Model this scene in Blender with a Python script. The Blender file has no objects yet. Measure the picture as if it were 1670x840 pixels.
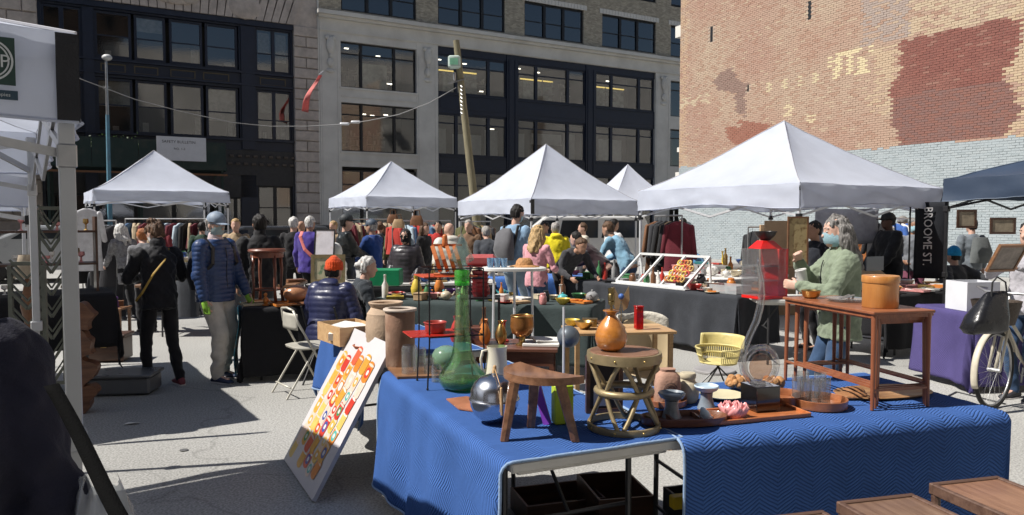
import bpy, bmesh, math, random
import numpy as np
from mathutils import Vector, Matrix, Euler, noise
from math import sin, cos, pi, sqrt, atan2, radians, hypot
random.seed(7)
RND = random.random
def U(a, b): return a + (b - a) * random.random()
SC = bpy.context.scene
COL = SC.collection
# ---------------------------------------------------------------- camera, world, sun, exposure
CF, CT, CH = 1200.0, math.atan(60 / 1200), 1.62
cd = bpy.data.cameras.new('camera'); cam = bpy.data.objects.new('camera', cd); COL.objects.link(cam)
cd.sensor_width = 36; cd.lens = 36 * CF / 1670; cd.clip_start = 0.05; cd.clip_end = 900
cam.location = (0, 0, CH); cam.rotation_euler = (pi / 2 - CT, 0, 0); SC.camera = cam
SUN_AZ = Vector((-0.98, -0.2)).normalized(); SUN_EL = radians(51)
w = bpy.data.worlds.new('World'); SC.world = w; w.use_nodes = True
nt = w.node_tree; bg = nt.nodes['Background']; sky = nt.nodes.new('ShaderNodeTexSky')
sky.sky_type = 'NISHITA'; sky.sun_disc = False; sky.sun_elevation = SUN_EL
sky.sun_rotation = atan2(SUN_AZ.x, SUN_AZ.y); sky.dust_density = 0.6; sky.ozone_density = 1.5
nt.links.new(sky.outputs[0], bg.inputs[0]); bg.inputs[1].default_value = 0.05
sl = bpy.data.lights.new('sun', 'SUN'); sl.energy = 5.0; sl.angle = radians(0.5); sl.color = (1, 0.955, 0.89)
so = bpy.data.objects.new('sun', sl); COL.objects.link(so)
sdir = Vector((SUN_AZ.x * cos(SUN_EL), SUN_AZ.y * cos(SUN_EL), sin(SUN_EL)))
so.rotation_euler = sdir.to_track_quat('Z', 'Y').to_euler(); so.location = (0, 0, 30)
SC.view_settings.view_transform = 'Standard'; SC.view_settings.look = 'None'
SC.view_settings.exposure = 0.5; SC.view_settings.gamma = 1
SC.cycles.transparent_max_bounces = 24; SC.cycles.max_bounces = 10
# ---------------------------------------------------------------- pixel to place
def ray(px, py):
    a = px - 835; b = -(py - 420)
    return Vector((a, cos(CT) * CF + b * sin(CT), -CF * sin(CT) + b * cos(CT)))
def G(px, py, h=0.0):
    r = ray(px, py); k = (h - CH) / r.z
    return Vector((r.x * k, r.y * k, h))
def D(px, py, d):
    r = ray(px, py); k = d / r.y
    return Vector((r.x * k, d, CH + r.z * k))
# ---------------------------------------------------------------- materials
MATS = {}
def nd(nt, t, **k):
    n = nt.nodes.new(t)
    for a, b in k.items(): setattr(n, a, b)
    return n
def mat(name, col, rough=0.6, metal=0.0, var=0.18, scale=5.0, bump=0.0, bscale=80.0, spec=0.5, coat=0.0,
        trans=0.0, ior=1.45, tl=0.0, emis=None, estr=0.0, sheen=0.0, stretch=(1, 1, 1), rvar=0.12, col2=None, dirt=0.0):
    if name in MATS: return MATS[name]
    m = bpy.data.materials.new(name); m.use_nodes = True; MATS[name] = m
    t = m.node_tree; P = t.nodes['Principled BSDF']; out = t.nodes['Material Output']; L = t.links.new
    tc = nd(t, 'ShaderNodeTexCoord'); mp = nd(t, 'ShaderNodeMapping'); mp.inputs['Scale'].default_value = stretch
    L(tc.outputs['Object'], mp.inputs[0])
    n1 = nd(t, 'ShaderNodeTexNoise'); n1.inputs['Scale'].default_value = scale; n1.inputs['Detail'].default_value = 6
    n1.inputs['Roughness'].default_value = 0.65; L(mp.outputs[0], n1.inputs['Vector'])
    cr = nd(t, 'ShaderNodeValToRGB'); e = cr.color_ramp.elements
    lo = [max(0, c * (1 - var)) for c in col]; hi = [min(1, c * (1 + var)) for c in (col2 or col)]
    e[0].position = 0.3; e[0].color = (*lo, 1); e[1].position = 0.7; e[1].color = (*hi, 1)
    L(n1.outputs[0], cr.inputs[0]); src = cr.outputs[0]
    if dirt:
        n3 = nd(t, 'ShaderNodeTexNoise'); n3.inputs['Scale'].default_value = scale * 0.37; n3.inputs['Detail'].default_value = 9
        L(tc.outputs['Object'], n3.inputs['Vector'])
        mr = nd(t, 'ShaderNodeMapRange'); mr.inputs[1].default_value = 0.48; mr.inputs[2].default_value = 0.75; mr.inputs[4].default_value = dirt
        L(n3.outputs[0], mr.inputs[0]); mx = nd(t, 'ShaderNodeMixRGB'); L(mr.outputs[0], mx.inputs[0]); L(src, mx.inputs[1])
        mx.inputs[2].default_value = (0.09, 0.075, 0.06, 1); src = mx.outputs[0]
    L(src, P.inputs['Base Color'])
    mr = nd(t, 'ShaderNodeMapRange'); mr.inputs[3].default_value = max(0.02, rough - rvar); mr.inputs[4].default_value = min(1, rough + rvar)
    L(n1.outputs[0], mr.inputs[0]); L(mr.outputs[0], P.inputs['Roughness'])
    P.inputs['Metallic'].default_value = metal; P.inputs['Specular IOR Level'].default_value = spec
    P.inputs['Coat Weight'].default_value = coat; P.inputs['Coat Roughness'].default_value = 0.12
    P.inputs['Transmission Weight'].default_value = trans; P.inputs['IOR'].default_value = ior
    if sheen: P.inputs['Sheen Weight'].default_value = sheen; P.inputs['Sheen Roughness'].default_value = 0.5
    if emis: P.inputs['Emission Color'].default_value = (*emis, 1); P.inputs['Emission Strength'].default_value = estr
    if bump:
        n2 = nd(t, 'ShaderNodeTexNoise'); n2.inputs['Scale'].default_value = bscale; n2.inputs['Detail'].default_value = 4
        L(mp.outputs[0], n2.inputs['Vector']); b = nd(t, 'ShaderNodeBump'); b.inputs['Strength'].default_value = bump
        b.inputs['Distance'].default_value = 0.01; L(n2.outputs[0], b.inputs['Height']); L(b.outputs[0], P.inputs['Normal'])
    if tl:
        tr = nd(t, 'ShaderNodeBsdfTranslucent'); L(src, tr.inputs[0]); ms = nd(t, 'ShaderNodeMixShader')
        ms.inputs[0].default_value = tl; L(P.outputs[0], ms.inputs[1]); L(tr.outputs[0], ms.inputs[2]); L(ms.outputs[0], out.inputs[0])
    return m
def fab(name, col, **k):
    d = dict(rough=0.85, var=0.16, scale=9, bump=0.35, bscale=140, spec=0.25, sheen=0.15); d.update(k); return mat(name, col, **d)
def wood(name, c1, c2, rough=0.45, ax=(1, 12, 12), coat=0.15, sc=2.2, bump=0.15, dirt=0.0):
    if name in MATS: return MATS[name]
    m = mat(name, c1, rough=rough, var=0.0, scale=sc, stretch=ax, coat=coat, bump=bump, bscale=18, rvar=0.1, dirt=dirt)
    cr = [n for n in m.node_tree.nodes if n.type == 'VALTORGB'][0]; e = cr.color_ramp.elements
    e[0].color = (*c1, 1); e[1].color = (*c2, 1); e[0].position = .36; e[1].position = .64
    return m
def glassm(name, col, rough=0.02, ior=1.45, dens=1.0):
    """thin real glass: mostly see-through with a tint, glossy by fresnel"""
    if name in MATS: return MATS[name]
    m = bpy.data.materials.new(name); m.use_nodes = True; MATS[name] = m; t = m.node_tree; L = t.links.new
    t.nodes.remove(t.nodes['Principled BSDF']); out = t.nodes['Material Output']
    tr = nd(t, 'ShaderNodeBsdfTransparent'); gl = nd(t, 'ShaderNodeBsdfGlossy'); gl.inputs['Roughness'].default_value = rough
    n = nd(t, 'ShaderNodeTexNoise'); n.inputs['Scale'].default_value = 14; tc = nd(t, 'ShaderNodeTexCoord'); L(tc.outputs['Object'], n.inputs[0])
    cr = nd(t, 'ShaderNodeValToRGB'); e = cr.color_ramp.elements; e[0].color = (*[c * .85 for c in col], 1); e[1].color = (*col, 1); L(n.outputs[0], cr.inputs[0])
    L(cr.outputs[0], tr.inputs[0]); fr = nd(t, 'ShaderNodeLayerWeight'); pw = nd(t, 'ShaderNodeMath', operation='POWER'); pw.inputs[1].default_value = 3.5; L(fr.outputs[1], pw.inputs[0])
    bu = nd(t, 'ShaderNodeBump'); bu.inputs['Strength'].default_value = 0.06; bu.inputs['Distance'].default_value = 0.01; L(n.outputs[0], bu.inputs['Height']); L(bu.outputs[0], gl.inputs['Normal'])
    mt = nd(t, 'ShaderNodeMath', operation='MULTIPLY_ADD'); L(pw.outputs[0], mt.inputs[0]); mt.inputs[1].default_value = .75; mt.use_clamp = True; mt.inputs[2].default_value = ((ior - 1) / (ior + 1)) ** 2 * 1.3
    ms = nd(t, 'ShaderNodeMixShader'); L(mt.outputs[0], ms.inputs[0]); L(tr.outputs[0], ms.inputs[1]); L(gl.outputs[0], ms.inputs[2])
    df = nd(t, 'ShaderNodeBsdfPrincipled'); df.inputs['Base Color'].default_value = (*[min(1, c * 0.8) for c in col], 1); df.inputs['Roughness'].default_value = .2
    m2 = nd(t, 'ShaderNodeMixShader'); m2.inputs[0].default_value = (dens - 1.0); L(ms.outputs[0], m2.inputs[1]); L(df.outputs[0], m2.inputs[2])
    L(m2.outputs[0], out.inputs[0]); return m
# ---------------------------------------------------------------- geometry
class Geo:
    def __init__(s): s.v = []; s.f = []; s.m = []; s.mi = 0
    def add(s, vs, fs):
        o = len(s.v); s.v += [tuple(v) for v in vs]; s.f += [tuple(i + o for i in f) for f in fs]; s.m += [s.mi] * len(fs); return s
    def box(s, c, size, rot=None, bev=0.0):
        x, y, z = [a / 2 for a in size]; c = Vector(c)
        R = rot if isinstance(rot, Matrix) else (Euler(rot).to_matrix() if rot else None)
        if bev > 0:
            b = min(bev, x * .6, y * .6, z * .6); vs = []
            for sx in (-1, 1):
                for sy in (-1, 1):
                    for sz in (-1, 1):
                        vs += [(sx * x, sy * (y - b), sz * (z - b)), (sx * (x - b), sy * y, sz * (z - b)), (sx * (x - b), sy * (y - b), sz * z)]
            def id(a, b_, c_, k): return ((a > 0) * 4 + (b_ > 0) * 2 + (c_ > 0)) * 3 + k
            fs = []
            for k in range(3):
                for sg in (-1, 1):
                    o = [(-1, -1), (1, -1), (1, 1), (-1, 1)]
                    q = []
                    for p in o:
                        t = [0, 0, 0]; t[k] = sg; t[(k + 1) % 3] = p[0]; t[(k + 2) % 3] = p[1]; q.append(id(*t, k))
                    fs.append(q if sg > 0 else q[::-1])
            for k in range(3):
                a, b2 = (k + 1) % 3, (k + 2) % 3
                for sa in (-1, 1):
                    for sb in (-1, 1):
                        q = []
                        for (sk, ax) in ((-1, a), (1, a), (1, b2), (-1, b2)):
                            t = [0, 0, 0]; t[k] = sk; t[a] = sa; t[b2] = sb; q.append(id(*t, ax))
                        fs.append(q if sa * sb > 0 else q[::-1])
            for sx in (-1, 1):
                for sy in (-1, 1):
                    for sz in (-1, 1):
                        q = [id(sx, sy, sz, 0), id(sx, sy, sz, 1), id(sx, sy, sz, 2)]
                        fs.append(q if sx * sy * sz > 0 else q[::-1])
        else:
            vs = [(sx * x, sy * y, sz * z) for sx in (-1, 1) for sy in (-1, 1) for sz in (-1, 1)]
            fs = [(0, 1, 3, 2), (4, 6, 7, 5), (0, 4, 5, 1), (2, 3, 7, 6), (0, 2, 6, 4), (1, 5, 7, 3)]
        vs = [Vector(v) for v in vs]
        if R: vs = [R @ v for v in vs]
        return s.add([v + c for v in vs], fs)
    def b2(s, x0, x1, y0, y1, z0, z1, bev=0): return s.box(((x0 + x1) / 2, (y0 + y1) / 2, (z0 + z1) / 2), (abs(x1 - x0), abs(y1 - y0), abs(z1 - z0)), bev=bev)
    def loft(s, rings, n=16, caps=True, pw=2.0):
        """rings: (centre, U, V) half-axes"""
        vs = []; fs = []
        for c, a, b in rings:
            for i in range(n):
                t = 2 * pi * i / n; ct, st = cos(t), sin(t)
                if pw != 2.0:
                    ct = math.copysign(abs(ct) ** (2 / pw), ct); st = math.copysign(abs(st) ** (2 / pw), st)
                vs.append(c + a * ct + b * st)
        for k in range(len(rings) - 1):
            for i in range(n):
                j = (i + 1) % n; fs.append((k * n + i, k * n + j, (k + 1) * n + j, (k + 1) * n + i))
        if caps: fs.append(tuple(range(n))[::-1]); fs.append(tuple((len(rings) - 1) * n + i for i in range(n)))
        return s.add(vs, fs)
    def tube(s, pts, r, n=8, caps=True, closed=False, flat=1.0):
        pts = [Vector(p) for p in pts]; rs = r if isinstance(r, (list, tuple)) else [r] * len(pts)
        m = len(pts); T = []
        for i in range(m):
            if closed: t = pts[(i + 1) % m] - pts[i - 1]
            else: t = pts[min(i + 1, m - 1)] - pts[max(i - 1, 0)]
            T.append(t.normalized() if t.length > 1e-9 else Vector((0, 0, 1)))
        u = T[0].orthogonal().normalized()
        if abs(T[0].z) < 0.9: u = T[0].cross(Vector((0, 0, 1))).normalized()
        rings = []
        for i in range(m):
            u = (u - T[i] * u.dot(T[i])); u = u.normalized() if u.length > 1e-6 else T[i].orthogonal().normalized()
            rings.append((pts[i], u * rs[i], T[i].cross(u) * rs[i] * flat))
        if closed: rings.append(rings[0])
        return s.loft(rings, n, caps and not closed)
    def bar(s, a, b, w, t=None, up=Vector((0, 0, 1)), bev=0):
        a = Vector(a); b = Vector(b); t = t or w; z = (b - a); L_ = z.length; z.normalize()
        x = z.cross(up)
        if x.length < 1e-4: x = Vector((1, 0, 0))
        x.normalize(); y = z.cross(x)
        R = Matrix((x, y, z)).transposed(); return s.box((a + b) / 2, (w, t, L_), R, bev)
    def cyl(s, c, r, h, n=20, r2=None, bev=0.0):
        c = Vector(c); r2 = r if r2 is None else r2
        p = [(0, 0), (r - bev, 0), (r, bev), (r2, h - bev), (r2 - bev, h), (0, h)] if bev else [(0, 0), (r, 0), (r2, h), (0, h)]
        return s.lathe(p, n, c)
    def lathe(s, prof, n=24, c=(0, 0, 0), sx=1.0, sy=1.0, fn=None):
        c = Vector(c); vs = []; fs = []; rows = []
        for (r, z) in prof:
            if abs(r) < 1e-6: rows.append([len(vs)]); vs.append(c + Vector((0, 0, z)))
            else:
                row = []
                for i in range(n):
                    t = 2 * pi * i / n; rr = r * (fn(t, z) if fn else 1)
                    row.append(len(vs)); vs.append(c + Vector((rr * cos(t) * sx, rr * sin(t) * sy, z)))
                rows.append(row)
        for a, b in zip(rows, rows[1:]):
            for i in range(n):
                j = (i + 1) % n
                if len(a) == 1 and len(b) == 1: break
                if len(a) == 1: fs.append((a[0], b[j], b[i]))
                elif len(b) == 1: fs.append((a[i], a[j], b[0]))
                else: fs.append((a[i], a[j], b[j], b[i]))
        return s.add(vs, fs)
    def ball(s, c, r, n=14, rot=None):
        r = Vector(r) if hasattr(r, '__len__') else Vector((r, r, r)); c = Vector(c); vs = []; fs = []; m = max(5, n // 2)
        R = Euler(rot).to_matrix() if isinstance(rot, tuple) else rot
        for k in range(m + 1):
            ph = pi * k / m
            for i in range(n):
                t = 2 * pi * i / n; v = Vector((r.x * sin(ph) * cos(t), r.y * sin(ph) * sin(t), -r.z * cos(ph)))
                if k in (0, m) and i: continue
                if R: v = R @ v
                vs.append(c + v)
        idx = lambda k, i: 0 if k == 0 else (len(vs) - 1 if k == m else 1 + (k - 1) * n + i % n)
        for k in range(m):
            for i in range(n):
                q = [idx(k, i), idx(k, i + 1), idx(k + 1, i + 1), idx(k + 1, i)]
                q2 = []
                for a in q:
                    if a not in q2: q2.append(a)
                fs.append(q2)
        return s.add(vs, fs)
    def cap(s, a, b, ra, rb, n=12):
        a = Vector(a); b = Vector(b); z = b - a; L_ = z.length
        if L_ < 1e-5: return s.ball(a, ra, n)
        z.normalize(); u = z.orthogonal().normalized(); v = z.cross(u); rings = []
        for k in (0.04, .4, .75): t = pi / 2 * (1 - k); rings.append((a - z * ra * sin(t), u * ra * cos(t), v * ra * cos(t)))
        rings.append((a, u * ra, v * ra)); rings.append((b, u * rb, v * rb))
        for k in (.75, .4, .04): t = pi / 2 * (1 - k); rings.append((b + z * rb * sin(t), u * rb * cos(t), v * rb * cos(t)))
        return s.loft(rings, n)
    def prism(s, poly, z0, z1, M4=None):
        n = len(poly); vs = [Vector((x, y, z0)) for x, y in poly] + [Vector((x, y, z1)) for x, y in poly]
        if M4: vs = [M4 @ v for v in vs]
        fs = [tuple(range(n))[::-1], tuple(range(n, 2 * n))] + [(i, (i + 1) % n, n + (i + 1) % n, n + i) for i in range(n)]
        return s.add(vs, fs)
    def grid(s, fn, nu, nv):
        vs = [fn(i / nu, j / nv) for j in range(nv + 1) for i in range(nu + 1)]
        fs = [(j * (nu + 1) + i, j * (nu + 1) + i + 1, (j + 1) * (nu + 1) + i + 1, (j + 1) * (nu + 1) + i) for j in range(nv) for i in range(nu)]
        return s.add(vs, fs)
    def mesh(s, name):
        me = bpy.data.meshes.new(name); me.from_pydata([tuple(v) for v in s.v], [], s.f)
        if any(s.m): me.polygons.foreach_set('material_index', s.m)
        return me
def link(o, parent=None):
    COL.objects.link(o)
    if parent is not None: o.parent = parent
    return o
def obj(name, g, m, parent=None, smooth=False, fix=False, sol=0.0):
    me = g if isinstance(g, bpy.types.Mesh) else g.mesh(name)
    for x in (m if isinstance(m, (list, tuple)) else [m]): me.materials.append(x)
    if fix:
        bm = bmesh.new(); bm.from_mesh(me); bmesh.ops.recalc_face_normals(bm, faces=bm.faces); bm.to_mesh(me); bm.free()
    if smooth:
        me.polygons.foreach_set('use_smooth', [True] * len(me.polygons))
        if smooth != 'all':
            try: me.set_sharp_from_angle(angle=radians(42 if smooth is True else smooth))
            except Exception: pass
    o = bpy.data.objects.new(name, me); link(o, parent)
    if sol: md = o.modifiers.new('s', 'SOLIDIFY'); md.thickness = sol; md.offset = 0
    return o
def tag(o, label=None, cat=None, group=None, kind=None):
    if label: o['label'] = label
    if cat: o['category'] = cat
    if group: o['group'] = group
    if kind: o['kind'] = kind
    return o
def thing(name, label, cat, loc=(0, 0, 0), rz=0.0, group=None):
    o = bpy.data.objects.new(name, None); COL.objects.link(o); o.location = loc; o.rotation_euler = (0, 0, rz); o.empty_display_size = .1
    return tag(o, label, cat, group)
def one(name, g, m, label, cat, loc=(0, 0, 0), rz=0.0, group=None, smooth=True, fix=False, sol=0.0, rot=None):
    o = obj(name, g, m, None, smooth, fix, sol); o.location = loc; o.rotation_euler = rot or (0, 0, rz); return tag(o, label, cat, group)
def copy_tree(o, loc=None, rz=None, label=None, parent=None):
    kids = [c for c in bpy.data.objects if c.parent == o] if parent is None else list(o.children)
    c = o.copy(); COL.objects.link(c)
    if parent is not None: c.parent = parent
    if loc is not None: c.location = loc
    if rz is not None: c.rotation_euler = (0, 0, rz)
    if label: c['label'] = label
    for k in list(o.children): copy_tree(k, parent=c)
    return c
# ---------------------------------------------------------------- shared materials
M_asph = mat('asphalt', (0.37, 0.365, 0.345), rough=0.9, var=0.12, scale=1.1, bump=0.5, bscale=220, spec=0.2)
def asphalt_detail(m):
    t = m.node_tree; L = t.links.new; P = t.nodes['Principled BSDF']; tc = [n for n in t.nodes if n.type == 'TEX_COORD'][0]
    base = P.inputs['Base Color'].links[0].from_socket
    n = nd(t, 'ShaderNodeTexNoise'); n.inputs['Scale'].default_value = 70; n.inputs['Detail'].default_value = 3; L(tc.outputs['Object'], n.inputs[0])
    mr = nd(t, 'ShaderNodeMapRange'); mr.inputs[1].default_value = .35; mr.inputs[2].default_value = .65; mr.inputs[3].default_value = .68; mr.inputs[4].default_value = 1.25; L(n.outputs[0], mr.inputs[0])
    mx = nd(t, 'ShaderNodeMixRGB', blend_type='MULTIPLY'); mx.inputs[0].default_value = 1; L(base, mx.inputs[1]); L(mr.outputs[0], mx.inputs[2])
    v = nd(t, 'ShaderNodeTexVoronoi', feature='DISTANCE_TO_EDGE'); v.inputs['Scale'].default_value = .33
    w2 = nd(t, 'ShaderNodeTexNoise'); w2.inputs['Scale'].default_value = 2.5; L(tc.outputs['Object'], w2.inputs[0])
    ad = nd(t, 'ShaderNodeMixRGB', blend_type='ADD'); ad.inputs[0].default_value = .5; L(tc.outputs['Object'], ad.inputs[1]); L(w2.outputs[1], ad.inputs[2]); L(ad.outputs[0], v.inputs['Vector'])
    m3 = nd(t, 'ShaderNodeMapRange'); m3.inputs[1].default_value = .0; m3.inputs[2].default_value = .006; m3.inputs[3].default_value = .78; m3.inputs[4].default_value = 1; L(v.outputs[0], m3.inputs[0])
    m4 = nd(t, 'ShaderNodeMixRGB', blend_type='MULTIPLY'); m4.inputs[0].default_value = 1; L(mx.outputs[0], m4.inputs[1]); L(m3.outputs[0], m4.inputs[2])
    s = nd(t, 'ShaderNodeTexNoise'); s.inputs['Scale'].default_value = .55; s.inputs['Detail'].default_value = 8; L(tc.outputs['Object'], s.inputs[0])
    m5 = nd(t, 'ShaderNodeMapRange'); m5.inputs[1].default_value = .4; m5.inputs[2].default_value = .7; m5.inputs[3].default_value = 1.05; m5.inputs[4].default_value = .72; L(s.outputs[0], m5.inputs[0])
    m6 = nd(t, 'ShaderNodeMixRGB', blend_type='MULTIPLY'); m6.inputs[0].default_value = 1; L(m4.outputs[0], m6.inputs[1]); L(m5.outputs[0], m6.inputs[2]); L(m6.outputs[0], P.inputs['Base Color'])
asphalt_detail(M_asph)
M_road = mat('road asphalt', (0.11, 0.11, 0.11), rough=.9, var=.2, scale=1.5, bump=.4)
M_conc = mat('concrete', (0.36, 0.35, 0.33), rough=.85, var=.15, scale=2, bump=.3)
M_tent = mat('white tent fabric', (0.62, 0.66, 0.76), rough=0.62, var=0.05, scale=2.5, bump=0.55, bscale=4, spec=0.3, tl=0.36, dirt=.06)
M_valance = M_tent
M_alu = mat('white painted aluminium', (0.62, 0.63, 0.65), rough=0.4, metal=0.3, var=0.08)
M_steel = mat('grey steel', (0.42, 0.42, 0.42), rough=0.38, metal=0.8)
M_blkm = mat('black metal', (0.02, 0.02, 0.022), rough=0.4, metal=0.3)
M_blkcloth = fab('black tablecloth', (0.012, 0.012, 0.014), bscale=60, sheen=.05)
M_charcloth = fab('charcoal tablecloth', (0.035, 0.038, 0.045), bscale=60, sheen=.05)
M_plast = mat('off white table plastic', (0.55, 0.54, 0.50), rough=.5, var=.08, bump=.1, dirt=.15)
M_teak = wood('teak', (0.20, 0.062, 0.028), (0.30, 0.10, 0.042), ax=(9, 9, 1.2), coat=.25)
M_teakx = wood('teak top', (0.20, 0.065, 0.028), (0.31, 0.11, 0.045), ax=(1.5, 14, 14), coat=.3)
M_dark = wood('dark wood', (0.045, 0.02, 0.012), (0.085, 0.038, 0.02), coat=.25)
M_mid = wood('brown wood', (0.16, 0.075, 0.035), (0.25, 0.125, 0.06), coat=.2)
M_light = wood('pale wood', (0.42, 0.25, 0.12), (0.55, 0.36, 0.18), coat=.1)
M_card = mat('cardboard', (0.40, 0.27, 0.16), rough=.85, var=.12, scale=6)
M_brass = mat('brass', (0.55, 0.38, 0.14), rough=.32, metal=1, var=.25, scale=12)
M_gold = mat('dull gold paint', (0.30, 0.235, 0.13), rough=.45, metal=.45, var=.25, scale=14)
M_glass = glassm('clear glass', (0.97, 0.98, 0.98), dens=1.05)
M_white = mat('white ceramic', (0.68, 0.67, 0.64), rough=.3, var=.06)
M_paper = mat('paper', (0.68, 0.67, 0.63), rough=.9, var=.08)
M_blk = mat('black plastic', (0.015, 0.015, 0.017), rough=.45)
def skinm(k): 
    c = {'pale': (0.55, 0.34, 0.26), 'tan': (0.42, 0.24, 0.16), 'dark': (0.10, 0.05, 0.032), 'mid': (0.25, 0.13, 0.08)}[k]
    return mat('skin ' + k, c, rough=.55, var=.12, scale=18, bump=.1, bscale=150)
# ---------------------------------------------------------------- ground
M_lot = M_asph
g = Geo(); g.grid(lambda u, v: Vector((-150 + 300 * u, -60 + 260 * v, 0)), 6, 6)
tag(obj('ground', g, M_lot), kind='structure')
FAX = Vector((0.87463, 0.48479, 0)); FAY = Vector((-0.48479, 0.87463, 0)); FA0 = Vector((-10.459, 46, 0))
FRZ = atan2(0.48479, 0.87463)
def fac_struct(name, g, m):
    o = obj(name, g, m); o.location = FA0; o.rotation_euler = (0, 0, FRZ); return tag(o, kind='structure')
g = Geo(); g.b2(-70, 90, -17, -4.2, -.2, .004); fac_struct('street', g, M_road)
g = Geo(); g.b2(-70, 90, -4.05, -.05, -.2, .14); fac_struct('pavement', g, M_conc)
g = Geo(); g.b2(-70, 90, -4.2, -4.05, -.2, .15); fac_struct('kerb', g, mat('kerb stone', (.42, .41, .39), rough=.8))
# ---------------------------------------------------------------- buildings across the street
M_cream = mat('cream painted iron', (0.66, 0.64, 0.59), rough=.6, var=.08, scale=1.2, bump=.15, dirt=.25)
M_navy = mat('navy painted iron', (0.012, 0.018, 0.036), rough=.45, var=.2, scale=2, bump=.1)
M_fr = mat('dark window frame', (0.010, 0.011, 0.014), rough=.45)
M_tanb = mat('tan brick', (0.42, 0.39, 0.32), rough=.85, var=.15, scale=4)
M_stone = mat('weathered limestone', (0.50, 0.44, 0.39), rough=.85, var=.18, scale=3, bump=.4, bscale=30, dirt=.35)
M_int = mat('dark interior', (0.035, 0.033, 0.03), rough=.9)
M_blind = mat('window blind', (0.60, 0.59, 0.55), rough=.9)
M_lamp = mat('warm strip lamp', (1, .8, .4), emis=(1.0, .72, .18), estr=1.1)
M_lampw = mat('white ceiling lamp', (1, .95, .9), emis=(1.0, .9, .75), estr=4)
M_pane = glassm('window pane', (0.60, 0.62, 0.61), rough=.01, ior=2.2)
def brickify(m, sx, sy, c2, mort):
    t = m.node_tree; L = t.links.new; P = t.nodes['Principled BSDF']; tc = [n for n in t.nodes if n.type == 'TEX_COORD'][0]
    sp = nd(t, 'ShaderNodeSeparateXYZ'); L(tc.outputs['Object'], sp.inputs[0]); cb = nd(t, 'ShaderNodeCombineXYZ'); L(sp.outputs[0], cb.inputs[0]); L(sp.outputs[2], cb.inputs[1])
    b = nd(t, 'ShaderNodeTexBrick'); b.inputs['Scale'].default_value = 1; b.inputs['Brick Width'].default_value = sx; b.inputs['Row Height'].default_value = sy; b.inputs['Mortar Size'].default_value = .008
    b.inputs['Color1'].default_value = (1.15, 1.1, 1.05, 1); b.inputs['Color2'].default_value = (*c2, 1); b.inputs['Mortar'].default_value = (*mort, 1); L(cb.outputs[0], b.inputs[0])
    base = P.inputs['Base Color'].links[0].from_socket; mx = nd(t, 'ShaderNodeMixRGB', blend_type='MULTIPLY'); mx.inputs[0].default_value = 1; L(base, mx.inputs[1]); L(b.outputs[0], mx.inputs[2]); L(mx.outputs[0], P.inputs['Base Color'])
    bu = nd(t, 'ShaderNodeBump'); bu.inputs['Distance'].default_value = .01; bu.inputs['Strength'].default_value = .6; bu.invert = True; L(b.outputs[1], bu.inputs['Height']); L(bu.outputs[0], P.inputs['Normal'])
brickify(M_tanb, .23, .08, (.7, .68, .66), (.75, .75, .72))
def bpart(name, g, m, root, **k): return obj(name, g, m, root, **k)
def window(root, x0, x1, z0, z1, cols, ydep=.25, transom=None, mid=None, fw=.09, framem=None, kind=''):
    """a window: frame part, panes as sub-parts. cols = list of relative widths"""
    g = Geo(); framem = framem or M_fr
    g.b2(x0, x0 + fw, ydep - .06, ydep + .08, z0, z1); g.b2(x1 - fw, x1, ydep - .06, ydep + .08, z0, z1)
    g.b2(x0 + fw, x1 - fw, ydep - .058, ydep + .078, z1 - fw, z1); g.b2(x0 + fw, x1 - fw, ydep - .058, ydep + .078, z0, z0 + fw)
    tot = sum(cols); x = x0 + fw; W = (x1 - x0 - 2 * fw); xs = [x]
    for c in cols[:-1]:
        x += W * c / tot; g.b2(x - fw * .9, x + fw * .9, ydep - .1, ydep + .076, z0 + fw, z1 - fw); xs.append(x)
    xs.append(x1 - fw)
    if transom: g.b2(x0 + fw, x1 - fw, ydep - .05, ydep + .07, transom - .04, transom + .04)
    if mid: g.b2(x0 + fw, x1 - fw, ydep - .045, ydep + .065, mid - .03, mid + .03)
    f = bpart('window_frame', g, framem, root)
    for a, b in zip(xs, xs[1:]):
        zs = [z0 + fw] + ([mid] if mid else []) + ([transom] if transom else []) + [z1 - fw]
        for za, zb in zip(zs, zs[1:]):
            q = Geo(); s = U(-.012, .012); s2 = U(-.008, .008)
            q.add([(a, ydep + s, za), (b, ydep - s, za), (b, ydep - s + s2, zb), (a, ydep + s + s2, zb)], [(0, 1, 2, 3)])
            bpart('pane', q, M_pane, f)
    return f
# --- cream and navy building
B1 = thing('cream_building', 'cream iron-fronted building with navy window bays behind the market tents', 'building', FA0, FRZ)
g = Geo(); g.b2(-1.45, 45, 4.5, 16, 0, 26); g.b2(-1.45, 45, .6, 4.5, 17.5, 26)
for z in (5.0, 9.35, 13.5, 17.4): g.b2(-1.4, 34, .62, 4.5, z - .12, z + .12)
for x in (-1.2, 5.6, 25.6, 33.9): g.b2(x - .12, x + .12, .62, 4.49, 0, 17.3)
bpart('inner_wall', g, M_int, B1)
def pil(x0, x1, z0, z1, y=0.0):
    g = Geo(); g.b2(x0, x1, y, .6, z0, z1); w_ = x1 - x0
    g.b2(x0 + .12, x0 + .22, y - .03, y, z0 + .3, z1 - .8); g.b2(x1 - .22, x1 - .12, y - .03, y, z0 + .3, z1 - .8)
    g.b2(x0 + .22, x1 - .22, y - .03, y, z0 + .3, z0 + .4); g.b2(x0 + .22, x1 - .22, y - .03, y, z1 - .9, z1 - .8)
    return bpart('pilaster', g, M_cream, B1)
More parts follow.
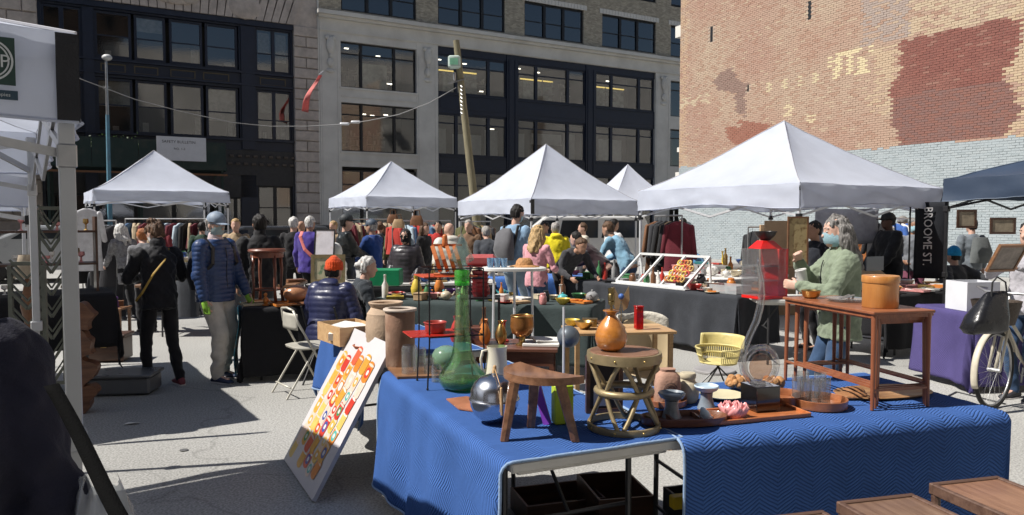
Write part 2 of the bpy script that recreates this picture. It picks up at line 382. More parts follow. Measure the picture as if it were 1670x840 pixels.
for a, b in ((-1.42, -.12), (4.88, 6.38), (24.8, 26.3), (31.5, 33.2)):
    pil(a, b, 0, 13.15)
    c = (a + b) / 2; q = Geo(); q.ball((c, -.1, 12.35), (.26, .14, .55), 12); q.ball((c - .2, -.08, 12.8), (.16, .1, .16), 8); q.ball((c + .2, -.08, 12.8), (.16, .1, .16), 8)
    q.ball((c, -.08, 11.3), (.22, .1, .3), 10); q.ball((c, -.06, 10.8), (.3, .07, .14), 8); q.ball((c, -.09, 11.75), (.1, .1, .2), 8)
    bpart('carved_ornament', q, M_cream, B1, smooth=True)
g = Geo(); g.b2(-1.42, 33.2, -.02, .6, 13.152, 13.95); g.b2(-1.5, 33.3, -.28, .6, 13.95, 14.12); g.b2(-1.6, 33.4, -.5, .58, 14.12, 14.35); g.b2(-1.42, 33.2, -.08, .0, 13.2, 13.3)
bpart('cornice', g, M_cream, B1)
for za, zb in ((12.72, 13.15), (8.97, 9.9), (5.0, 5.95)):
    g = Geo(); g.b2(-.12, 4.88, .02, .5, za, zb)
    if zb < 12: g.b2(-.2, 4.95, -.06, .02, zb - .12, zb); g.b2(-.1, 4.86, -.03, .02, za + .33, za + .39)
    bpart('spandrel', g, M_cream, B1)
window(B1, -.12, 4.88, 9.9, 12.72, [1, 1.75, 1.1], .3, transom=12.0)
window(B1, -.12, 4.88, 5.95, 8.97, [1, 1.75, 1.1], .3, transom=8.25)
window(B1, -.12, 4.88, .5, 4.8, [1, 1.75, 1.1], .3, transom=3.9)
for z0, z1 in ((8.8, 10.12), (4.95, 6.0), (12.68, 13.15)):
    g = Geo(); g.b2(6.38, 24.8, .16, .5, z0, z1)
    if z1 < 12:
        for a, b in ((6.6, 11.55), (12.5, 18.2), (19.2, 24.6)): g.b2(a, b, .13, .16, z0 + .3, z1 - .3); g.b2(a, b, .08, .16, z1 - .1, z1 - .02)
    bpart('navy_spandrel', g, M_navy, B1)
for a, b in ((11.62, 12.5), (18.28, 19.18)):
    g = Geo(); g.b2(a, b, .1, .5, 0, 13.14); g.b2(a + .15, a + .25, .05, .1, .3, 12.8); g.b2(b - .25, b - .15, .05, .1, .3, 12.8); bpart('navy_pier', g, M_navy, B1)
for a, b in ((6.38, 11.62), (12.5, 18.28), (19.18, 24.8)):
    window(B1, a, b, 10.12, 12.68, [1, 1.9, 1], .3, transom=11.95, framem=M_navy, fw=.12)
    window(B1, a, b, 6.0, 8.8, [1, 1.9, 1], .3, transom=8.15, framem=M_navy, fw=.12)
    window(B1, a, b, .5, 4.95, [1, 1.9, 1], .3, transom=4.0, framem=M_navy, fw=.12)
for a, b in ((6.38, 24.8), (-.12, 4.88)): g = Geo(); g.b2(a, b, .12, .5, 0, .5); bpart('stall_riser', g, M_navy, B1)
for z0, z1 in ((9.9, 12.7), (5.95, 8.9)): window(B1, 26.3, 31.5, z0, z1, [1, 1, 1], .3, transom=z1 - .7)
for za, zb in ((8.9, 9.9), (12.7, 13.15), (4.6, 5.95)): g = Geo(); g.b2(26.3, 31.5, .02, .5, za, zb); bpart('spandrel', g, M_cream, B1)
# upper storeys in tan brick
ub = [(-.05, 4.9), (6.42, 11.43), (12.99, 18.0), (19.67, 24.8), (26.3, 31.3)]
xs = [-1.42] + [a for p in ub for a in p] + [33.2]
g = Geo()
for i in range(0, len(xs), 2): g.b2(xs[i], xs[i + 1], .05, .6, 14.35, 26)
for a, b in ub: g.b2(a, b, .06, .6, 14.351, 14.6); g.b2(a, b, .06, .6, 17.1, 18.5); g.b2(a, b, .06, .6, 21.5, 26)
bpart('brick_wall', g, M_tanb, B1)
for i in range(0, len(xs) - 2, 2):
    pass
for a, b in ub:
    window(B1, a, b, 14.6, 17.0, [1, 1, 1], .25, mid=15.7, fw=.11)
    window(B1, a, b, 18.6, 21.5, [1, 1, 1], .25, mid=20, fw=.11)
    g = Geo(); g.b2(a - .15, b + .15, -.03, .2, 14.355, 14.5)
    bpart('window_sill', g, M_cream, B1)
    n = int((b - a + .5) / .27)
    k0 = None
    for k in range(n):
        q = Geo(); x = a - .25 + (k + .5) * (b - a + .5) / n; wv = (b - a + .5) / n - .025
        if k0 is None: q.b2(-wv / 2, wv / 2, 0, .1, 0, .34); k0 = bpart('lintel_stone', q, M_cream, B1); k0.location = (x, 0.0, 17.02)
        else:
            c = k0.copy(); COL.objects.link(c); c.parent = B1; c.location = (x, U(-.012, .006), 17.02)
# what shows through the panes
g = Geo(); L1 = Geo(); L2 = Geo(); Sh = Geo(); Bl = Geo()
for (a, b, z0, z1) in [(-.1, 4.8, 9.5, 13.2), (-.1, 4.8, 5.2, 9.2), (6.5, 11.6, 9.5, 13.2), (12.5, 18.2, 9.5, 13.2), (19.2, 24.7, 9.5, 13.2)]:
    for k in range(5):
        x = U(a + .3, b - .3); y = U(1.2, 4); Sh.b2(x - .03, x + .03, y, y + .05, z0 + .2, z0 + U(1.6, 2.6)); 
        x2 = x + U(.5, 1.1)
        for q in range(3): Sh.b2(x, x2, y, y + .3, z0 + .8 + q * .6, z0 + .84 + q * .6)
        for q in range(5): xx = U(x, x2); zz = z0 + .84 + random.choice((0, .6, 1.2)); Sh.b2(xx - .08, xx + .08, y + .05, y + .2, zz, zz + U(.15, .4))
for (a, b) in ((7.4, 10.3), (13.9, 16.7), (20.6, 23.4)): L1.b2(a, b, 2.2, 2.3, 12.02, 12.1)
for (x, y, z) in [(.7, 1.5, 12.6), (2.9, 1.8, 12.4), (1.8, 1.5, 8.5), (2.7, 2.5, 8.6), (7, 1.2, 12.5), (9, 1.4, 12.45), (13.2, 1.2, 12.5), (15, 1.5, 12.45), (19.7, 1.3, 12.5), (21.3, 1.5, 12.4), (3.9, 2.5, 10.8), (4.1, 2.5, 10.8), (3.4, 1.8, 8.6), (10.9, 2.6, 10.9), (11.2, 1.5, 8.1), (15.5, 2.4, 7.9)]:
    L2.b2(x - .14, x + .14, y, y + .1, z, z + .06)
for (a, b, z0, z1) in [(6.6, 7.5, 6.2, 7.9), (8, 10.2, 6.2, 7.6), (10.5, 11.5, 6.2, 8), (12.7, 13.7, 6.1, 7.9), (14.3, 16.9, 7.2, 8.0), (20.3, 22.5, 6.3, 7.9), (17.1, 18.1, 6.2, 8.1)]: Bl.b2(a, b, 1.3, 1.35, z0, z1)
bpart('shop_shelving', Sh, mat('shop goods', (.40, .36, .32), var=.5, scale=2), B1); bpart('strip_lamp', L1, M_lamp, B1); bpart('ceiling_lamp', L2, M_lampw, B1); bpart('window_blind', Bl, M_blind, B1)
# glass cases lit in the first bay
g = Geo(); g.b2(1.5, 3.3, 1.3, 1.9, 10.0, 11.75); g.b2(14, 16.5, 2.0, 2.6, 10.2, 11.9); g.b2(7.6, 10.2, 2.0, 2.6, 10.2, 11.9); g.b2(20.6, 23.2, 2.0, 2.6, 10.2, 11.9); bpart('display_case', g, mat('pale shop display', (.55, .57, .50), var=.6, scale=1.6, rough=.8), B1)
# --- stone and navy building on the left
B2 = thing('stone_building', 'weathered stone building with dark navy iron window bays and a sidewalk shed', 'building', FA0, FRZ)
g = Geo(); g.b2(-45, -1.6, 1.6, 14, 0, 16.5); bpart('inner_wall', g, M_int, B2)
g = Geo(); g.b2(-2.94, -1.52, .12, 1.59, 0, 16.5); g.b2(-45, -15.9, .12, 1.59, 0, 16.5); g.b2(-15.9, -2.94, .3, 1.58, 14.6, 16.5); g.b2(-2.95, -2.94, .2, 1.5, 0, 13); bpart('pier', g, M_stone, B2)
def blockrow(x0, x1, z0, z1, n, rows, y=.0):
    q0 = None
    for r in range(rows):
        zz0 = z0 + (z1 - z0) * r / rows; hh = (z1 - z0) / rows; off = .5 if r % 2 else 0; cuts = sorted({0, n} | {k + off for k in range(n) if 0 < k + off < n})
        for c0, c1 in zip(cuts, cuts[1:]):
            xa = x0 + (x1 - x0) * c0 / n; xb = x0 + (x1 - x0) * c1 / n; q = Geo()
            q.box(((xa + xb) / 2, .06 + y + U(-.012, .012), zz0 + hh / 2), (xb - xa - .035, .15, hh - .05), bev=.03); bpart('stone_block', q, M_stone, B2)
blockrow(-2.96, -1.5, .2, 13.3, 1, 21)
blockrow(-19.8, -15.9, .2, 14.4, 3, 20)
# voussoirs of the flat arch on top
n = 30
for k in range(n):
    xa = -15.9 + (12.95) * k / n; xb = -15.9 + 12.95 * (k + 1) / n; q = Geo(); t = ((xa + xb) / 2 + 9.4) / 6.5; sk = .55 * t
    q.prism([(xa + .02, 13.32), (xb - .02, 13.32), (xb - .02 + sk, 14.9), (xa + .02 + sk, 14.9)], 0, .32, Matrix(((1, 0, 0, 0), (0, 0, -1, .32), (0, 1, 0, 0), (0, 0, 0, 1))))
    bpart('arch_stone', q, M_stone, B2, fix=True)
g = Geo(); g.ball((-5.7, .0, 14.0), (.9, .12, .75), 14); bpart('carved_shield', g, M_stone, B2, smooth=True); g = Geo(); g.ball((-9.4, -.02, 14.2), (1.4, .16, .6), 14)
for k in range(7): g.ball((-9.4 + cos(k * .9) * 1.0, -.08, 14.2 + sin(k * .9) * .4), (.25, .12, .2), 8)
bpart('carved_ornament', g, M_stone, B2, smooth=True)
g = Geo(); g.b2(-15.9, -2.96, .1, 1.5, 13.0, 13.3)
for z0, z1 in ((9.35, 10.4), (5.75, 6.35), (12.9, 13.0)): g.b2(-15.9, -2.96, .3, 1.5, z0, z1)
for x0, x1 in ((-15.9, -15.75), (-13.95, -13.35), (-6.05, -5.1), (-3.09, -2.96)): g.b2(x0, x1, .28, 1.5, 0, 13.0)
g.b2(-13.9, -13.4, .14, .28, 5.8, 12.9); g.b2(-5.95, -5.2, .14, .28, 5.8, 12.9)
for z in (10.2, 9.5, 6.3): g.b2(-15.9, -2.97, .1, .29, z, z + .12)
bpart('navy_bay', g, M_navy, B2)
g = Geo()
for x in np.arange(-13.0, -6.3, .62): pass
M_orn = mat('tarnished gilt trim', (.10, .08, .045), rough=.6)
k0 = None
for (x0, x1) in ((-13.1, -11.9), (-11.5, -10.3), (-9.7, -8.4), (-8.0, -6.6), (-4.9, -3.4)):
    g = Geo(); g.b2(x0, x1, .26, .3, 9.62, 9.68); g.b2(x0, x1, .26, .3, 10.02, 10.08); g.b2(x0, x0 + .06, .26, .3, 9.68, 10.02); g.b2(x1 - .06, x1, .26, .3, 9.68, 10.02); bpart('spandrel_panel', g, M_orn, B2)
PX = [(-13.35, -11.6), (-11.45, -9.9), (-9.7, -8.0), (-7.85, -6.1)]
for (a, b) in PX:
    window(B2, a, b, 10.42, 12.88, [1], .5, mid=11.6, fw=.13, framem=M_navy); window(B2, a, b, 6.4, 9.33, [1], .5, mid=7.9, fw=.13, framem=M_navy)
window(B2, -5.1, -3.09, 10.42, 12.95, [1, 1], .45, mid=11.5, fw=.1, framem=M_navy); window(B2, -5.1, -3.09, 6.4, 9.33, [1, 1], .45, mid=7.6, fw=.1, framem=M_navy)
window(B2, -15.75, -13.95, 10.42, 12.88, [1, 1], .45, mid=11.6, fw=.12, framem=M_navy); window(B2, -15.75, -13.95, 6.4, 9.33, [1, 1], .45, mid=7.9, fw=.12, framem=M_navy)
Bl = Geo()
for (a, b) in PX + [(-5.0, -4.1), (-4.0, -3.15)]:
    for z0, z1 in ((10.42, 12.88), (6.4, 9.3)):
        if RND() < .75: h_ = U(.3, .75) * (z1 - z0); Bl.b2(a + .12, b - .12, .75, .78, z1 - h_, z1 - .1)
        if RND() < .6: x = U(a + .3, b - .4); Bl.b2(x, x + U(.2, .4), 1.0, 1.3, z0 + .1, z0 + U(.4, 1.2))
bpart('window_blind', Bl, mat('grey blind', (.42, .39, .34), var=.3), B2)
# ground floor
g = Geo(); g.b2(-7.4, -2.97, .25, 1.5, 4.3, 5.74); g.b2(-5.2, -2.97, .25, 1.5, 3.7, 4.299); g.b2(-7.4, -5.15, .28, 1.5, 3.0, 4.299); g.b2(-15.9, -7.5, .6, 1.5, 3.1, 5.74); g.b2(-15.9, -2.97, .5, 1.5, 0, .5)
bpart('ground_floor_wall', g, mat('sooty stone', (.055, .052, .05), rough=.8, bump=.3), B2)
window(B2, -5.1, -3.09, .5, 3.7, [1, 1], .5, mid=2.4, fw=.1); window(B2, -7.4, -5.3, .5, 3.0, [1, 1], .5, fw=.1); window(B2, -15.5, -7.6, .5, 3.1, [1, 1, 1, 1], .8, fw=.12)
d0 = None
for r, z in enumerate((4.95, 5.4)):
    for k in range(10):
        q = Geo(); x = -7.1 + k * .44 + r * .1
        if d0 is None: q.box((0, 0, 0), (.26, .1, .16), bev=.03); d0 = bpart('dentil', q, mat('bronze dentil', (.09, .07, .055)), B2); d0.location = (x, .2, z)
        else: c = d0.copy(); COL.objects.link(c); c.parent = B2; c.location = (x, .2, z)
g = Geo(); g.b2(-1.52, -1.44, 0, 1.0, 0, 16.5); bpart('party_strip', g, M_cream, B2)
# sidewalk shed
M_green = mat('dark green plywood', (.010, .028, .024), rough=.6, dirt=.3)
S = thing('sidewalk_shed', 'dark green sidewalk shed over the pavement by the stone building', 'scaffold', FA0, FRZ)
for k in range(8):
    g = Geo(); g.b2(-24 + 2.08 * k + .01, -24 + 2.08 * (k + 1) - .01, -3.4, -3.35, 4.3 + .0, 5.75); obj('hoarding_panel', g, M_green, S)
g = Geo(); g.b2(-24, -7.3, -3.3, .1, 4.28, 4.45); obj('deck', g, M_green, S)
for x in (-23.5, -19.5, -15.5, -11.5, -7.6):
    for y in (-3.2, -.3): g = Geo(); g.b2(x, x + .12, y, y + .12, .14, 4.28); obj('post', g, M_green, S)
g = Geo(); g.b2(-24, -7.3, -3.36, -3.3, 4.0, 4.1); obj('rail', g, mat('rusty steel', (.16, .07, .03)), S)
# white notice on the shed
P_ = thing('notice_board', 'white notice with small dark lettering fixed to the green sidewalk shed', 'sign', FA0, FRZ)
g = Geo(); g.b2(-10.7, -8.35, -3.47, -3.43, 4.72, 5.95); obj('board', g, mat('white painted board', (.62, .63, .66), rough=.5, var=.05), P_)
def textobj(body, size, m, loc, rot, parent=None, name='lettering', ext=.002, align='LEFT', sx=1.0):
    c = bpy.data.curves.new(name, 'FONT'); c.body = body; c.size = size; c.extrude = ext; c.align_x = align; c.resolution_u = 2
    o = bpy.data.objects.new(name, c); COL.objects.link(o); dg = bpy.context.evaluated_depsgraph_get(); dg.update()
    me = bpy.data.meshes.new_from_object(o.evaluated_get(dg)); bpy.data.objects.remove(o); bpy.data.curves.remove(c)
    me.materials.clear(); me.materials.append(m); o = bpy.data.objects.new(name, me); COL.objects.link(o); o.location = loc; o.rotation_euler = rot; o.scale = (sx, 1, 1)
    if parent is not None: o.parent = parent
    return o
M_ink = mat('dark lettering', (.03, .03, .035))
textobj('SAFETY BULLETIN', .2, M_ink, (-10.45, -3.475, 5.62), (pi / 2, 0, 0), P_); textobj('NO. 1-2', .16, M_ink, (-9.9, -3.475, 5.28), (pi / 2, 0, 0), P_)
# planter on pavement
t = thing('street_planter', 'street planter with green shrub at the foot of the blue lamp', 'planter', FA0 + FAX * -12.6 + FAY * -3.9 + Vector((0, 0, 0)), FRZ)
t.location.z = 3.2
g = Geo(); g.b2(-1.0, 1.2, -.3, .3, -.4, .5); obj('planter_box', g, mat('planter brown', (.10, .055, .035)), t)
g = Geo()
for k in range(500):
    c = Vector((U(-1.05, 1.25), U(-.35, .35), .5 + abs(random.gauss(0, .25)))); a = Vector((U(-1, 1), U(-1, 1), U(-1, 1))).normalized() * .07; b = a.orthogonal().normalized() * .05; g.add([c - a, c + b, c + a, c - b], [(0, 1, 2, 3)])
tag(obj('foliage', g, mat('shrub leaves', (.05, .09, .03), var=.4, tl=.3), t), kind='stuff')
t.location.z = 4.5 - .1; t.location = FA0 + FAX * -12.6 + FAY * -3.0 + Vector((0, 0, 4.75))
# ---------------------------------------------------------------- the sunlit brick wall
BK0 = Vector((7.452, 33, 0)); BRZ = atan2(-0.87467, 0.48471)
BR = thing('brick_building', 'brick building whose blank sunlit side wall carries red patches and pale blue paint', 'building', BK0, BRZ)
M_mort = mat('mortar', (.39, .31, .245), rough=.95, var=.2, scale=3, bump=.3)
g = Geo(); g.b2(.0, 34, .014, 18, 3.98, 14.6); bpart('wall', g, M_mort, BR)
g = Geo(); g.b2(.0, 34, .009, 18, 0, 3.98); bpart('painted_wall', g, mat('pale blue painted mortar', (.31, .355, .375), rough=.9, var=.15, scale=3, bump=.3), BR)
def pn(x, z, s, o=0): return noise.noise(Vector((x * s + o, z * s + o * 1.7, o)))
def bcol(x, z):
    r = random.random
    base = Vector((.40, .265, .205)); sand = Vector((.445, .34, .255)); dk = Vector((.23, .155, .135)); red = Vector((.25, .062, .045)); cream = Vector((.55, .47, .33))
    c = base.lerp(sand, min(1, max(0, .35 + 1.1 * pn(x, z, .35, 3) + .25 * (z - 6) / 6 + (.35 if x < 2 else 0) * 0 + r() * .25)))
    c = c.lerp(Vector((.385, .215, .165)), max(0, pn(x, z, .5, 9)) * .8)
    c = c.lerp(Vector((.32, .17, .12)), .4 * (r() < .2)) ; c = c.lerp(cream, .35 * (r() < .06))
    edge = pn(x, z * 2, 1.2, 5) * .5 + (r() - .5) * .25
    # dark bruised patch on the left
    if hypot((x - 2.9) / .75, (z - 7.3 + (x - 2.9) * .3) / .55) + edge < .9 or hypot((x - 3.6) / .35, (z - 6.5) / .7) + edge < .9: c = c.lerp(dk, .8)
    if hypot((x - 4.0) / 1.3, (z - 5.1) / .55) + edge < .85: c = c.lerp(Vector((.27, .10, .07)), .75)
    # patched panel, red above and brown-red below
    xl = 10.15 + .35 * sin(z * 2.1) * .6 + .25 * pn(0, z, 1.5, 2) + (r() - .5) * .18 ; xr = 13.75 + .22 * sin(z * 3) + (r() - .5) * .25
    if z < 5.6: xl += .15
    if xl < x < xr and 4.05 < z < 7.36 - .0 * x + (r() - .5) * .02:
        if z > 5.62 + .12 * pn(x, 0, 1): c = Vector((.25, .105, .085)).lerp(Vector((.20, .085, .072)), r() * .8); c = c.lerp(base, .25 * max(0, pn(x, z, 1.1, 3)) + .25 * (r() < .08))
        else: c = Vector((.25, .12, .095)).lerp(Vector((.20, .125, .115)), r() * .8)
    elif xl - .9 < x < xl and 4.9 < z < 7.3 and r() < .55 + pn(x, z, 1, 1): c = c.lerp(Vector((.54, .43, .29)), .6)
    elif x > xr and z < 7.8 and r() < .75: c = c.lerp(Vector((.54, .43, .28)), .6)
    elif x > 10.6 and z > 7.4 and r() < .6: c = c.lerp(Vector((.54, .45, .31)), .6)
    # ghost of lettering
    if 7.7 < x < 9.4 and 6.55 < z < 7.5 and pn(x * 2.2, z * .8, 2.0, 4) + (r() - .5) * .3 > .02: c = c.lerp(Vector((.66, .57, .36)), .85)
    if 4.6 < x < 7.8 and 6.55 < z < 6.95 and sin(x * 9) > .72: c = c.lerp(Vector((.60, .52, .34)), .7)
    if hypot(x - 5.95, z - 5.75) < .22 and r() < .8 or hypot(x - 7.0, z - 5.35) < .2 and r() < .8: c = c.lerp(Vector((.62, .52, .34)), .8)
    if x < .5 and r() < .6: c = c.lerp(Vector((.50, .36, .24)), .6)
    if .1 < x < 1.8 and 6.6 < z < 7.0 and r() < .35: c = c.lerp(cream, .7)
    if x > 9.0 and x < 10.6 and z > 7.45 and r() < .7: c = c.lerp(Vector((.36, .30, .27)), .8)
    # pale blue paint at the foot
    if z < 4.02 + .12 * pn(x, 0, .5, 7) + (r() - .5) * .09:
        c = Vector((.345, .39, .41)).lerp(Vector((.37, .41, .425)), r()); c = c.lerp(Vector((.26, .30, .31)), .35 * (r() < .07))
    return c
rowh, bw = .0745, .212; NR = int(13.0 / rowh); V = []; Fc = []; Cc = []; near = []
holes = [(1.83, 1.97, 9.13, 9.75), (6.75, 6.9, 8.9, 9.55), (3.93, 4.0, 6.75, 7.0)]
for rr in range(NR):
    z0 = .02 + rr * rowh
    for k in range(-1, int(16.4 / bw)):
        x0 = k * bw + (bw / 2 if rr % 2 else 0); x1 = x0 + bw - .011
        if x0 < -.01: x0 = 0.0
        if x1 <= 0.02: continue
        xc, zc = (x0 + x1) / 2, z0 + rowh / 2
        if any(h[0] - .04 < xc < h[1] + .04 and h[2] < zc < h[3] for h in holes): continue
        y = U(-.006, .006); z1 = z0 + rowh - .011; col = bcol(xc, zc)
        vs = [(x0, y, z0), (x1, y, z0), (x1, y, z1), (x0, y, z1), (x0, .03, z0), (x1, .03, z0), (x1, .03, z1), (x0, .03, z1)]
        fs = [(0, 1, 2, 3), (1, 5, 6, 2), (4, 0, 3, 7), (3, 2, 6, 7), (4, 5, 1, 0)]
        if 12.9 < x0 < 14.15 and 5.2 < z0 < 7.9 and len(near) < 300: near.append((vs, fs, col)); continue
        o = len(V); V += vs; Fc += [tuple(i + o for i in f) for f in fs]; Cc += [col] * 8
def brickmesh(V, Fc, Cc):
    me = bpy.data.meshes.new('bricks'); me.from_pydata(V, [], Fc); a = me.color_attributes.new('Col', 'FLOAT_COLOR', 'POINT')
    a.data.foreach_set('color', [x for c in Cc for x in (c[0], c[1], c[2], 1.0)]); return me
M_brick = mat('brick', (.5, .5, .5), rough=.9, var=.1, scale=40, bump=.3, bscale=60, spec=.2)
t_ = M_brick.node_tree; at = nd(t_, 'ShaderNodeVertexColor'); at.layer_name = 'Col'; Pn = t_.nodes['Principled BSDF']
cr_ = [n for n in t_.nodes if n.type == 'VALTORGB'][0]; cr_.color_ramp.elements[0].color = (.82, .82, .82, 1); cr_.color_ramp.elements[1].color = (1.12, 1.12, 1.12, 1)
mx_ = nd(t_, 'ShaderNodeMixRGB', blend_type='MULTIPLY'); mx_.inputs[0].default_value = 1; t_.links.new(at.outputs[0], mx_.inputs[1]); t_.links.new(cr_.outputs[0], mx_.inputs[2]); t_.links.new(mx_.outputs[0], Pn.inputs['Base Color'])
tag(obj('brickwork', brickmesh(V, Fc, Cc), M_brick, BR), kind='stuff')
for vs, fs, col in near:
    o = obj('brick', brickmesh(vs, fs, [col] * 8), M_brick, BR)
for h in holes: g = Geo(); g.b2(h[0], h[1], .006, .0139, h[2], h[3]); bpart('wall_slot', g, M_blk, BR)
g = Geo(); g.b2(-.35, 0, .1, .7, 3.6, 3.8); g.b2(-.45, 0, .1, .9, 9.8, 10.3); g.b2(-.25, 0, .1, .6, 4.7, 4.9); g.b2(-.03, 0, .1, 17, 0, 14.6); bpart('corner_stone', g, M_cream, BR)
# the sunlit building behind the camera, mirrored in the window panes
RB = thing('pale_building', 'pale sunlit building closing the lot behind the camera, mirrored in the dark windows', 'building', Vector((22, -38, 0)), radians(48))
g = Geo(); g.b2(0, 90, 0, 12, 0, 26); bpart('wall', g, mat('pale sunlit stucco', (.46, .44, .41), rough=.9, var=.2, scale=.4), RB)
g = Geo()
for i in range(24):
    for j in range(6): g.b2(1.2 + i * 3.7, 2.9 + i * 3.7, -.02, .0, 2.5 + j * 4, 5 + j * 4)
for j in range(6): g.b2(0, 90, -.3, -.03, 6 + j * 4, 6.2 + j * 4)
tag(bpart('window_rows', g, M_fr, RB), kind='stuff')
for lb, loc_, rz_, L_, h_, off in (('unseen tall dark brick building added behind the camera to block sky light', (-70, -26, 0), 0, 90, 36, 1), ('unseen dark brick building added left of the lot to block sky light', (-48, -26, 0), pi / 2, 75, 15, -1)):
    XB = thing('brick_building', lb, 'building', Vector(loc_), rz_); g = Geo(); g.b2(0, L_, 0, -12 * off, 0, h_); bpart('wall', g, mat('dark brick wall', (.16, .11, .085), rough=.9, var=.2, scale=.5), XB)  # unseen dark buildings added to cut the sky light over the lot
    g = Geo()
    for i in range(int(L_ / 4)):
        for j in range(int(h_ / 4)): g.b2(1 + i * 4, 2.6 + i * 4, .0, .03 * off, 1.5 + j * 4, 3.6 + j * 4)
    tag(bpart('window_rows', g, M_fr, XB), kind='stuff')
# ---------------------------------------------------------------- canopies
def canopy(N, bdir, z_bot, z_peak, label, val=.28, size=3.0, cloth=None, frame=None, group='white pop-up canopies', leg=.034, name='canopy_tent', seamc=None, detail=1, lift=0.03):
    cloth = cloth or M_tent; frame = frame or M_alu; S_ = size
    t = thing(name, label, 'canopy tent', (N[0], N[1], 0), atan2(bdir[1], bdir[0]), group)
    ze = z_bot + val; ph = U(0, 9)
    def P(x, y):  # roof surface
        u = 2 * x / S_ - 1; v = 2 * y / S_ - 1; r = max(abs(u), abs(v)); k = min(abs(u), abs(v)) / max(r, 1e-6)
        z = ze + (z_peak - ze) * (1 - r) ** 1.2 - .075 * (1 - k ** 3) * sin(pi * r) ** .8
        z += .016 * noise.noise(Vector((x * 1.3 + ph, y * 1.3, 0))) + .009 * noise.noise(Vector((x * 4 + ph, y * 4, 2))) + .004 * noise.noise(Vector((x * 11 + ph, y * 11, 5)))
        return Vector((x, y, z))
    g = Geo(); nr_, mp_ = 16, 14; vs = [P(S_ / 2, S_ / 2)]; fs = []
    for r_ in range(1, nr_ + 1):
        rr = r_ / nr_
        for q in range(4 * mp_):
            s_, f_ = divmod(q, mp_); f_ = -1 + 2 * f_ / mp_; uu, vv = [(f_, -1), (1, f_), (-f_, 1), (-1, -f_)][s_]; vs.append(P((uu * rr + 1) * S_ / 2, (vv * rr + 1) * S_ / 2))
    n4 = 4 * mp_
    for q in range(n4): fs.append((0, 1 + q, 1 + (q + 1) % n4))
    for r_ in range(nr_ - 1):
        for q in range(n4): a0, b0 = 1 + r_ * n4 + q, 1 + r_ * n4 + (q + 1) % n4; fs.append((a0, a0 + n4, b0 + n4, b0))
    g.add(vs, fs); obj('canopy', g, cloth, t, smooth=24)
    for k in range(4):
        A = [(0, 0), (S_, 0), (S_, S_), (0, S_)][k]; Bq = [(S_, 0), (S_, S_), (0, S_), (0, 0)][k]; on = [(0, -1), (1, 0), (0, 1), (-1, 0)][k]
        def V(u, v):
            x = A[0] + (Bq[0] - A[0]) * u; y = A[1] + (Bq[1] - A[1]) * u; wv = .014 * sin(u * 13 + ph + k) * (1 - v) + .010 * sin(u * 31 + 2 * ph + v * 3) * (1 - v) + .016 * noise.noise(Vector((u * 9, v * 3, ph + k)))
            o = .004 + wv + .01 * (1 - v); z = ze - val * (1 - v) + lift * (1 - v) * sin(pi * u) ** 2 + P(min(max(x, 0), S_), min(max(y, 0), S_)).z - ze
            return Vector((x + on[0] * o, y + on[1] * o, z))
        g = Geo(); g.grid(lambda u, v: V(u, 1 - v), 30, 5); o = obj('valance', g, cloth, t, smooth='all')
        g = Geo(); g.tube([V(i / 30, .02) for i in range(31)], .006, 5); obj('hem', g, seamc or cloth, o)
    sm = seamc or mat('seam grey', (.45, .45, .48), rough=.8)
    for cx, cy in ((0, 0), (S_, 0), (S_, S_), (0, S_)):
        g = Geo(); g.tube([P(cx + (S_ / 2 - cx) * i / 14, cy + (S_ / 2 - cy) * i / 14) + Vector((0, 0, .004)) for i in range(15)], .006, 5); obj('seam', g, sm, t)
        ix, iy = (.03 if cx == 0 else -.03), (.03 if cy == 0 else -.03)
        g = Geo(); x, y = cx + ix, cy + iy; g.b2(x - leg / 2, x + leg / 2, y - leg / 2, y + leg / 2, .95, ze - .03, bev=.003); g.b2(x - leg * .38, x + leg * .38, y - leg * .38, y + leg * .38, .01, .95); g.b2(x - leg * 1.1, x + leg * 1.1, y - leg * 1.1, y + leg * 1.1, 0, .012)
        g.b2(x - leg * .75, x + leg * .75, y - leg * .75, y + leg * .75, .93, .99, bev=.004)
        l = obj('leg', g, frame, t)
        for za, zb in ((z_bot - .13, z_bot - .06), (ze - .09, ze - .032)): g = Geo(); kk = leg * (.9 if detail == 1 else .62); g.b2(x - kk, x + kk, y - kk, y + kk, za, zb, bev=.004); obj('slider', g, M_blk if detail == 1 else M_steel, l)
        g = Geo(); g.bar((x, y, z_bot + .02), (S_ / 2, S_ / 2, z_peak - .1), .02, .03); obj('roof_bar', g, frame, t)
    lo, hi = z_bot - .09, ze - .07
    for k in range(4):
        A = [(.03, .03), (S_ - .03, .03), (S_ - .03, S_ - .03), (.03, S_ - .03)]; a, b = Vector((*A[k], 0)), Vector((*A[(k + 1) % 4], 0)); g = Geo()
        for i in range(2):
            p = a.lerp(b, i / 2); q = a.lerp(b, (i + 1) / 2)
            s0, s1 = (lo, hi) if i == 0 else (hi, lo)
            g.bar(p + Vector((0, 0, lo)), q + Vector((0, 0, hi)), .012, .026); g.bar(p + Vector((0, 0, hi)), q + Vector((0, 0, lo)), .012, .026)
        obj('truss_bar', g, frame if detail == 1 else M_steel, t)
    g = Geo(); g.cyl((S_ / 2, S_ / 2, z_peak - .5), .02, .48, 10); obj('centre_pole', g, frame, t)
    return t
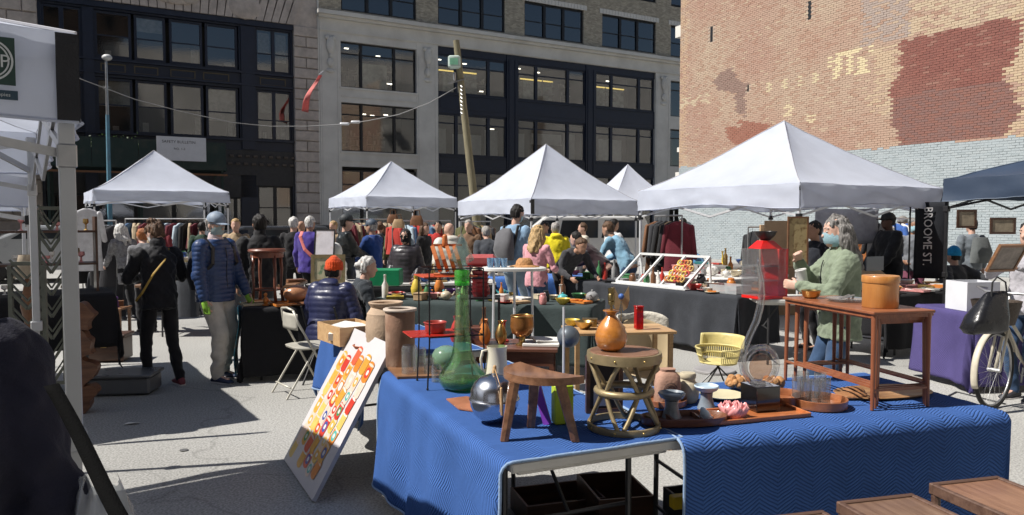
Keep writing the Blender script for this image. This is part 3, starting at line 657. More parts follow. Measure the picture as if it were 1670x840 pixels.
def tent_px(pL, pN, pR, yN, yP, label, **k):
    aL, aN, aR = [(p - 835) / 1200 for p in (pL, pN, pR)]; S_ = k.get('size', 3.0); q = (aR - aN) / (aN - aL)
    ph = atan2(q + aR, 1 - q * aL); c, s = cos(ph), sin(ph); d = S_ * (c + aL * s) / (aN - aL)
    N = Vector((aN * d, d)); b = Vector((s, c)); a = Vector((-c, s)); ctr = N + (a + b) * S_ / 2
    zb = D(pN, yN, d).z; zp = D(835 + ctr.x / ctr.y * 1200, yP, ctr.y).z
    print('TENT', label[:30], 'N', [round(x, 2) for x in N], 'b', round(s, 2), round(c, 2), 'zb', round(zb, 2), 'zp', round(zp, 2))
    return canopy(N, b, zb, zp, label, **k), N, b, a
T4, T4N, T4b, T4a = tent_px(1040, 1303, 1535, 340, 197, 'largest white canopy tent in front of the sunlit brick wall, right of centre', val=.31, lift=.07)
T3, T3N, T3b, T3a = tent_px(747, 866, 1040, 350, 235, 'white canopy tent with a black corner strap in front of the navy window bays', val=.33)
T2, T2N, T2b, T2a = tent_px(537, 598, 745, 337, 263, 'white canopy tent above the clothes racks, left of the leaning pole', val=.30)
T1, T1N, T1b, T1a = tent_px(139, 153, 375, 328, 245, 'white canopy tent in front of the green sidewalk shed', val=.27)
T3x, _, _, _ = tent_px(950, 1000, 1100, 338, 268, 'small far white canopy whose peak shows between the two big white canopies', val=.28)
T6, _, _, _ = tent_px(1120, 1150, 1224, 357, 322, 'far white canopy seen under the largest white canopy', val=.3)
TB = canopy((-3.63, 5.6), Vector((-.564, .826)).normalized(), 1.72, 2.45, 'white canopy tent at the left edge sheltering the glassware stall', val=.27)
o = one('corner_strap', Geo().b2(-.03, .05, -.05, -.028, T3N[1] * 0 + 1.76, 2.06), M_blk, 'black strap hanging at the corner of the white canopy by the denim-shirted man', 'strap', (T3N[0], T3N[1], 0), atan2(T3b[1], T3b[0])) 
# near tent at the left edge
NF, BF = (-1.275, 2.18), Vector((-.57, .822)).normalized()
F2 = canopy(NF, BF, 1.905, 2.80, 'nearest white canopy at the left edge with a black valance stripe and round UP emblem', val=.262, frame=mat('brushed aluminium leg', (.42, .43, .44), rough=.42, metal=.35, var=.06), leg=.042, detail=2, lift=.0)
canopy((-2.75, -2.85), Vector((1, 0)), 1.92, 2.8, 'unseen white canopy tent added behind the camera to shade the foreground')  # unseen canopy, added to darken the ground and blanket drape in front
# stripe, logo on the valance (local: front edge runs along +y from the near corner, outside is -x)
M_strp = fab('black valance stripe', (.03, .03, .033), sheen=0)
g = Geo(); g.grid(lambda u, v: Vector((-.030 - .004 * sin(v * 9), -.004 + u * .058, 1.905 + v * .252)), 4, 8); obj('valance_stripe', g, M_strp, F2)
g = Geo(); g.b2(-.034, -.028, .150, .31, 1.995, 2.125); lg = obj('emblem', g, mat('dark green print', (.02, .05, .04)), F2)
g = Geo(); g.b2(-.034, -.028, .146, .215, 1.955, 1.980); obj('small_label', g, mat('dark blue label', (.03, .06, .09)), F2)
g = Geo()
def ringz(g, y, z, r0, r1, x, n=40):
    vs = [(x, y + r * cos(2 * pi * i / n), z + r * sin(2 * pi * i / n)) for r in (r0, r1) for i in range(n)]
    g.add(vs, [(i, (i + 1) % n, n + (i + 1) % n, n + i) for i in range(n)])
M_wp = mat('white print', (.55, .58, .58), rough=.7)
ringz(g, .212, 2.060, .045, .049, -.0365); ringz(g, .212, 2.060, .053, .058, -.0365); obj('emblem_ring', g, M_wp, lg)
textobj('UP', .05, M_wp, (-.0372, .222, 2.042), (pi / 2, 0, -pi / 2), lg, 'emblem_lettering', ext=.0005)
textobj('canopies', .014, M_wp, (-.0372, .212, 1.963), (pi / 2, 0, -pi / 2), lg, 'label_lettering', ext=.0004)
# navy canopy at the right
TN = canopy((6.75, 6.4), Vector((.868, .496)), 1.86, 2.75, 'navy blue canopy tent at the right edge', val=.27, cloth=mat('navy tent fabric', (.035, .055, .095), rough=.55, var=.1, scale=2, bump=.2, bscale=6, tl=.1), frame=M_blkm, group='dark canopies', seamc=mat('navy seam', (.09, .12, .17)))
# ---------------------------------------------------------------- people
TMP = bpy.data.scenes.new('tmp')
def vox(g, size, smooth=3, fac=.5, disp=None):
    """fuse closed shapes into one skin"""
    me = g.mesh('v'); bm = bmesh.new(); bm.from_mesh(me); bmesh.ops.recalc_face_normals(bm, faces=bm.faces); bm.to_mesh(me); bm.free()
    o = bpy.data.objects.new('v', me); TMP.collection.objects.link(o)
    r = o.modifiers.new('r', 'REMESH'); r.mode = 'VOXEL'; r.voxel_size = size
    if smooth: s = o.modifiers.new('s', 'SMOOTH'); s.factor = fac; s.iterations = smooth
    with bpy.context.temp_override(scene=TMP, view_layer=TMP.view_layers[0]): dg = bpy.context.evaluated_depsgraph_get()
    dg.update()
    m2 = bpy.data.meshes.new_from_object(o.evaluated_get(dg)); bpy.data.objects.remove(o); bpy.data.meshes.remove(me)
    if disp:
        n = len(m2.vertices); co = np.empty(n * 3); m2.vertices.foreach_get('co', co); co = co.reshape(-1, 3)
        nr = np.empty(n * 3); m2.vertex_normals.foreach_get('vector', nr); nr = nr.reshape(-1, 3)
        co = co + nr * disp(co)[:, None]; m2.vertices.foreach_set('co', co.ravel()); m2.update()
    m2.polygons.foreach_set('use_smooth', [True] * len(m2.polygons)); m2.materials.clear()
    return m2
def nz(co, s, o=0.0):
    x, y, z = co[:, 0] * s + o, co[:, 1] * s + o * 1.3, co[:, 2] * s
    return (np.sin(x * 1.7 + np.sin(z * 1.3 + y)) * np.sin(y * 2.1 + np.sin(x * 1.1)) + .6 * np.sin(z * 2.3 + 1.5 * np.sin(x * 1.9 + y * .7)) + .4 * np.sin(x * 4.1 + z * 3.3 + np.sin(y * 5)))
def ik(a, b, l1, l2, hint):
    d = b - a; L_ = min(max(d.length, abs(l1 - l2) + .02), l1 + l2 - .004); u = d.normalized(); x = (l1 * l1 - l2 * l2 + L_ * L_) / (2 * L_); h = sqrt(max(0, l1 * l1 - x * x))
    p = hint - u * hint.dot(u); p = p.normalized() if p.length > 1e-4 else u.orthogonal().normalized()
    return a + u * x + p * h, a + u * L_
X, Y, Z = Vector((1, 0, 0)), Vector((0, 1, 0)), Vector((0, 0, 1))
def person(label, loc, h, face, jacket, pants, hair, skin='pale', group=None, lean=0, sit=False, hands=None, elbow=None, yaw=0, pitch=0, roll=0, vx=.018,
           puff=.0, quilt=0, hem=.10, mask=None, hat=None, hatc=None, shoes=None, bulk=1.0, wide=1.0, fem=False, feet=None, sleeve=True, hairlen='short', extra=None, hood=False, top=None, glove=None, collar=None, legs=True, coatlen=None, bend=0, zoff=0, open_top=None):
    s = h / 1.72; near = vx < .011
    loc = Vector((loc[0], loc[1], zoff)); root = thing('person', label, 'person', loc, radians(face), group); root.scale = (s, s, s)
    # skeleton
    hz = .53 if sit else .93
    P = Vector((0, 0, hz)); ln = radians(lean); RT = Matrix.Rotation(-ln, 3, 'X'); up = RT @ Z; fw = RT @ Y
    Nk = P + up * .50; ln2 = radians(lean * .6 + bend); R2 = Matrix.Rotation(-ln2, 3, 'X')
    Hd = Nk + R2 @ Vector((0, .025, .165)); HR = Matrix.Rotation(radians(yaw), 3, 'Z') @ Matrix.Rotation(-radians(pitch) - ln * .3, 3, 'X') @ Matrix.Rotation(radians(roll), 3, 'Y')
    hx, hy, hzz = HR @ X, HR @ Y, HR @ Z
    sw = .165 if fem else .185; sh = [Nk + X * (sg * sw) - up * .055 for sg in (-1, 1)]; hp = [P + X * (sg * .09) - Z * .03 for sg in (-1, 1)]
    hands = hands or [(-.27, .04, .80), (.27, .04, .80)]
    if sit and hands[0][2] > 99: pass
    elbow = elbow or [(-.6, -1, -.2), (.6, -1, -.2)]
    hands = [Vector(q) for q in hands]; el, wr = [], []
    for i in range(2):
        e_, w_ = ik(sh[i], hands[i], .285, .255, Vector(elbow[i])); el.append(e_); wr.append(w_)
    feet = feet or ([(-.11, .42, .08), (.11, .42, .08)] if sit else [(-.10, .0, .08), (.10, .03, .08)])
    kn, an = [], []
    for i in range(2):
        k_, a_ = ik(hp[i], Vector(feet[i]), .43, .42, Vector((0, 1, .1)) if not sit else Vector((0, .6, 1))); kn.append(k_); an.append(a_)
    # body
    g = Geo()
    g.loft([(Hd + hzz * z + hy * y, hx * a, hy * b) for z, y, a, b in ((-.118, .045, .018, .022), (-.10, .035, .045, .05), (-.07, .022, .060, .072), (-.03, .008, .070, .088), (.02, .0, .076, .096), (.06, -.004, .073, .092), (.09, -.006, .058, .074), (.110, -.006, .032, .042), (.117, -.006, .01, .012))], 18)
    g.cap(Hd + hy * .083 + hzz * .005, Hd + hy * .104 - hzz * .028, .010, .015, 8)   # nose
    for sg in (-1, 1): g.ball(Hd + hx * (sg * .077) - hy * .008 - hzz * .01, (.010, .022, .032), 8, HR)
    g.ball(Hd + hy * .079 - hzz * .062, (.024, .014, .009), 8, HR); g.ball(Hd + hy * .077 - hzz * .075, (.022, .014, .008), 8, HR)
    g.ball(Hd + hy * .076 + hzz * .03, (.055, .02, .012), 10, HR)  # brow
    g.cap(Nk - up * .05, Hd - hzz * .05 - hy * .015, .058, .052, 12)
    g.loft([(P - up * .10, X * .14, fw * .10), (P + up * .0, X * .155, fw * .11), (P + up * .15, X * .13, fw * .09), (P + up * .33, X * .155, fw * .105), (P + up * .44, X * .15, fw * .085), (P + up * .49, X * .07, fw * .06)], 16)
    for i, sg in enumerate((-1, 1)):
        g.cap(sh[i], el[i], .048, .038); g.cap(el[i], wr[i], .038, .026)
        f = (wr[i] - el[i]).normalized(); n = X * -sg; n = (n - f * n.dot(f)).normalized(); u = f.cross(n)
        if u.dot(Y + Z * .3) < 0: u = -u
        g.loft([(wr[i] - f * .01, u * .024, n * .018), (wr[i] + f * .03, u * .036, n * .016), (wr[i] + f * .075, u * .040, n * .014), (wr[i] + f * .09, u * .036, n * .010)], 12)
        for q in range(4):
            o = (q - 1.5) * .0195; ln_ = (.064, .074, .070, .055)[q]; p0 = wr[i] + f * .082 - u * o; p1 = p0 + (f * .85 + n * .35) * ln_ * .45; p2 = p1 + (f * .5 + n * .8) * ln_ * .4; p3 = p2 + (f * .1 + n * .9) * ln_ * .25
            g.cap(p0, p1, .0095, .0088, 8); g.cap(p1, p2, .0088, .008, 8); g.cap(p2, p3, .008, .007, 8)
        p0 = wr[i] + f * .02 + u * .026; p1 = p0 + (f * .6 + u * .6 + n * .4) * .036; p2 = p1 + (f * .8 + n * .5 + u * .1) * .032; g.cap(p0, p1, .013, .011, 8); g.cap(p1, p2, .0105, .0085, 8)
        if legs: g.cap(hp[i], kn[i], .078, .052); g.cap(kn[i], an[i], .05, .034); g.cap(an[i] - Z * .03, an[i] + Y * .13 - Z * .045, .034, .026)
    bmesh_ = vox(g, max(vx * .62, .0065) if near else vx * .8, 2 if near else 1); body = obj('body', bmesh_, skinm(skin), root)
    # face
    if near or vx < .019:
        for sg in (-1, 1):
            g = Geo(); g.ball(Hd + hx * (sg * .031) + hy * .0835 + hzz * .006, (.0125, .007, .0065), 8, HR); e = obj('eye', g, mat('eye white', (.55, .52, .5), rough=.2), body, smooth='all')
            g = Geo(); g.ball(Hd + hx * (sg * .031) + hy * .089 + hzz * .006, (.006, .003, .006), 8, HR); g.tube([Hd + hx * (sg * (.014 + .036 * k / 4)) + hy * (.094 - .004 * k) + hzz * (.030 + .006 * sin(pi * k / 4)) for k in range(5)], .004, 5)
            obj('brow', g, hairm(hair) , body)
    if glove:
        for i in range(2):
            if glove[i]:
                f = (wr[i] - el[i]).normalized(); g = Geo(); g.cap(wr[i] - f * .02, wr[i] + f * .03, .029, .031, 10); g.cap(wr[i] + f * .03, wr[i] + f * .08, .038, .034, 10); 
                for q in range(4): g.cap(wr[i] + f * .08 + Y * (q - 1.5) * .022, wr[i] + f * .14 + Y * (q - 1.5) * .022, .0125, .011, 8)
                obj('glove', vox(g, .008, 2), glove[i], body)
    # jacket
    pf = puff
    g = Geo(); cl = coatlen if coatlen else hem; wf = 1.0 if not fem else .93
    rings = [(P - Z * cl if not sit else P - up * min(cl, .1) , .180 * wf, .135), (P + up * .02, .178 * wf, .132), (P + up * .16, .162 * wf, .118), (P + up * .32, .182 * wf, .128), (P + up * .42, .185 * wf, .108), (P + up * .475, .13, .088), (P + up * .52, .078, .072)]
    g.loft([(c, X * ((a + pf) * bulk), fw * ((b + pf) * bulk)) for c, a, b in rings], 22, pw=2.3)
    if collar: g.cap(Nk - up * .0, Nk + up * .06 + R2 @ Y * .0, .078, .074, 14)
    if sleeve:
        for i in range(2):
            m_ = (sh[i] + el[i]) / 2; e2 = wr[i] + (el[i] - wr[i]).normalized() * .02
            g.cap(sh[i] - X * 0, el[i], .068 + pf * .8, .054 + pf * .7, 14); g.cap(el[i], e2, .054 + pf * .7, .040 + pf * .4, 14); g.ball(el[i] + (el[i] - (sh[i] + wr[i]) / 2).normalized() * .012, .056 + pf * .7, 12)
    else:
        for i in range(2): g.cap(sh[i], sh[i].lerp(el[i], .6), .066, .062, 14)
    if hood:
        g.loft([(Nk - up * .06 - fw * .075, X * .12, fw * .05), (Nk + up * .01 - fw * .085, X * .125, fw * .065), (Nk + up * .06 - fw * .05, X * .10, fw * .06), (Nk + up * .075 - fw * .02, X * .07, fw * .05)], 14)
    ph = U(0, 9)
    def dj(co):
        d = .006 * nz(co, 9, ph) + .0045 * nz(co, 21, ph) + .0018 * nz(co, 47, ph)
        if quilt:
            # quilting lines run round the trunk and round the sleeves
            d = .0022 * nz(co, 11, ph); pz = co @ np.array(up); dd = np.full(len(co), 1e9); tt = pz.copy()
            for i in range(2):
                for a, b in ((sh[i], el[i]), (el[i], wr[i])):
                    a_, b_ = np.array(a), np.array(b); ab = b_ - a_; t = np.clip(((co - a_) @ ab) / (ab @ ab), 0, 1); ds = np.linalg.norm(co - a_ - t[:, None] * ab, axis=1)
                    ok = (ds < .095) & (ds < dd) & (np.abs(co[:, 0]) > .13 if not sit or True else True); base = 0 if a == sh[i] else .285
                    tt[ok] = -(base + t[ok] * np.linalg.norm(ab)) + float(up.dot(sh[i])); dd[ok] = ds[ok]
            d += .0065 * (np.abs(np.sin(tt * pi / quilt)) ** .55 - .6)
        return d
    jm = jacket
    if coatlen and coatlen > .25:
        pass
    jk = obj('jacket' , vox(g, vx * (.8 if near else 1), 3, disp=dj), jm, root)
    if open_top:
        g = Geo(); c = P + up * .34 + fw * ((.128 + pf) * bulk - .002)
        g.loft([(P + up * .05 + fw * (.12 + pf), X * .035, fw * .02), (P + up * .34 + fw * (.122 + pf), X * .05, fw * .02), (P + up * .47 + fw * (.075 + pf), X * .07, fw * .03), (P + up * .535 + fw * .02, X * .072, fw * .06)], 12)
        obj('shirt', vox(g, vx, 2), open_top, root)
    elif near:
        g = Geo(); z0 = P + up * .0 + fw * (.137 + pf)
        g.tube([P + up * (.02 + .42 * k / 8) + fw * ((.130, .124, .121, .120, .122, .126, .127, .122, .108)[k] * bulk + pf + .004) for k in range(9)], .004, 5); obj('zip', g, M_blk, jk)
    # trousers
    if legs:
        g = Geo(); g.loft([(P - Z * .13, X * .15 * wide ** .5, Y * .115), (P - Z * .06, X * .168, Y * .125), (P + up * .06, X * .155, fw * .112)], 16)
        for i in range(2):
            g.cap(hp[i] - Z * .02, kn[i], .088 * wide, .064 * wide, 14); e = an[i] + Z * .0; g.cap(kn[i], kn[i].lerp(an[i], .55), .064 * wide, .058 * wide, 14); g.cap(kn[i].lerp(an[i], .55), an[i] - Z * .005, .058 * wide, .047 * wide, 14)
        obj('trousers', vox(g, vx * (.9 if near else 1.1), 3, disp=lambda co: .0035 * nz(co, 13, ph) + .0055 * wide ** 2 * np.sin(co[:, 2] * 46 + 3 * nz(co, 6, ph)) * np.clip(1 - np.abs(co[:, 2] - .2) * 3.2, .12, 1)), pants, root)
        for i in range(2):
            g = Geo(); a = an[i]; g.loft([(a + Vector((0, -.075, -.055)), X * .03, Z * .022), (a + Vector((0, -.04, -.035)), X * .040, Z * .042), (a + Vector((0, .03, -.04)), X * .042, Z * .038), (a + Vector((0, .11, -.052)), X * .048, Z * .028), (a + Vector((0, .17, -.06)), X * .040, Z * .02), (a + Vector((0, .195, -.064)), X * .02, Z * .012)], 14)
            shoe = obj('shoe', vox(g, .009 if near else .014, 1), shoes or mat('dark shoe', (.03, .03, .035), rough=.5), root)
            g = Geo(); g.loft([(a + Vector((0, -.08, -.076)), X * .03, Z * .008), (a + Vector((0, -.04, -.074)), X * .044, Z * .009), (a + Vector((0, .11, -.074)), X * .052, Z * .009), (a + Vector((0, .19, -.074)), X * .03, Z * .008)], 12); obj('sole', g, mat('white rubber sole', (.5, .47, .45)) , shoe, smooth=True)
    # hair
    g = Geo(); hs = 1.0
    if hairlen != 'bald':
        for k in range(26 if hairlen == 'curly' else 10):
            a = U(0, 2 * pi); e_ = U(.1, 1.2); v = hx * cos(a) * cos(e_) * .074 + hy * (sin(a) * cos(e_) * .085 - .01) + hzz * (sin(e_) * .10 + .015)
            if v.dot(hy) > .05 and v.dot(hzz) < .07: continue
            g.ball(Hd + v, U(.018, .03) * (1.35 if hairlen == 'curly' else 1), 8)
        g.loft([(Hd + hzz * z + hy * y, hx * a, hy * b) for z, y, a, b in ((-.065, -.045, .060, .045), (-.03, -.035, .077, .062), (.02, -.028, .085, .080), (.055, -.010, .084, .098), (.09, -.008, .070, .086), (.118, -.008, .046, .056), (.130, -.008, .015, .018))], 18)
        if hairlen == 'long':
            for k in range(12):
                a = pi + pi * (k + .5) / 12; p = Hd + hx * cos(a) * .082 + hy * (sin(a) * .085 - .005); q = p - Z * .08 + (hx * cos(a) + hy * sin(a)) * .02; e2 = Nk - up * U(.03, .13) + X * cos(a) * .10 + fw * (sin(a) * .12 - .02)
                g.cap(p + hzz * .03, q, .030, .034, 8); g.cap(q, e2, .034, .022, 8)
        if hairlen == 'bun': g.ball(Hd - hy * .115 + hzz * .02, (.042, .042, .04), 10)
        if hairlen == 'tail': g.cap(Hd - hy * .11 + hzz * .02, Hd - hy * .13 - hzz * .10, .03, .022, 8)
        if hairlen == 'up': [g.ball(Hd - hy * (.03 + U(-.03, .04)) + hzz * U(.10, .135) + hx * U(-.04, .04), .032, 8) for _ in range(7)]
        obj('hair', vox(g, max(vx * .62, .0065) if near else vx * .9, 1, disp=lambda co: .0055 * nz(co * np.array([1, 1, .3]), 42, ph) + .0035 * nz(co * np.array([1, 1, .25]), 88, ph + 2) + .002 * np.sin(co[:, 0] * 190 + co[:, 1] * 60 + 3 * nz(co, 9, ph))), hairm(hair), root)
    if hat == 'cap':
        g = Geo(); g.loft([(Hd + hzz * z - hy * .004, hx * a, hy * b) for z, a, b in ((.035, .090, .108), (.06, .090, .108), (.09, .080, .097), (.118, .058, .072), (.136, .028, .034), (.140, .008, .01))], 20)
        g.add([Hd + hzz * (.042 - .10 * (r_ - .098) - .25 * (cos(t)) ** 2 * .07) + hx * cos(t) * (.082 - (r_ - .1) * .25) + hy * (sin(t) * r_) for r_ in (.09, .19) for t in [pi * k / 12 for k in range(13)]] + [Hd + hzz * (.036 - .10 * (r_ - .098) - .25 * (cos(t)) ** 2 * .07) + hx * cos(t) * (.082 - (r_ - .1) * .25) + hy * (sin(t) * r_) for r_ in (.09, .19) for t in [pi * k / 12 for k in range(13)]],
              [(k, k + 1, 14 + k, 13 + k) for k in range(12)] + [(26 + k + 1, 26 + k, 39 + k, 40 + k) for k in range(12)] + [(13 + k, 14 + k, 40 + k, 39 + k) for k in range(12)])
        g.ball(Hd + hzz * .141 - hy * .004, .007, 8); ht = obj('cap', g, hatc, root, smooth=35)
    elif hat == 'beanie':
        g = Geo(); g.loft([(Hd + hzz * z - hy * .006, hx * a, hy * b) for z, a, b in ((.0, .088, .106), (.012, .094, .112), (.045, .093, .111), (.05, .089, .108), (.09, .084, .10), (.125, .062, .075), (.15, .034, .04), (.158, .012, .014))], 24)
        m_ = vox(g, .008 if vx < .02 else .012, 1, disp=lambda co: .002 * np.sin(np.arctan2(co[:, 1] - Hd.y, co[:, 0] - Hd.x) * 26) + .003 * nz(co, 16)); obj('beanie', m_, hatc, root)
    elif hat == 'scarf':
        g = Geo(); g.ball(Hd + hzz * .015 - hy * .018, (.096, .108, .125), 14, HR); g.cap(Hd - hy * .05 - hzz * .05, Nk - up * .08 - fw * .09, .075, .06); obj('headscarf', vox(g, vx, 2), hatc, root)
    if mask:
        g = Geo(); w_ = [(-.072, .012), (-.06, .055), (-.035, .085), (0, .108), (.035, .085), (.06, .055), (.072, .012)]; rows = [(-.115, .60), (-.085, .92), (-.05, 1.0), (-.02, 1.04), (.0, .97)]
        for zz, k in rows: g.v += [tuple(Hd + hx * x * min(k * 1.05, 1.0) + hy * y * k + hzz * zz) for x, y in w_]
        nf = [(r * 7 + c, r * 7 + c + 1, (r + 1) * 7 + c + 1, (r + 1) * 7 + c) for r in range(4) for c in range(6)]; g.f += nf; g.m += [0] * len(nf)
        for sg in (-1, 1):
            for zz in (-.09, -.005): g.tube([Hd + hx * sg * .070 + hy * .013 + hzz * zz, Hd + hx * sg * .083 - hy * .01 + hzz * (zz * .5), Hd + hx * sg * .084 - hy * .02 + hzz * 0], .0018, 4)
        obj('mask', g, mask, root, smooth=60)
    ctx = dict(root=root, Hd=Hd, hx=hx, hy=hy, hz=hzz, Nk=Nk, P=P, sh=sh, el=el, wr=wr, up=up, fw=fw, body=body, s=s)
    if extra: extra(ctx)
    return ctx
HAIR = dict(brown=(.10, .055, .03), dark=(.012, .01, .009), grey=(.33, .31, .29), white=(.55, .54, .52), ginger=(.36, .13, .045), blond=(.42, .28, .13), black=(.008, .007, .008), saltpepper=(.19, .18, .17))
def hairm(k): return mat('hair ' + k, HAIR[k], rough=.55, var=.6, scale=60, stretch=(1, 1, .12), bump=1.0, bscale=120, spec=.4)
MK_B = fab('pale blue mask', (.33, .50, .56), sheen=0); MK_G = fab('grey green mask', (.32, .40, .40), sheen=0); MK_K = fab('black mask', (.015, .015, .018), sheen=0); MK_W = fab('white mask', (.6, .6, .6), sheen=0)
def pxy(px, d): return ((px - 835) / 1200 * d, d)
J = lambda n, c, **k: fab(n, c, **k)
PUF = dict(rough=.42, sheen=0, spec=.5, bump=.15, bscale=40, coat=.05)
jeans = fab('blue denim', (.035, .07, .14)); jeansl = fab('pale denim', (.20, .27, .34)); blackp = fab('black trousers', (.012, .012, .015)); darkp = fab('dark grey trousers', (.04, .04, .045)); khaki = fab('stone chinos', (.50, .46, .41), bump=.2)
# --- the standing woman in black
def bag_body(name, m, w, h, t): 
    g = Geo(); g.box((0, 0, -h / 2), (w, t, h), bev=.02); return g
def ex(c):
    g = Geo(); g.tube([c['Nk'] + Vector((.10, -.03, .0)), c['Nk'] + Vector((.02, -.15, -.12)), c['P'] + Vector((-.10, -.16, .25)), c['P'] + Vector((-.20, -.10, .05)), c['P'] + Vector((-.23, -.0, -.03))], .012, 6, flat=.4); obj('bag_strap', g, mat('ochre strap', (.35, .22, .04)), c['root'])
person('woman in black jacket and leggings, head bowed over her phone, back turned to us', pxy(258, 7.2), 1.62, 42, J('black padded jacket', (.010, .010, .013), rough=.75, bump=.3), blackp, 'brown', fem=True, vx=.0105, lean=4, bend=12, pitch=30, yaw=20, puff=.010, hem=.12,
       hands=[(-.10, .33, 1.12), (.10, .34, 1.13)], elbow=[(-1, -.6, -.6), (1, -.6, -.6)], mask=MK_W, hairlen='up', shoes=mat('black and pink trainer', (.16, .03, .04)), feet=[(-.12, .06, .08), (.15, -.12, .08)], collar=True, extra=ex)
def ex(c):
    for sg in (-1, 1):
        g = Geo(); g.tube([c['P'] + Vector((sg * .11, -.15, .22)), c['Nk'] + Vector((sg * .13, -.10, .01)), c['Nk'] + Vector((sg * .135, .0, .035)), c['Nk'] + Vector((sg * .14, .11, -.06)), c['P'] + Vector((sg * .17, .135, .28)), c['P'] + Vector((sg * .19, .04, .18))], .022, 8, flat=.3); obj('backpack_strap', g, M_blk, c['root'])
    g = Geo(); g.loft([(c['P'] + Vector((0, -.18, .0)), X * .13, Y * .06), (c['P'] + Vector((0, -.21, .15)), X * .15, Y * .08), (c['P'] + Vector((0, -.19, .38)), X * .13, Y * .06), (c['P'] + Vector((0, -.15, .45)), X * .07, Y * .03)], 14, pw=3); obj('backpack', g, fab('black backpack', (.02, .02, .025)), c['root'], smooth=True)
    g = Geo(); g.cap(c['Nk'] + Vector((0, .0, -.02)), c['Nk'] + Vector((0, .01, .055)), .080, .070, 14); g.loft([(c['Nk'] + Vector((0, .10, -.13)), X * .02, Y * .02), (c['Nk'] + Vector((0, .085, -.05)), X * .05, Y * .035), (c['Nk'] + Vector((0, .05, .02)), X * .07, Y * .045)], 12); obj('scarf', vox(g, .009, 2), fab('pale pink scarf', (.62, .50, .50)), c['root'])
person('man in quilted navy jacket, faded blue cap and lime green gloves', pxy(350, 7.45), 1.70, -112, J('navy quilted jacket', (.018, .042, .12), **PUF), khaki, 'grey', vx=.0105, puff=.022, quilt=.047, hem=.11, hat='cap', hatc=mat('faded blue cap', (.20, .25, .32), var=.3, scale=20), mask=MK_G, yaw=-8, pitch=8,
       hands=[(-.24, .20, .86), (.25, .10, .80)], glove=[mat('lime glove', (.24, .48, .05)), mat('lime glove', (.3, .6, .04))], wide=1.32, shoes=mat('navy trainer', (.02, .03, .07)), feet=[(-.13, -.04, .08), (.12, .12, .08)], bulk=1.04, extra=ex)
def ex(c):
    pass
person('woman in sage green jacket, long grey hair, holding a white cup', pxy(1372, 5.55), 1.66, 82, J('sage canvas jacket', (.20, .24, .17), bump=.5, bscale=50), jeans, 'saltpepper', fem=True, vx=.0105, puff=.018, hem=.17, mask=MK_B, hairlen='long', yaw=4, pitch=4, bend=4,
       hands=[(-.10, .34, 1.17), (.04, .30, 1.36)], elbow=[(-.7, -.2, -1), (.7, -.1, -1)], collar=True, feet=[(-.10, -.05, .08), (.12, .1, .08)])
w_ = Vector((*pxy(1310, 5.5), 1.17)); g = Geo(); g.lathe([(0, 0), (.030, 0), (.033, .02), (.040, .115), (.043, .12), (.040, .125), (.036, .122), (.034, .03), (0, .028)], 20)
one('takeaway_cup', g, M_white, 'white cup with red print held by the woman in the sage green jacket', 'cup', G(1310, 460, 1.16) * 0 + Vector((pxy(1313, 5.5)[0], 5.5, 1.135)), rot=(0, radians(-14), 0))
# --- foreground shoulder at the left
person('person in dark navy fleece at the lower left corner, head out of frame', (-1.12, 1.25), 1.69, 30, J('dark navy fleece', (.016, .016, .028), bump=.3, bscale=260, sheen=.05), blackp, 'dark', vx=.0105, puff=.03, bulk=1.08, lean=16, bend=10, hands=[(-.24, .22, .92), (.27, .12, .84)], hem=.12)
# ---------------------------------------------------------------- near tables and their blankets
def blanket_mat(name, c):
    m = mat(name, c, rough=.85, var=.12, scale=3, spec=.12); t = m.node_tree; L = t.links.new; P = t.nodes['Principled BSDF']
    uv = nd(t, 'ShaderNodeUVMap'); sp = nd(t, 'ShaderNodeSeparateXYZ'); L(uv.outputs[0], sp.inputs[0])
    def M(op, a, b=None, c=None):
        n = nd(t, 'ShaderNodeMath', operation=op)
        for i, x in enumerate((a, b, c)):
            if x is None: continue
            if isinstance(x, (int, float)): n.inputs[i].default_value = x
            else: L(x, n.inputs[i])
        return n.outputs[0]
    nz_ = nd(t, 'ShaderNodeTexNoise'); nz_.inputs['Scale'].default_value = 7; nz_.inputs['Detail'].default_value = 2; L(uv.outputs[0], nz_.inputs[0])
    tri = M('PINGPONG', sp.outputs[0], .085); ph = M('ADD', sp.outputs[1], M('MULTIPLY', tri, .62)); ph = M('ADD', ph, M('MULTIPLY', nz_.outputs[0], .03))
    h = M('POWER', M('ABSOLUTE', M('SINE', M('MULTIPLY', ph, pi / .0165))), .45)
    f = nd(t, 'ShaderNodeTexNoise'); f.inputs['Scale'].default_value = 260; f.inputs['Detail'].default_value = 4; L(uv.outputs[0], f.inputs[0])
    hh = M('ADD', h, M('MULTIPLY', f.outputs[0], .35)); b = nd(t, 'ShaderNodeBump'); b.inputs['Strength'].default_value = 1.0; b.inputs['Distance'].default_value = .0055; L(hh, b.inputs['Height']); L(b.outputs[0], P.inputs['Normal'])
    base = P.inputs['Base Color'].links[0].from_socket; mx = nd(t, 'ShaderNodeMixRGB', blend_type='MULTIPLY'); mx.inputs[0].default_value = 1; L(base, mx.inputs[1])
    mr = nd(t, 'ShaderNodeMapRange'); L(M('ADD', h, M('MULTIPLY', f.outputs[0], .5)), mr.inputs[0]); mr.inputs[1].default_value = .1; mr.inputs[2].default_value = 1.3; mr.inputs[3].default_value = .5; mr.inputs[4].default_value = 1.3
    L(mr.outputs[0], mx.inputs[2]); L(mx.outputs[0], P.inputs['Base Color']); return m
M_blue = blanket_mat('blue quilted blanket', (.042, .10, .285)); M_bind = fab('pale blue binding', (.22, .32, .48))
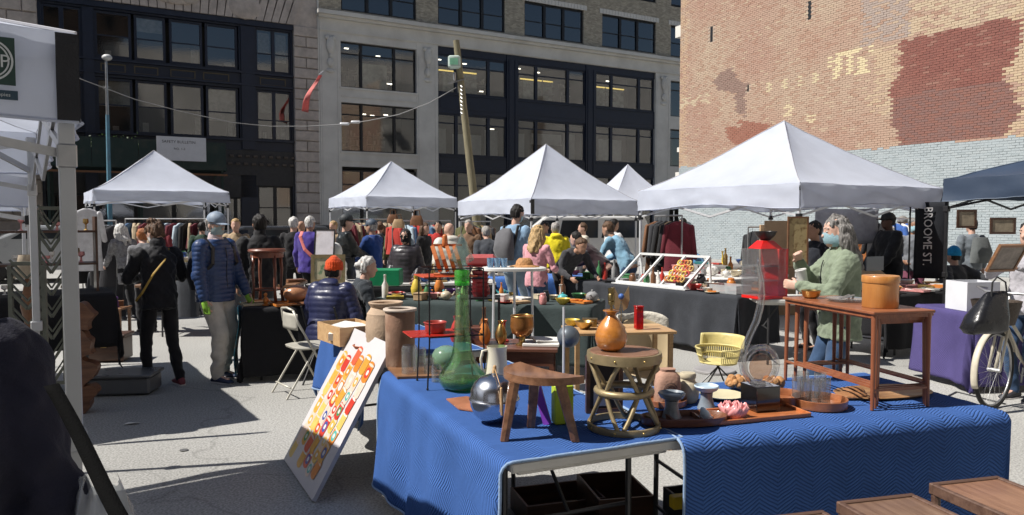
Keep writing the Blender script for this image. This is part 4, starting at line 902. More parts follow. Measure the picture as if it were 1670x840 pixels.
def blanket(label, O, ang, w, l, dl=0, dr=0, df=0, db=0, h=.745, name='moving_blanket', cloth=None, bind=None, r=.035, fold=.02, seed=0, res=.022, flare=.06, over=.0):
    cloth = cloth or M_blue; t = thing(name, label, 'blanket' if 'blanket' in name else 'tablecloth', (O[0], O[1], 0), ang)
    rnd = random.Random(seed); p1, p2, p3 = [rnd.random() * 9 for _ in range(3)]
    def F(u, v):
        x = min(max(u, 0), w); y = min(max(v, 0), l); du, dv = u - x, v - y; q = hypot(du, dv)
        z = h + .0035 + .0025 * noise.noise(Vector((u * 6 + p1, v * 6, 0))) + .0015 * noise.noise(Vector((u * 19 + p1, v * 19, 3)))
        if q < 1e-6: return Vector((u, v, z))
        nx, ny = du / q, dv / q; a = min(q / r, pi / 2); off = r * sin(a); z -= r * (1 - cos(a)); rest = max(0, q - r * pi / 2)
        tq = (v if abs(nx) > abs(ny) else u) + .35 * atan2(ny, nx)
        wv = fold * min(1, rest * 2.6) * (sin(tq * 9 + p1 + .8 * sin(rest * 5)) + .6 * sin(tq * 19 + p2) + .35 * sin(tq * 4 + p3 + rest * 3))
        off += wv + flare * rest; z -= rest * sqrt(max(.2, 1 - flare * flare)); return Vector((x + nx * off, y + ny * off, max(z, .004 + .01 * noise.noise(Vector((u * 3, v * 3, 1))) + .01)))
    U0, U1, V0, V1 = -dl - (over if not dl else 0), w + dr, -df - (over if not df else 0), l + db
    nu, nv = max(4, int((U1 - U0) / res)), max(4, int((V1 - V0) / res)); g = Geo(); g.grid(lambda a, b: F(U0 + (U1 - U0) * a, V0 + (V1 - V0) * b), nu, nv)
    me = g.mesh('cloth'); uvl = me.uv_layers.new(name='UVMap'); idx = np.empty(len(me.loops), dtype=int); me.loops.foreach_get('vertex_index', idx)
    ii = idx % (nu + 1); jj = idx // (nu + 1); uvs = np.stack([U0 + (U1 - U0) * ii / nu, V0 + (V1 - V0) * jj / nv], 1).ravel(); uvl.data.foreach_set('uv', uvs)
    o = obj('cloth', me, cloth, t, smooth='all'); md = o.modifiers.new('s', 'SOLIDIFY'); md.thickness = .007; md.offset = -1
    if bind:
        per = [(U0 + (U1 - U0) * k / nu, V0) for k in range(nu)] + [(U1, V0 + (V1 - V0) * k / nv) for k in range(nv)] + [(U1 - (U1 - U0) * k / nu, V1) for k in range(nu)] + [(U0, V1 - (V1 - V0) * k / nv) for k in range(nv)]
        g = Geo(); g.tube([F(*p) - Z * .003 for p in per], .0065, 6, closed=True); obj('binding', g, bind, t, smooth='all')
    return t, F
def ftable(label, O, ang, w, l, h=.74, top=None, legm=None, name='folding_table', th=.042, rnd_=.03):
    t = thing(name, label, 'table', (O[0], O[1], 0), ang); top = top or M_plast; legm = legm or mat('grey table leg', (.06, .06, .062), rough=.4, metal=.5)
    g = Geo(); g.box((w / 2, l / 2, h - th / 2), (w, l, th), bev=.008); g.box((w / 2, l / 2, h - th - .012), (w - .09, l - .09, .024), bev=.004); obj('tabletop', g, top, t)
    long_x = w > l
    for k in (.15, .85):
        g = Geo()
        if long_x: a, b = Vector((w * k, .07, h - th)), Vector((w * k, l - .07, h - th))
        else: a, b = Vector((.07, l * k, h - th)), Vector((w - .07, l * k, h - th))
        fa, fb = a.lerp(b, .02), a.lerp(b, .98); fa.z = fb.z = .0
        g.tube([fa, fa + Z * .03, a - Z * .05 + (b - a) * .03, a + (b - a) * .06, b - (b - a) * .06, b - Z * .05 - (b - a) * .03, fb + Z * .03, fb], .0135, 8)
        g.tube([fa.lerp(fb, .03) + Z * .16, fb.lerp(fa, .03) + Z * .16], .010, 6); m2 = (a + b) / 2; c = Vector((w / 2, l / 2, h - th - .03)); g.tube([m2 - Z * .30 + (a - b) * 0, m2.lerp(c, .55) + Z * .0], .009, 6)
        g.tube([a.lerp(b, .05) - Z * .3, b.lerp(a, .05) - Z * .3], .009, 6); obj('leg_frame', g, legm, t, smooth=True)
    return t
def fr(O, ang): e1 = Vector((cos(ang), sin(ang), 0)); e2 = Vector((-sin(ang), cos(ang), 0)); return lambda u, v, z=0: Vector((O[0], O[1], 0)) + e1 * u + e2 * v + Z * z
AL_ = radians(24); C0 = G(834, 754, .745); ftable('off-white plastic folding table under the nearest blue quilted blanket', C0, AL_, .76, 1.76)
blanket('blue quilted blanket hanging down the left side of the nearest table', C0, AL_, .755, 1.75, dl=.66, db=.05, over=.004, bind=M_bind, seed=3, fold=.024, flare=.07, r=.045)
AR_ = radians(15.5); C1 = G(1109, 715, .745); ftable('folding table hidden under the right blue quilted blanket at the front', C1 + Vector((.03, .02, 0)), AR_, 1.58, .82)
blanket('blue quilted blanket whose dark front drape faces us at the lower right', C1, AR_, 1.63, .86, df=.70, dr=.45, over=.012, bind=M_bind, seed=8, fold=.006, flare=-.02, r=.05)
AB_ = radians(27); CB = G(615, 600, .74) ; CB = Vector((-.86, 4.62, 0)); ftable('folding table behind the leaning picture panel carrying the stoneware pots', CB, AB_, .76, 1.35)
blanket('blue quilted blanket on the table behind the leaning picture panel', CB, AB_, .76, 1.33, dl=.47, db=.30, bind=M_bind, seed=12, fold=.03, flare=.10, r=.05)
TZ = .751
def at(px, py, z=TZ): return G(px, py, z)
def S(px, d): return px * d / 1200
# ---------------------------------------------------------------- milking stool
def leg_taper(a, b, w0, w1): g = Geo(); g.bar(a, b, w0); return g
t = thing('milking_stool', 'small three-legged wooden stool with a dished half-moon seat on the blue blanket', 'stool', Vector((.10, 2.95, TZ)), 0)
def seat(u, v, top):
    th = pi + pi * u; rr = v; x = cos(th) * .190 * rr; y = sin(th) * .20 * rr + .08; x, y = x * cos(-.86) - y * sin(-.86), x * sin(-.86) + y * cos(-.86)
    if top: z = .262 - .009 * (1 - rr ** 2)
    else: z = .222 + .010 * rr
    return Vector((x, y, z))
g = Geo(); n = 26; m = 8
vs = [seat(i / n, j / m, 1) for j in range(m + 1) for i in range(n + 1)]; fs = [(j * (n + 1) + i, j * (n + 1) + i + 1, (j + 1) * (n + 1) + i + 1, (j + 1) * (n + 1) + i)[::-1] for j in range(m) for i in range(n)]; g.add(vs, fs)
vs2 = [seat(i / n, j / m, 0) for j in range(m + 1) for i in range(n + 1)]; g.add(vs2, [f[::-1] for f in fs])
rim = [m * (n + 1) + i for i in range(n + 1)]; o2 = len(vs)
g.f += [(rim[i], rim[i + 1], o2 + rim[i + 1], o2 + rim[i]) for i in range(n)] + [(j * (n + 1), (j + 1) * (n + 1), o2 + (j + 1) * (n + 1), o2 + j * (n + 1)) for j in range(m)] + [((j + 1) * (n + 1) + n, j * (n + 1) + n, o2 + j * (n + 1) + n, o2 + (j + 1) * (n + 1) + n) for j in range(m)]; g.m += [0] * (n + 2 * m)
M_stool = wood('stool wood', (.13, .055, .024), (.25, .12, .06), ax=(14, 2, 14), sc=2.4, coat=.2, dirt=.2)
obj('seat', g, M_stool, t, smooth=30, fix=True)
for a, b in (((-.09, -.05, .23), (-.130, -.075, 0)), ((.09, -.07, .23), (.150, -.08, 0)), ((-.005, .06, .235), (-.02, .12, 0))):
    g = Geo(); g.loft([(Vector(b), X * .0175, Y * .0175), (Vector(a), X * .023, Y * .023)], 8, pw=4); obj('leg', g, M_stool, t)
# ---------------------------------------------------------------- drum stool with gourd lamp
DS = at(1017, 697); t = thing('drum_stool', 'gilt X-frame drum stool with round wooden top on the blue blanket', 'stool', DS, .3)
def ring(r, z, w, hh, m_, name='ring'):
    g = Geo(); g.lathe([(r - w, z), (r, z), (r + .002, z + hh / 2), (r, z + hh), (r - w, z + hh), (r - w, z)], 40); return obj(name, g, m_, t, smooth=35)
ring(.152, .0, .012, .026, M_gold); ring(.155, .285, .014, .038, M_gold)
g = Geo(); g.tube([(.112 * cos(a * pi / 18), .112 * sin(a * pi / 18), .158) for a in range(36)], .0155, 10, closed=True); obj('ring', g, M_gold, t, smooth='all')
for k in range(4):
    a = k * pi / 2 + .25
    for sg in (-1, 1):
        for up_ in (0, 1):
            g = Geo(); pts = []
            for q in range(9):
                s_ = q / 8; aa = a + sg * (.12 + .62 * s_); r_ = .108 + .036 * s_ ** 1.5; z_ = .158 + (.13 if up_ else -.145) * s_; pts.append((r_ * cos(aa), r_ * sin(aa), z_))
            g.tube(pts, .0095, 8, flat=1.0); obj('strut', g, M_gold, t, smooth='all')
for k in range(8):
    g = Geo(); a = k * pi / 4 + .1; g.ball((.155 * cos(a), .155 * sin(a), .304), .0055, 8); g.ball((.1535 * cos(a), .1535 * sin(a), .013), .0055, 8); obj('rivet', g, M_brass, t, smooth='all')
g = Geo(); g.cyl((0, 0, .300), .143, .026, 40, bev=.002); obj('top', g, wood('stool top', (.17, .08, .045), (.28, .15, .09), coat=.4), t, smooth=True)
M_gourd = mat('burnt gourd', (.42, .15, .03), rough=.22, var=.35, scale=9, coat=.6, col2=(.5, .2, .04)); 
def spots(m, c, sc, lo, hi):
    t = m.node_tree; P = t.nodes['Principled BSDF']; L = t.links.new; base = P.inputs['Base Color'].links[0].from_socket; tc = [n for n in t.nodes if n.type == 'TEX_COORD'][0]
    n = nd(t, 'ShaderNodeTexNoise'); n.inputs['Scale'].default_value = sc; n.inputs['Detail'].default_value = 3; L(tc.outputs['Object'], n.inputs[0]); r = nd(t, 'ShaderNodeMapRange'); r.inputs[1].default_value = lo; r.inputs[2].default_value = hi; L(n.outputs[0], r.inputs[0])
    x = nd(t, 'ShaderNodeMixRGB'); L(r.outputs[0], x.inputs[0]); L(base, x.inputs[1]); x.inputs[2].default_value = (*c, 1); L(x.outputs[0], P.inputs['Base Color']); return m
spots(M_gourd, (.035, .010, .004), 13, .60, .68)
t = thing('gourd_lamp', 'round orange-brown gourd lamp base with brass socket on the drum stool', 'lamp', DS + Vector((-.055, .0, .327)), .6)
g = Geo(); g.lathe([(0, 0), (.035, .0), (.058, .018), (.067, .048), (.066, .07), (.055, .10), (.037, .125), (.022, .142), (.018, .15), (.024, .158), (.035, .166), (.034, .170), (.012, .168), (0, .168)], 36, fn=lambda a, z: 1 + .02 * sin(3 * a) + .012 * sin(7 * a)); obj('body', g, M_gourd, t, smooth=50)
g = Geo(); g.lathe([(0, .168), (.006, .168), (.006, .19), (.013, .192), (.014, .205), (.012, .207), (.015, .21), (.0155, .235), (.013, .238), (.0145, .24), (.014, .262), (.006, .262), (0, .25)], 20); obj('socket', g, mat('old brass', (.24, .18, .08), rough=.4, metal=1), t, smooth=True)
# ---------------------------------------------------------------- silver globe
M_sil = mat('spun aluminium', (.60, .62, .66), rough=.22, metal=1, var=.08, scale=4, stretch=(1, 1, 12), rvar=.08)
p = at(806, 690); t = thing('aluminium_globe', 'brushed silver globe with a seam round its middle behind the wooden stool', 'globe', p + Vector((0, .02, 0)))
g = Geo(); g.lathe([(0, 0), (.03, .0), (.06, .012), (.088, .037), (.103, .07), (.107, .098), (.110, .100), (.110, .103)], 48); obj('lower_half', g, M_sil, t, smooth=40)
g = Geo(); g.lathe([(.110, .104), (.108, .107), (.106, .115), (.100, .145), (.086, .173), (.06, .196), (.028, .207), (.012, .209), (.012, .214), (.0, .215)], 48); obj('upper_half', g, M_sil, t, smooth=40)
g = Geo(); g.cap((0, 0, .214), (.002, 0, .240), .010, .008, 10); obj('knob', g, M_light, t, smooth='all')
g = Geo(); g.cap((.035, -.108, .06), (.032, -.112, .17), .006, .006, 8); g.tube([(.032, -.11, .17), (.02, -.09, .20), (.004, -.02, .232)], .002, 5); obj('toggle', g, M_light, t, smooth='all')
# ---------------------------------------------------------------- green decanter
GG = glassm('green glass', (.80, .985, .72), dens=1.06); GG2 = glassm('teal glass', (.80, .94, .89), dens=1.05); GO = glassm('vivid green glass', (.25, .88, .18), dens=1.25)
p = at(754, 633); t = thing('glass_decanter', 'tall green glass decanter with wide base and pointed teal stopper', 'decanter', p)
prof = [(0, 0), (.07, .0), (.105, .012), (.122, .04), (.120, .07), (.100, .105), (.072, .14), (.053, .18), (.044, .25), (.040, .33), (.037, .42), (.034, .50), (.034, .53)]
g = Geo(); g.lathe(prof + [(r - .005, z) for r, z in prof[::-1] if z > .02] + [(0, .02)], 40, fn=lambda a, z: 1 + .012 * sin(6 * a + z * 8)); obj('body', g, GG, t, smooth='all')
g = Geo(); g.lathe([(0, .012), (.10, .014), (.116, .04), (.113, .05), (0, .052)], 36); obj('thick_base', g, glassm('deep green glass', (.15, .62, .35), dens=1.15), t, smooth=40)
g = Geo(); g.lathe([(.036, .535), (.039, .54), (.039, .61), (.036, .615), (.026, .615), (.026, .535)], 30); obj('neck_band', g, GO, t, smooth=40)
g = Geo(); g.lathe([(0, .615), (.022, .62), (.024, .64), (.03, .65), (.060, .665), (.062, .675), (.045, .71), (.022, .765), (.006, .80), (0, .803)], 30); obj('stopper', g, GG2, t, smooth=40)
one('glass_float', Geo().lathe([(0, 0), (.03, .0), (.065, .02), (.085, .06), (.083, .095), (.065, .125), (.03, .142), (0, .144)], 32), glassm('pale green glass', (.55, .85, .60), dens=1.3), 'pale green glass ball behind the tall green decanter', 'glass ball', at(728, 604), smooth='all')
# ---------------------------------------------------------------- cream pitcher
M_cer = mat('cream glazed ceramic', (.62, .58, .46), rough=.28, var=.08, scale=8, coat=.4)
t = thing('ceramic_pitcher', 'cream glazed pitcher with side handle behind the wooden stool', 'pitcher', at(810, 634), .3)
g = Geo(); g.lathe([(0, 0), (.05, 0), (.060, .02), (.062, .06), (.053, .14), (.047, .19), (.052, .222), (.048, .222), (.043, .19), (.04, .05), (0, .03)], 32, fn=lambda a, z: 1 + (.10 * max(0, cos(a)) ** 8 if z > .18 else 0)); obj('body', g, M_cer, t, smooth=45)
g = Geo(); g.tube([(-.045, 0, .205), (-.075, 0, .20), (-.085, 0, .16), (-.078, 0, .11), (-.054, 0, .085)], .007, 8); obj('handle', g, M_cer, t, smooth='all')
# ---------------------------------------------------------------- flat leather and copper pieces
def slab(name, label, cat, pts, th, m_, z=TZ, rim=0):
    P3 = [at(x, y, z) for x, y in pts]; c = sum(P3, Vector()) / len(P3); g = Geo(); g.prism([(q.x - c.x, q.y - c.y) for q in P3], 0, th); o = one(name, g, m_, label, cat, (c.x, c.y, z), smooth=False, fix=True); return o
slab('leather_mat', 'thin copper-brown mat on the blanket left of the silver globe', 'mat', [(728, 652), (760, 648), (800, 655), (775, 672), (748, 668)], .006, mat('copper brown', (.33, .13, .07), rough=.4, var=.3))
slab('wooden_board', 'flat brown board lying under the wire stand', 'board', [(632, 602), (680, 592), (742, 608), (720, 616), (648, 618)], .012, M_mid)
# ---------------------------------------------------------------- wire stand with red shelves
AW = radians(20); p = at(701, 636); W = thing('wire_stand', 'black wire plant stand with red shelves and the orange hexagon rack on top', 'stand', p, AW)
w_, l_, h_ = .29, .24, .57
for x in (0, w_):
    for y in (0, l_):
        g = Geo(); g.tube([(x + (-.012 if x == 0 else .012), y, 0), (x, y, .25), (x, y, h_)], .0042, 6); g.ball((x + (-.012 if x == 0 else .012), y, .005), .007, 8); obj('post', g, M_blkm, W)
for z in (.27, h_):
    g = Geo(); g.tube([(0, 0, z), (w_, 0, z), (w_, l_, z), (0, l_, z)], .0045, 6, closed=True); obj('rail', g, M_blkm, W)
for z in (h_ + .05,):
    g = Geo(); g.tube([(0, 0, z), (w_, 0, z), (w_, l_, z), (0, l_, z)], .0035, 6, closed=True); obj('rail', g, M_blkm, W)
for x in (0, w_):
    for y in (0, l_): g = Geo(); g.tube([(x, y, h_), (x, y, h_ + .05)], .0035, 6); obj('post', g, M_blkm, W)
M_redm = mat('red enamel', (.45, .025, .015), rough=.3, coat=.3)
g = Geo(); g.b2(-.10, .17, -.02, .20, .275, .282, bev=.002); obj('shelf', g, M_redm, W)
g = Geo(); g.b2(-.03, .26, .0, .23, .576, .583, bev=.002); obj('shelf', g, mat('orange red shelf', (.48, .07, .025), rough=.35), W)
F_ = lambda x, y, z: p + Vector((cos(AW) * x - sin(AW) * y, sin(AW) * x + cos(AW) * y, z))
one('enamel_pot', Geo().lathe([(0, 0), (.045, 0), (.052, .01), (.056, .05), (.062, .055), (.058, .058), (.052, .052), (.048, .012), (0, .01)], 28), mat('dull red enamel', (.34, .05, .04), rough=.35), 'small red enamel bowl on the lower shelf of the wire stand', 'bowl', F_(.05, .08, .283))
t = thing('hexagon_rack', 'orange wooden rack of stacked hexagon trays with a top handle on the wire stand', 'tray rack', F_(.115, .12, .584), AW - .25)
M_hex = wood('orange lacquered wood', (.42, .115, .03), (.55, .17, .05), rough=.35)
for k in range(4):
    g = Geo(); hx_ = [(cos(a * pi / 3) * .082, sin(a * pi / 3) * .082) for a in range(6)]; inn = [(x * .84, y * .84) for x, y in hx_]; M4 = Matrix.Translation((-.055 + .038 * k, 0, .082)) @ Matrix.Rotation(pi / 2 - .30, 4, 'Y') @ Matrix.Rotation(pi / 6, 4, 'Z')
    g.prism(hx_, 0, .006, M4); vs = [M4 @ Vector((x, y, z)) for z in (.006, .020) for x, y in hx_] + [M4 @ Vector((x, y, z)) for z in (.006, .020) for x, y in inn]
    g.add(vs, [(i, (i + 1) % 6, 6 + (i + 1) % 6, 6 + i) for i in range(6)] + [(12 + (i + 1) % 6, 12 + i, 18 + i, 18 + (i + 1) % 6) for i in range(6)] + [(6 + i, 6 + (i + 1) % 6, 18 + (i + 1) % 6, 18 + i) for i in range(6)]); obj('tray', g, M_hex, t, fix=True)
g = Geo(); g.cap((0, 0, .155), (.0, 0, .20), .017, .014, 12); g.b2(-.07, .09, -.008, .008, .150, .162); obj('handle', g, M_hex, t, smooth=True); g = Geo(); g.b2(-.06, .09, -.05, .05, 0, .006); obj('base', g, M_hex, t)
# ---------------------------------------------------------------- pots on table B
M_sto = mat('ribbed stoneware', (.40, .29, .20), rough=.8, var=.15, scale=10, bump=.3)
g = Geo(); pr = [(0, 0), (.09, 0), (.105, .03)] + [(.118 + .014 * sin(pi * k / 16) + .0025 * (k % 2), .04 + k * .015) for k in range(1, 16)] + [(.105, .29), (.096, .305), (.110, .325), (.114, .335), (.110, .34), (.090, .332), (.086, .30), (0, .2)]
one('stoneware_pot', Geo().lathe(pr, 36), M_sto, 'ribbed tan stoneware pot with flared rim, left of the two tall pots', 'pot', at(630, 576), smooth=35)
t = thing('cylinder_pot', 'tall brown cylinder pot with flat pale rim beside the ribbed pot', 'pot', at(653, 598), .2)
M_bst = spots(mat('brown stoneware', (.22, .125, .08), rough=.75, var=.2, scale=7, bump=.3), (.36, .25, .18), 5, .45, .6)
g = Geo(); g.lathe([(0, 0), (.082, 0), (.086, .01), (.088, .33), (.086, .335), (.07, .335), (.07, .05), (0, .05)], 32); obj('body', g, M_bst, t, smooth=40)
g = Geo(); g.lathe([(.07, .336), (.098, .336), (.101, .343), (.098, .35), (.072, .352), (.068, .345), (.07, .336)], 32); obj('rim', g, mat('pale clay rim', (.48, .40, .33), rough=.7), t, smooth=40)
for k, (x, y, r, h) in enumerate([(668, 612, .045, .17), (684, 606, .04, .14), (700, 612, .03, .10), (712, 622, .028, .09)]):
    one('glass_jar', Geo().lathe([(0, 0), (r, 0), (r, h * .9), (r * .85, h), (r * .8, h), (r * .93, h * .88), (r * .93, .008), (0, .008)], 24), M_glass, ['tall clear glass jar beside the brown cylinder pot', 'clear glass jar just behind the tallest glass jar', 'short clear glass tumbler behind the wire stand leg', 'smallest clear tumbler in front of the wire stand leg'][k], 'jar', at(x, y), smooth=45)
def crate(name, label, loc, rz, w, d, h, m_, th=.012, cat='box', fill=None):
    t = thing(name, label, cat, loc, rz)
    g = Geo(); g.b2(-w / 2, w / 2, -d / 2, d / 2, 0, th); obj('base', g, m_, t)
    for (x0, x1, y0, y1) in ((-w / 2, w / 2, -d / 2, -d / 2 + th), (-w / 2, w / 2, d / 2 - th, d / 2), (-w / 2, -w / 2 + th, -d / 2 + th, d / 2 - th), (w / 2 - th, w / 2, -d / 2 + th, d / 2 - th)): g = Geo(); g.b2(x0, x1, y0, y1, th, h); obj('side', g, m_, t)
    return t
crate('wooden_crate', 'shallow pale wooden box with papers on the corner of the rear blue blanket', at(568, 556), AB_ + .15, .30, .42, .13, M_light)
one('paper_stack', Geo().box((0, 0, .03), (.24, .3, .05), (0.06, 0, .1)).box((.01, .02, .075), (.2, .26, .02), (0, .1, -.2)), M_paper, 'loose white papers lying in the shallow wooden box', 'papers', at(568, 556, TZ) + Vector((0, 0, .03)), smooth=False)
one('clay_dish', Geo().lathe([(0, 0), (.06, 0), (.09, .04), (.085, .042), (.055, .01), (0, .01)], 24), mat('terracotta', (.42, .14, .06), rough=.7), 'orange terracotta dish between the wooden box and the ribbed pot', 'dish', at(597, 572))
# ---------------------------------------------------------------- leaning picture panel
BLp, BRp, TLp, TRp = Vector((-1.543, 4.90, .01)), Vector((-1.155, 4.14, .01)), Vector((-1.126, 5.14, .875)), Vector((-.738, 4.38, .875))
ex_ = (BRp - BLp).normalized(); ey_ = (TLp - BLp).normalized(); ez_ = ex_.cross(ey_).normalized()
if ez_.x > 0: ez_ = -ez_
Wd, Hg = (BRp - BLp).length, (TLp - BLp).length
t = bpy.data.objects.new('leaning_picture', None); COL.objects.link(t); t.matrix_world = Matrix((ex_, ey_, ez_)).transposed().to_4x4(); t.location = BLp
tag(t, 'large white picture panel of orange and red shapes leaning against the blue-draped table', 'picture')
M_pan = mat('white gloss panel', (.50, .475, .48), rough=.45, var=.04)
sgn = 1 if ex_.cross(ey_).dot(ez_) > 0 else -1
g = Geo(); g.b2(0, Wd, 0, Hg, -.024, 0); obj('panel', g, M_pan, t, fix=True)
rr = random.Random(21); cols = [(.75, .24, .03), (.62, .05, .03), (.80, .42, .07), (.82, .62, .5), (.7, .62, .55), (.06, .10, .35), (.10, .45, .40), (.72, .35, .05), (.75, .75, .7), (.05, .3, .12), (.75, .13, .06), (.8, .55, .15)]
PM = [mat('print colour %d' % i, [q * .78 for q in c], rough=.35, var=.12, scale=30, coat=.2) for i, c in enumerate(cols)]
lay = 0
def decal(poly, x, y, a, m_):
    global lay
    lay += 1; g = Geo(); M4 = Matrix.Translation((x, y, .0006 + lay * .00003)) @ Matrix.Rotation(a, 4, 'Z'); g.add([M4 @ Vector((p, q, 0)) for p, q in poly], [tuple(range(len(poly)))]); obj('printed_shape', g, m_, t)
def capsule(w2, h2): return [(w2 * cos(b), h2 * (1 if sin(b) > 0 else -1) * (1 - .0) + w2 * .45 * sin(b)) for b in [2 * pi * k / 24 + .01 for k in range(24)]]
warm = [PM[i] for i in (0, 2, 7, 11, 0, 2, 3, 1, 10, 3, 11)]; cool = [PM[i] for i in (5, 6, 9, 1, 8)]
for col_ in range(6):
    y = .11 + .03 * (col_ % 2)
    while y < Hg - .14:
        x = .12 + .115 * col_ + .06 * (y / Hg - .5) + rr.uniform(-.012, .012); h2 = rr.uniform(.030, .048); w2 = rr.uniform(.044, .054); a = rr.uniform(-.22, -.02); m1 = rr.choice(warm)
        if rr.random() > .03 and .08 < x < Wd - .07:
            decal(capsule(w2, h2), x, y, a, m1); decal([(p * .98, q * .35) for p, q in capsule(w2, .0)], x + sin(-a) * h2, y + h2 * cos(a), a, PM[3] if rr.random() < .6 else PM[8])
            if rr.random() < .6: decal([(p * .7, q) for p, q in capsule(w2, h2 * .25)], x, y - .004, a, rr.choice(cool if rr.random() < .45 else warm)); decal([(p * .35, q * .5) for p, q in capsule(w2, h2 * .2)], x, y - .004, a, PM[8])
        y += h2 * 2 + .026
# ---------------------------------------------------------------- small things between the stools
g = Geo(); g.box((0, 0, .085), (.085, .055, .17), bev=.006); one('chartreuse_box', g, mat('chartreuse', (.38, .50, .03), rough=.5), 'tall yellow-green box standing behind the small wooden stool', 'box', at(917, 690), .25)
g = Geo(); g.bar((0, 0, 0), (-.05, .02, .18), .012, .035); one('purple_ruler', g, mat('purple plastic', (.20, .05, .42), rough=.4), 'purple plastic strip leaning beside the yellow-green box', 'strip', at(893, 692))
t = thing('small_picture', 'dark upright frame standing behind the gilt drum stool', 'picture frame', at(985, 672), .12)
g = Geo(); a_, b_ = .085, .26
g.b2(-a_, -a_ + .018, -.012, .012, 0, b_); g.b2(a_ - .018, a_, -.012, .012, 0, b_); g.b2(-a_ + .018, a_ - .018, -.012, .012, 0, .018); g.b2(-a_ + .018, a_ - .018, -.012, .012, b_ - .018, b_); obj('frame', g, M_dark, t)
g = Geo(); g.b2(-a_ + .018, a_ - .018, -.004, .008, .018, b_ - .018); obj('backing', g, mat('near black print', (.02, .014, .012)), t)
g = Geo(); g.b2(-.05, .02, -.006, -.0045, .03, .1); obj('card', g, mat('grey card', (.35, .35, .37)), t)
t = thing('rod_stand', 'thin pale metal rod with a grey globe on it behind the small wooden stool', 'stand', at(925, 664) + Vector((0, .25, 0)))
g = Geo(); g.cyl((0, 0, 0), .05, .01, 20); g.cyl((0, 0, .01), .006, .43, 8); obj('rod', g, M_alu, t, smooth=True)
# ---------------------------------------------------------------- pots, cups and trays right of the drum stool
M_clay = mat('pinkish clay', (.36, .21, .15), rough=.8, var=.2, scale=14, bump=.3)
t = thing('arch_vase', 'pink-brown clay vase incised with arches right of the drum stool', 'vase', at(1092, 664) + Vector((0, .05, 0)), .1)
g = Geo(); g.loft([(Vector((0, 0, z)), X * a, Y * a * .8) for z, a in ((0, .058), (.01, .062), (.10, .060), (.14, .054), (.155, .040), (.16, .034), (.172, .036))], 24, pw=3.2); obj('body', g, M_clay, t, smooth=40)
for k in range(3): g = Geo(); r_ = .012 + .011 * k; g.tube([(r_ * cos(a * pi / 12), -.0505, .075 + r_ * 1.1 * sin(a * pi / 12)) for a in range(13)], .0022, 5); obj('arch', g, mat('dark slip', (.10, .06, .05)), t)
one('lidded_jar', Geo().lathe([(0, 0), (.04, 0), (.052, .02), (.055, .06), (.048, .09), (.036, .10), (.034, .112), (.038, .116), (.040, .13), (.036, .14), (0, .142)], 28), mat('speckled cream glaze', (.48, .42, .30), rough=.5, var=.25, scale=30), 'cream jar with a stepped lid behind the two goblet dishes', 'jar', at(1126, 660) + Vector((0, .06, 0)), smooth=40)
M_bgl = mat('grey blue glaze', (.20, .235, .27), rough=.35, var=.25, scale=12, coat=.3); M_bgl2 = mat('pale blue glaze', (.42, .52, .60), rough=.35, var=.2, scale=12)
def goblet(label, p, sc, m1, m2):
    t = thing('pedestal_dish', label, 'dish', p); t.scale = (sc,) * 3
    g = Geo(); g.lathe([(0, 0), (.042, 0), (.045, .008), (.036, .03), (.028, .06), (.030, .085), (0, .09)], 28); obj('foot', g, m1, t, smooth=40)
    g = Geo(); g.lathe([(.0, .088), (.030, .088), (.05, .098), (.060, .115), (.056, .120), (.045, .108), (0, .104)], 28); obj('bowl', g, m2, t, smooth=40)
goblet('grey-blue pedestal dish nearest the drum stool', at(1095, 684), 1.0, M_bgl, M_bgl); goblet('pale-blue-rimmed pedestal dish behind the pink flower bowl', at(1152, 668), .95, M_bgl, M_bgl2)
one('shell_ornament', Geo().lathe([(0, 0), (.024, 0), (.026, .02), (.02, .05), (.008, .075), (0, .08)], 20, fn=lambda a, z: 1 + .05 * sin(a + z * 200)), M_bgl2, 'small blue and white twisted cone leaning in the wooden tray', 'ornament', at(1156, 690), rot=(.1, -.45, 0))
M_trayw = wood('reddish tray wood', (.22, .075, .03), (.34, .13, .055), rough=.3, coat=.4)
def oval_tray(name, label, p, rz, a, b, h, m_, div=False, cat='tray', n=44, pw=2.4):
    t = thing(name, label, cat, p, rz); g = Geo(); E2 = lambda s, z: (Vector((0, 0, z)), X * a * s, Y * b * s if False else Y * (b - a * (1 - s)))
    g.loft([E2(.93, 0), E2(.97, .004), E2(1.0, h), E2(.975, h + .002), E2(.95, h - .004), E2(.92, .012), (Vector((0, 0, .011)), X * .01, Y * .01)], n, pw=pw, caps=True); obj('tray', g, m_, t, smooth=35)
    if div: 
        for x in (-a * .33, a * .33): g = Geo(); g.b2(x - .005, x + .005, -b * .9, b * .9, .011, h * .85); obj('divider', g, m_, t)
    return t
oval_tray('divided_tray', 'long dark wooden tray with dividers holding the pedestal dishes', at(1118, 693) + Vector((0, .03, 0)), AR_ - .15, .19, .085, .035, wood('walnut tray', (.10, .035, .018), (.19, .075, .035), coat=.4), True)
oval_tray('round_tray_small', 'round reddish tray under the clay vase', at(1100, 668) + Vector((-.02, .1, 0)), 0, .10, .10, .03, M_trayw, pw=2)
one('ceramic_plate', Geo().lathe([(0, 0), (.05, 0), (.06, .006), (.105, .02), (.107, .023), (.06, .011), (0, .007)], 36), mat('cream plate', (.55, .50, .33), rough=.35, var=.15), 'cream plate with yellow rim behind the pink flower bowl', 'plate', at(1180, 652) + Vector((0, .03, 0)), smooth=40)
M_rat = mat('woven rattan', (.42, .21, .08), rough=.7, var=.35, scale=40, bump=.9, bscale=60)
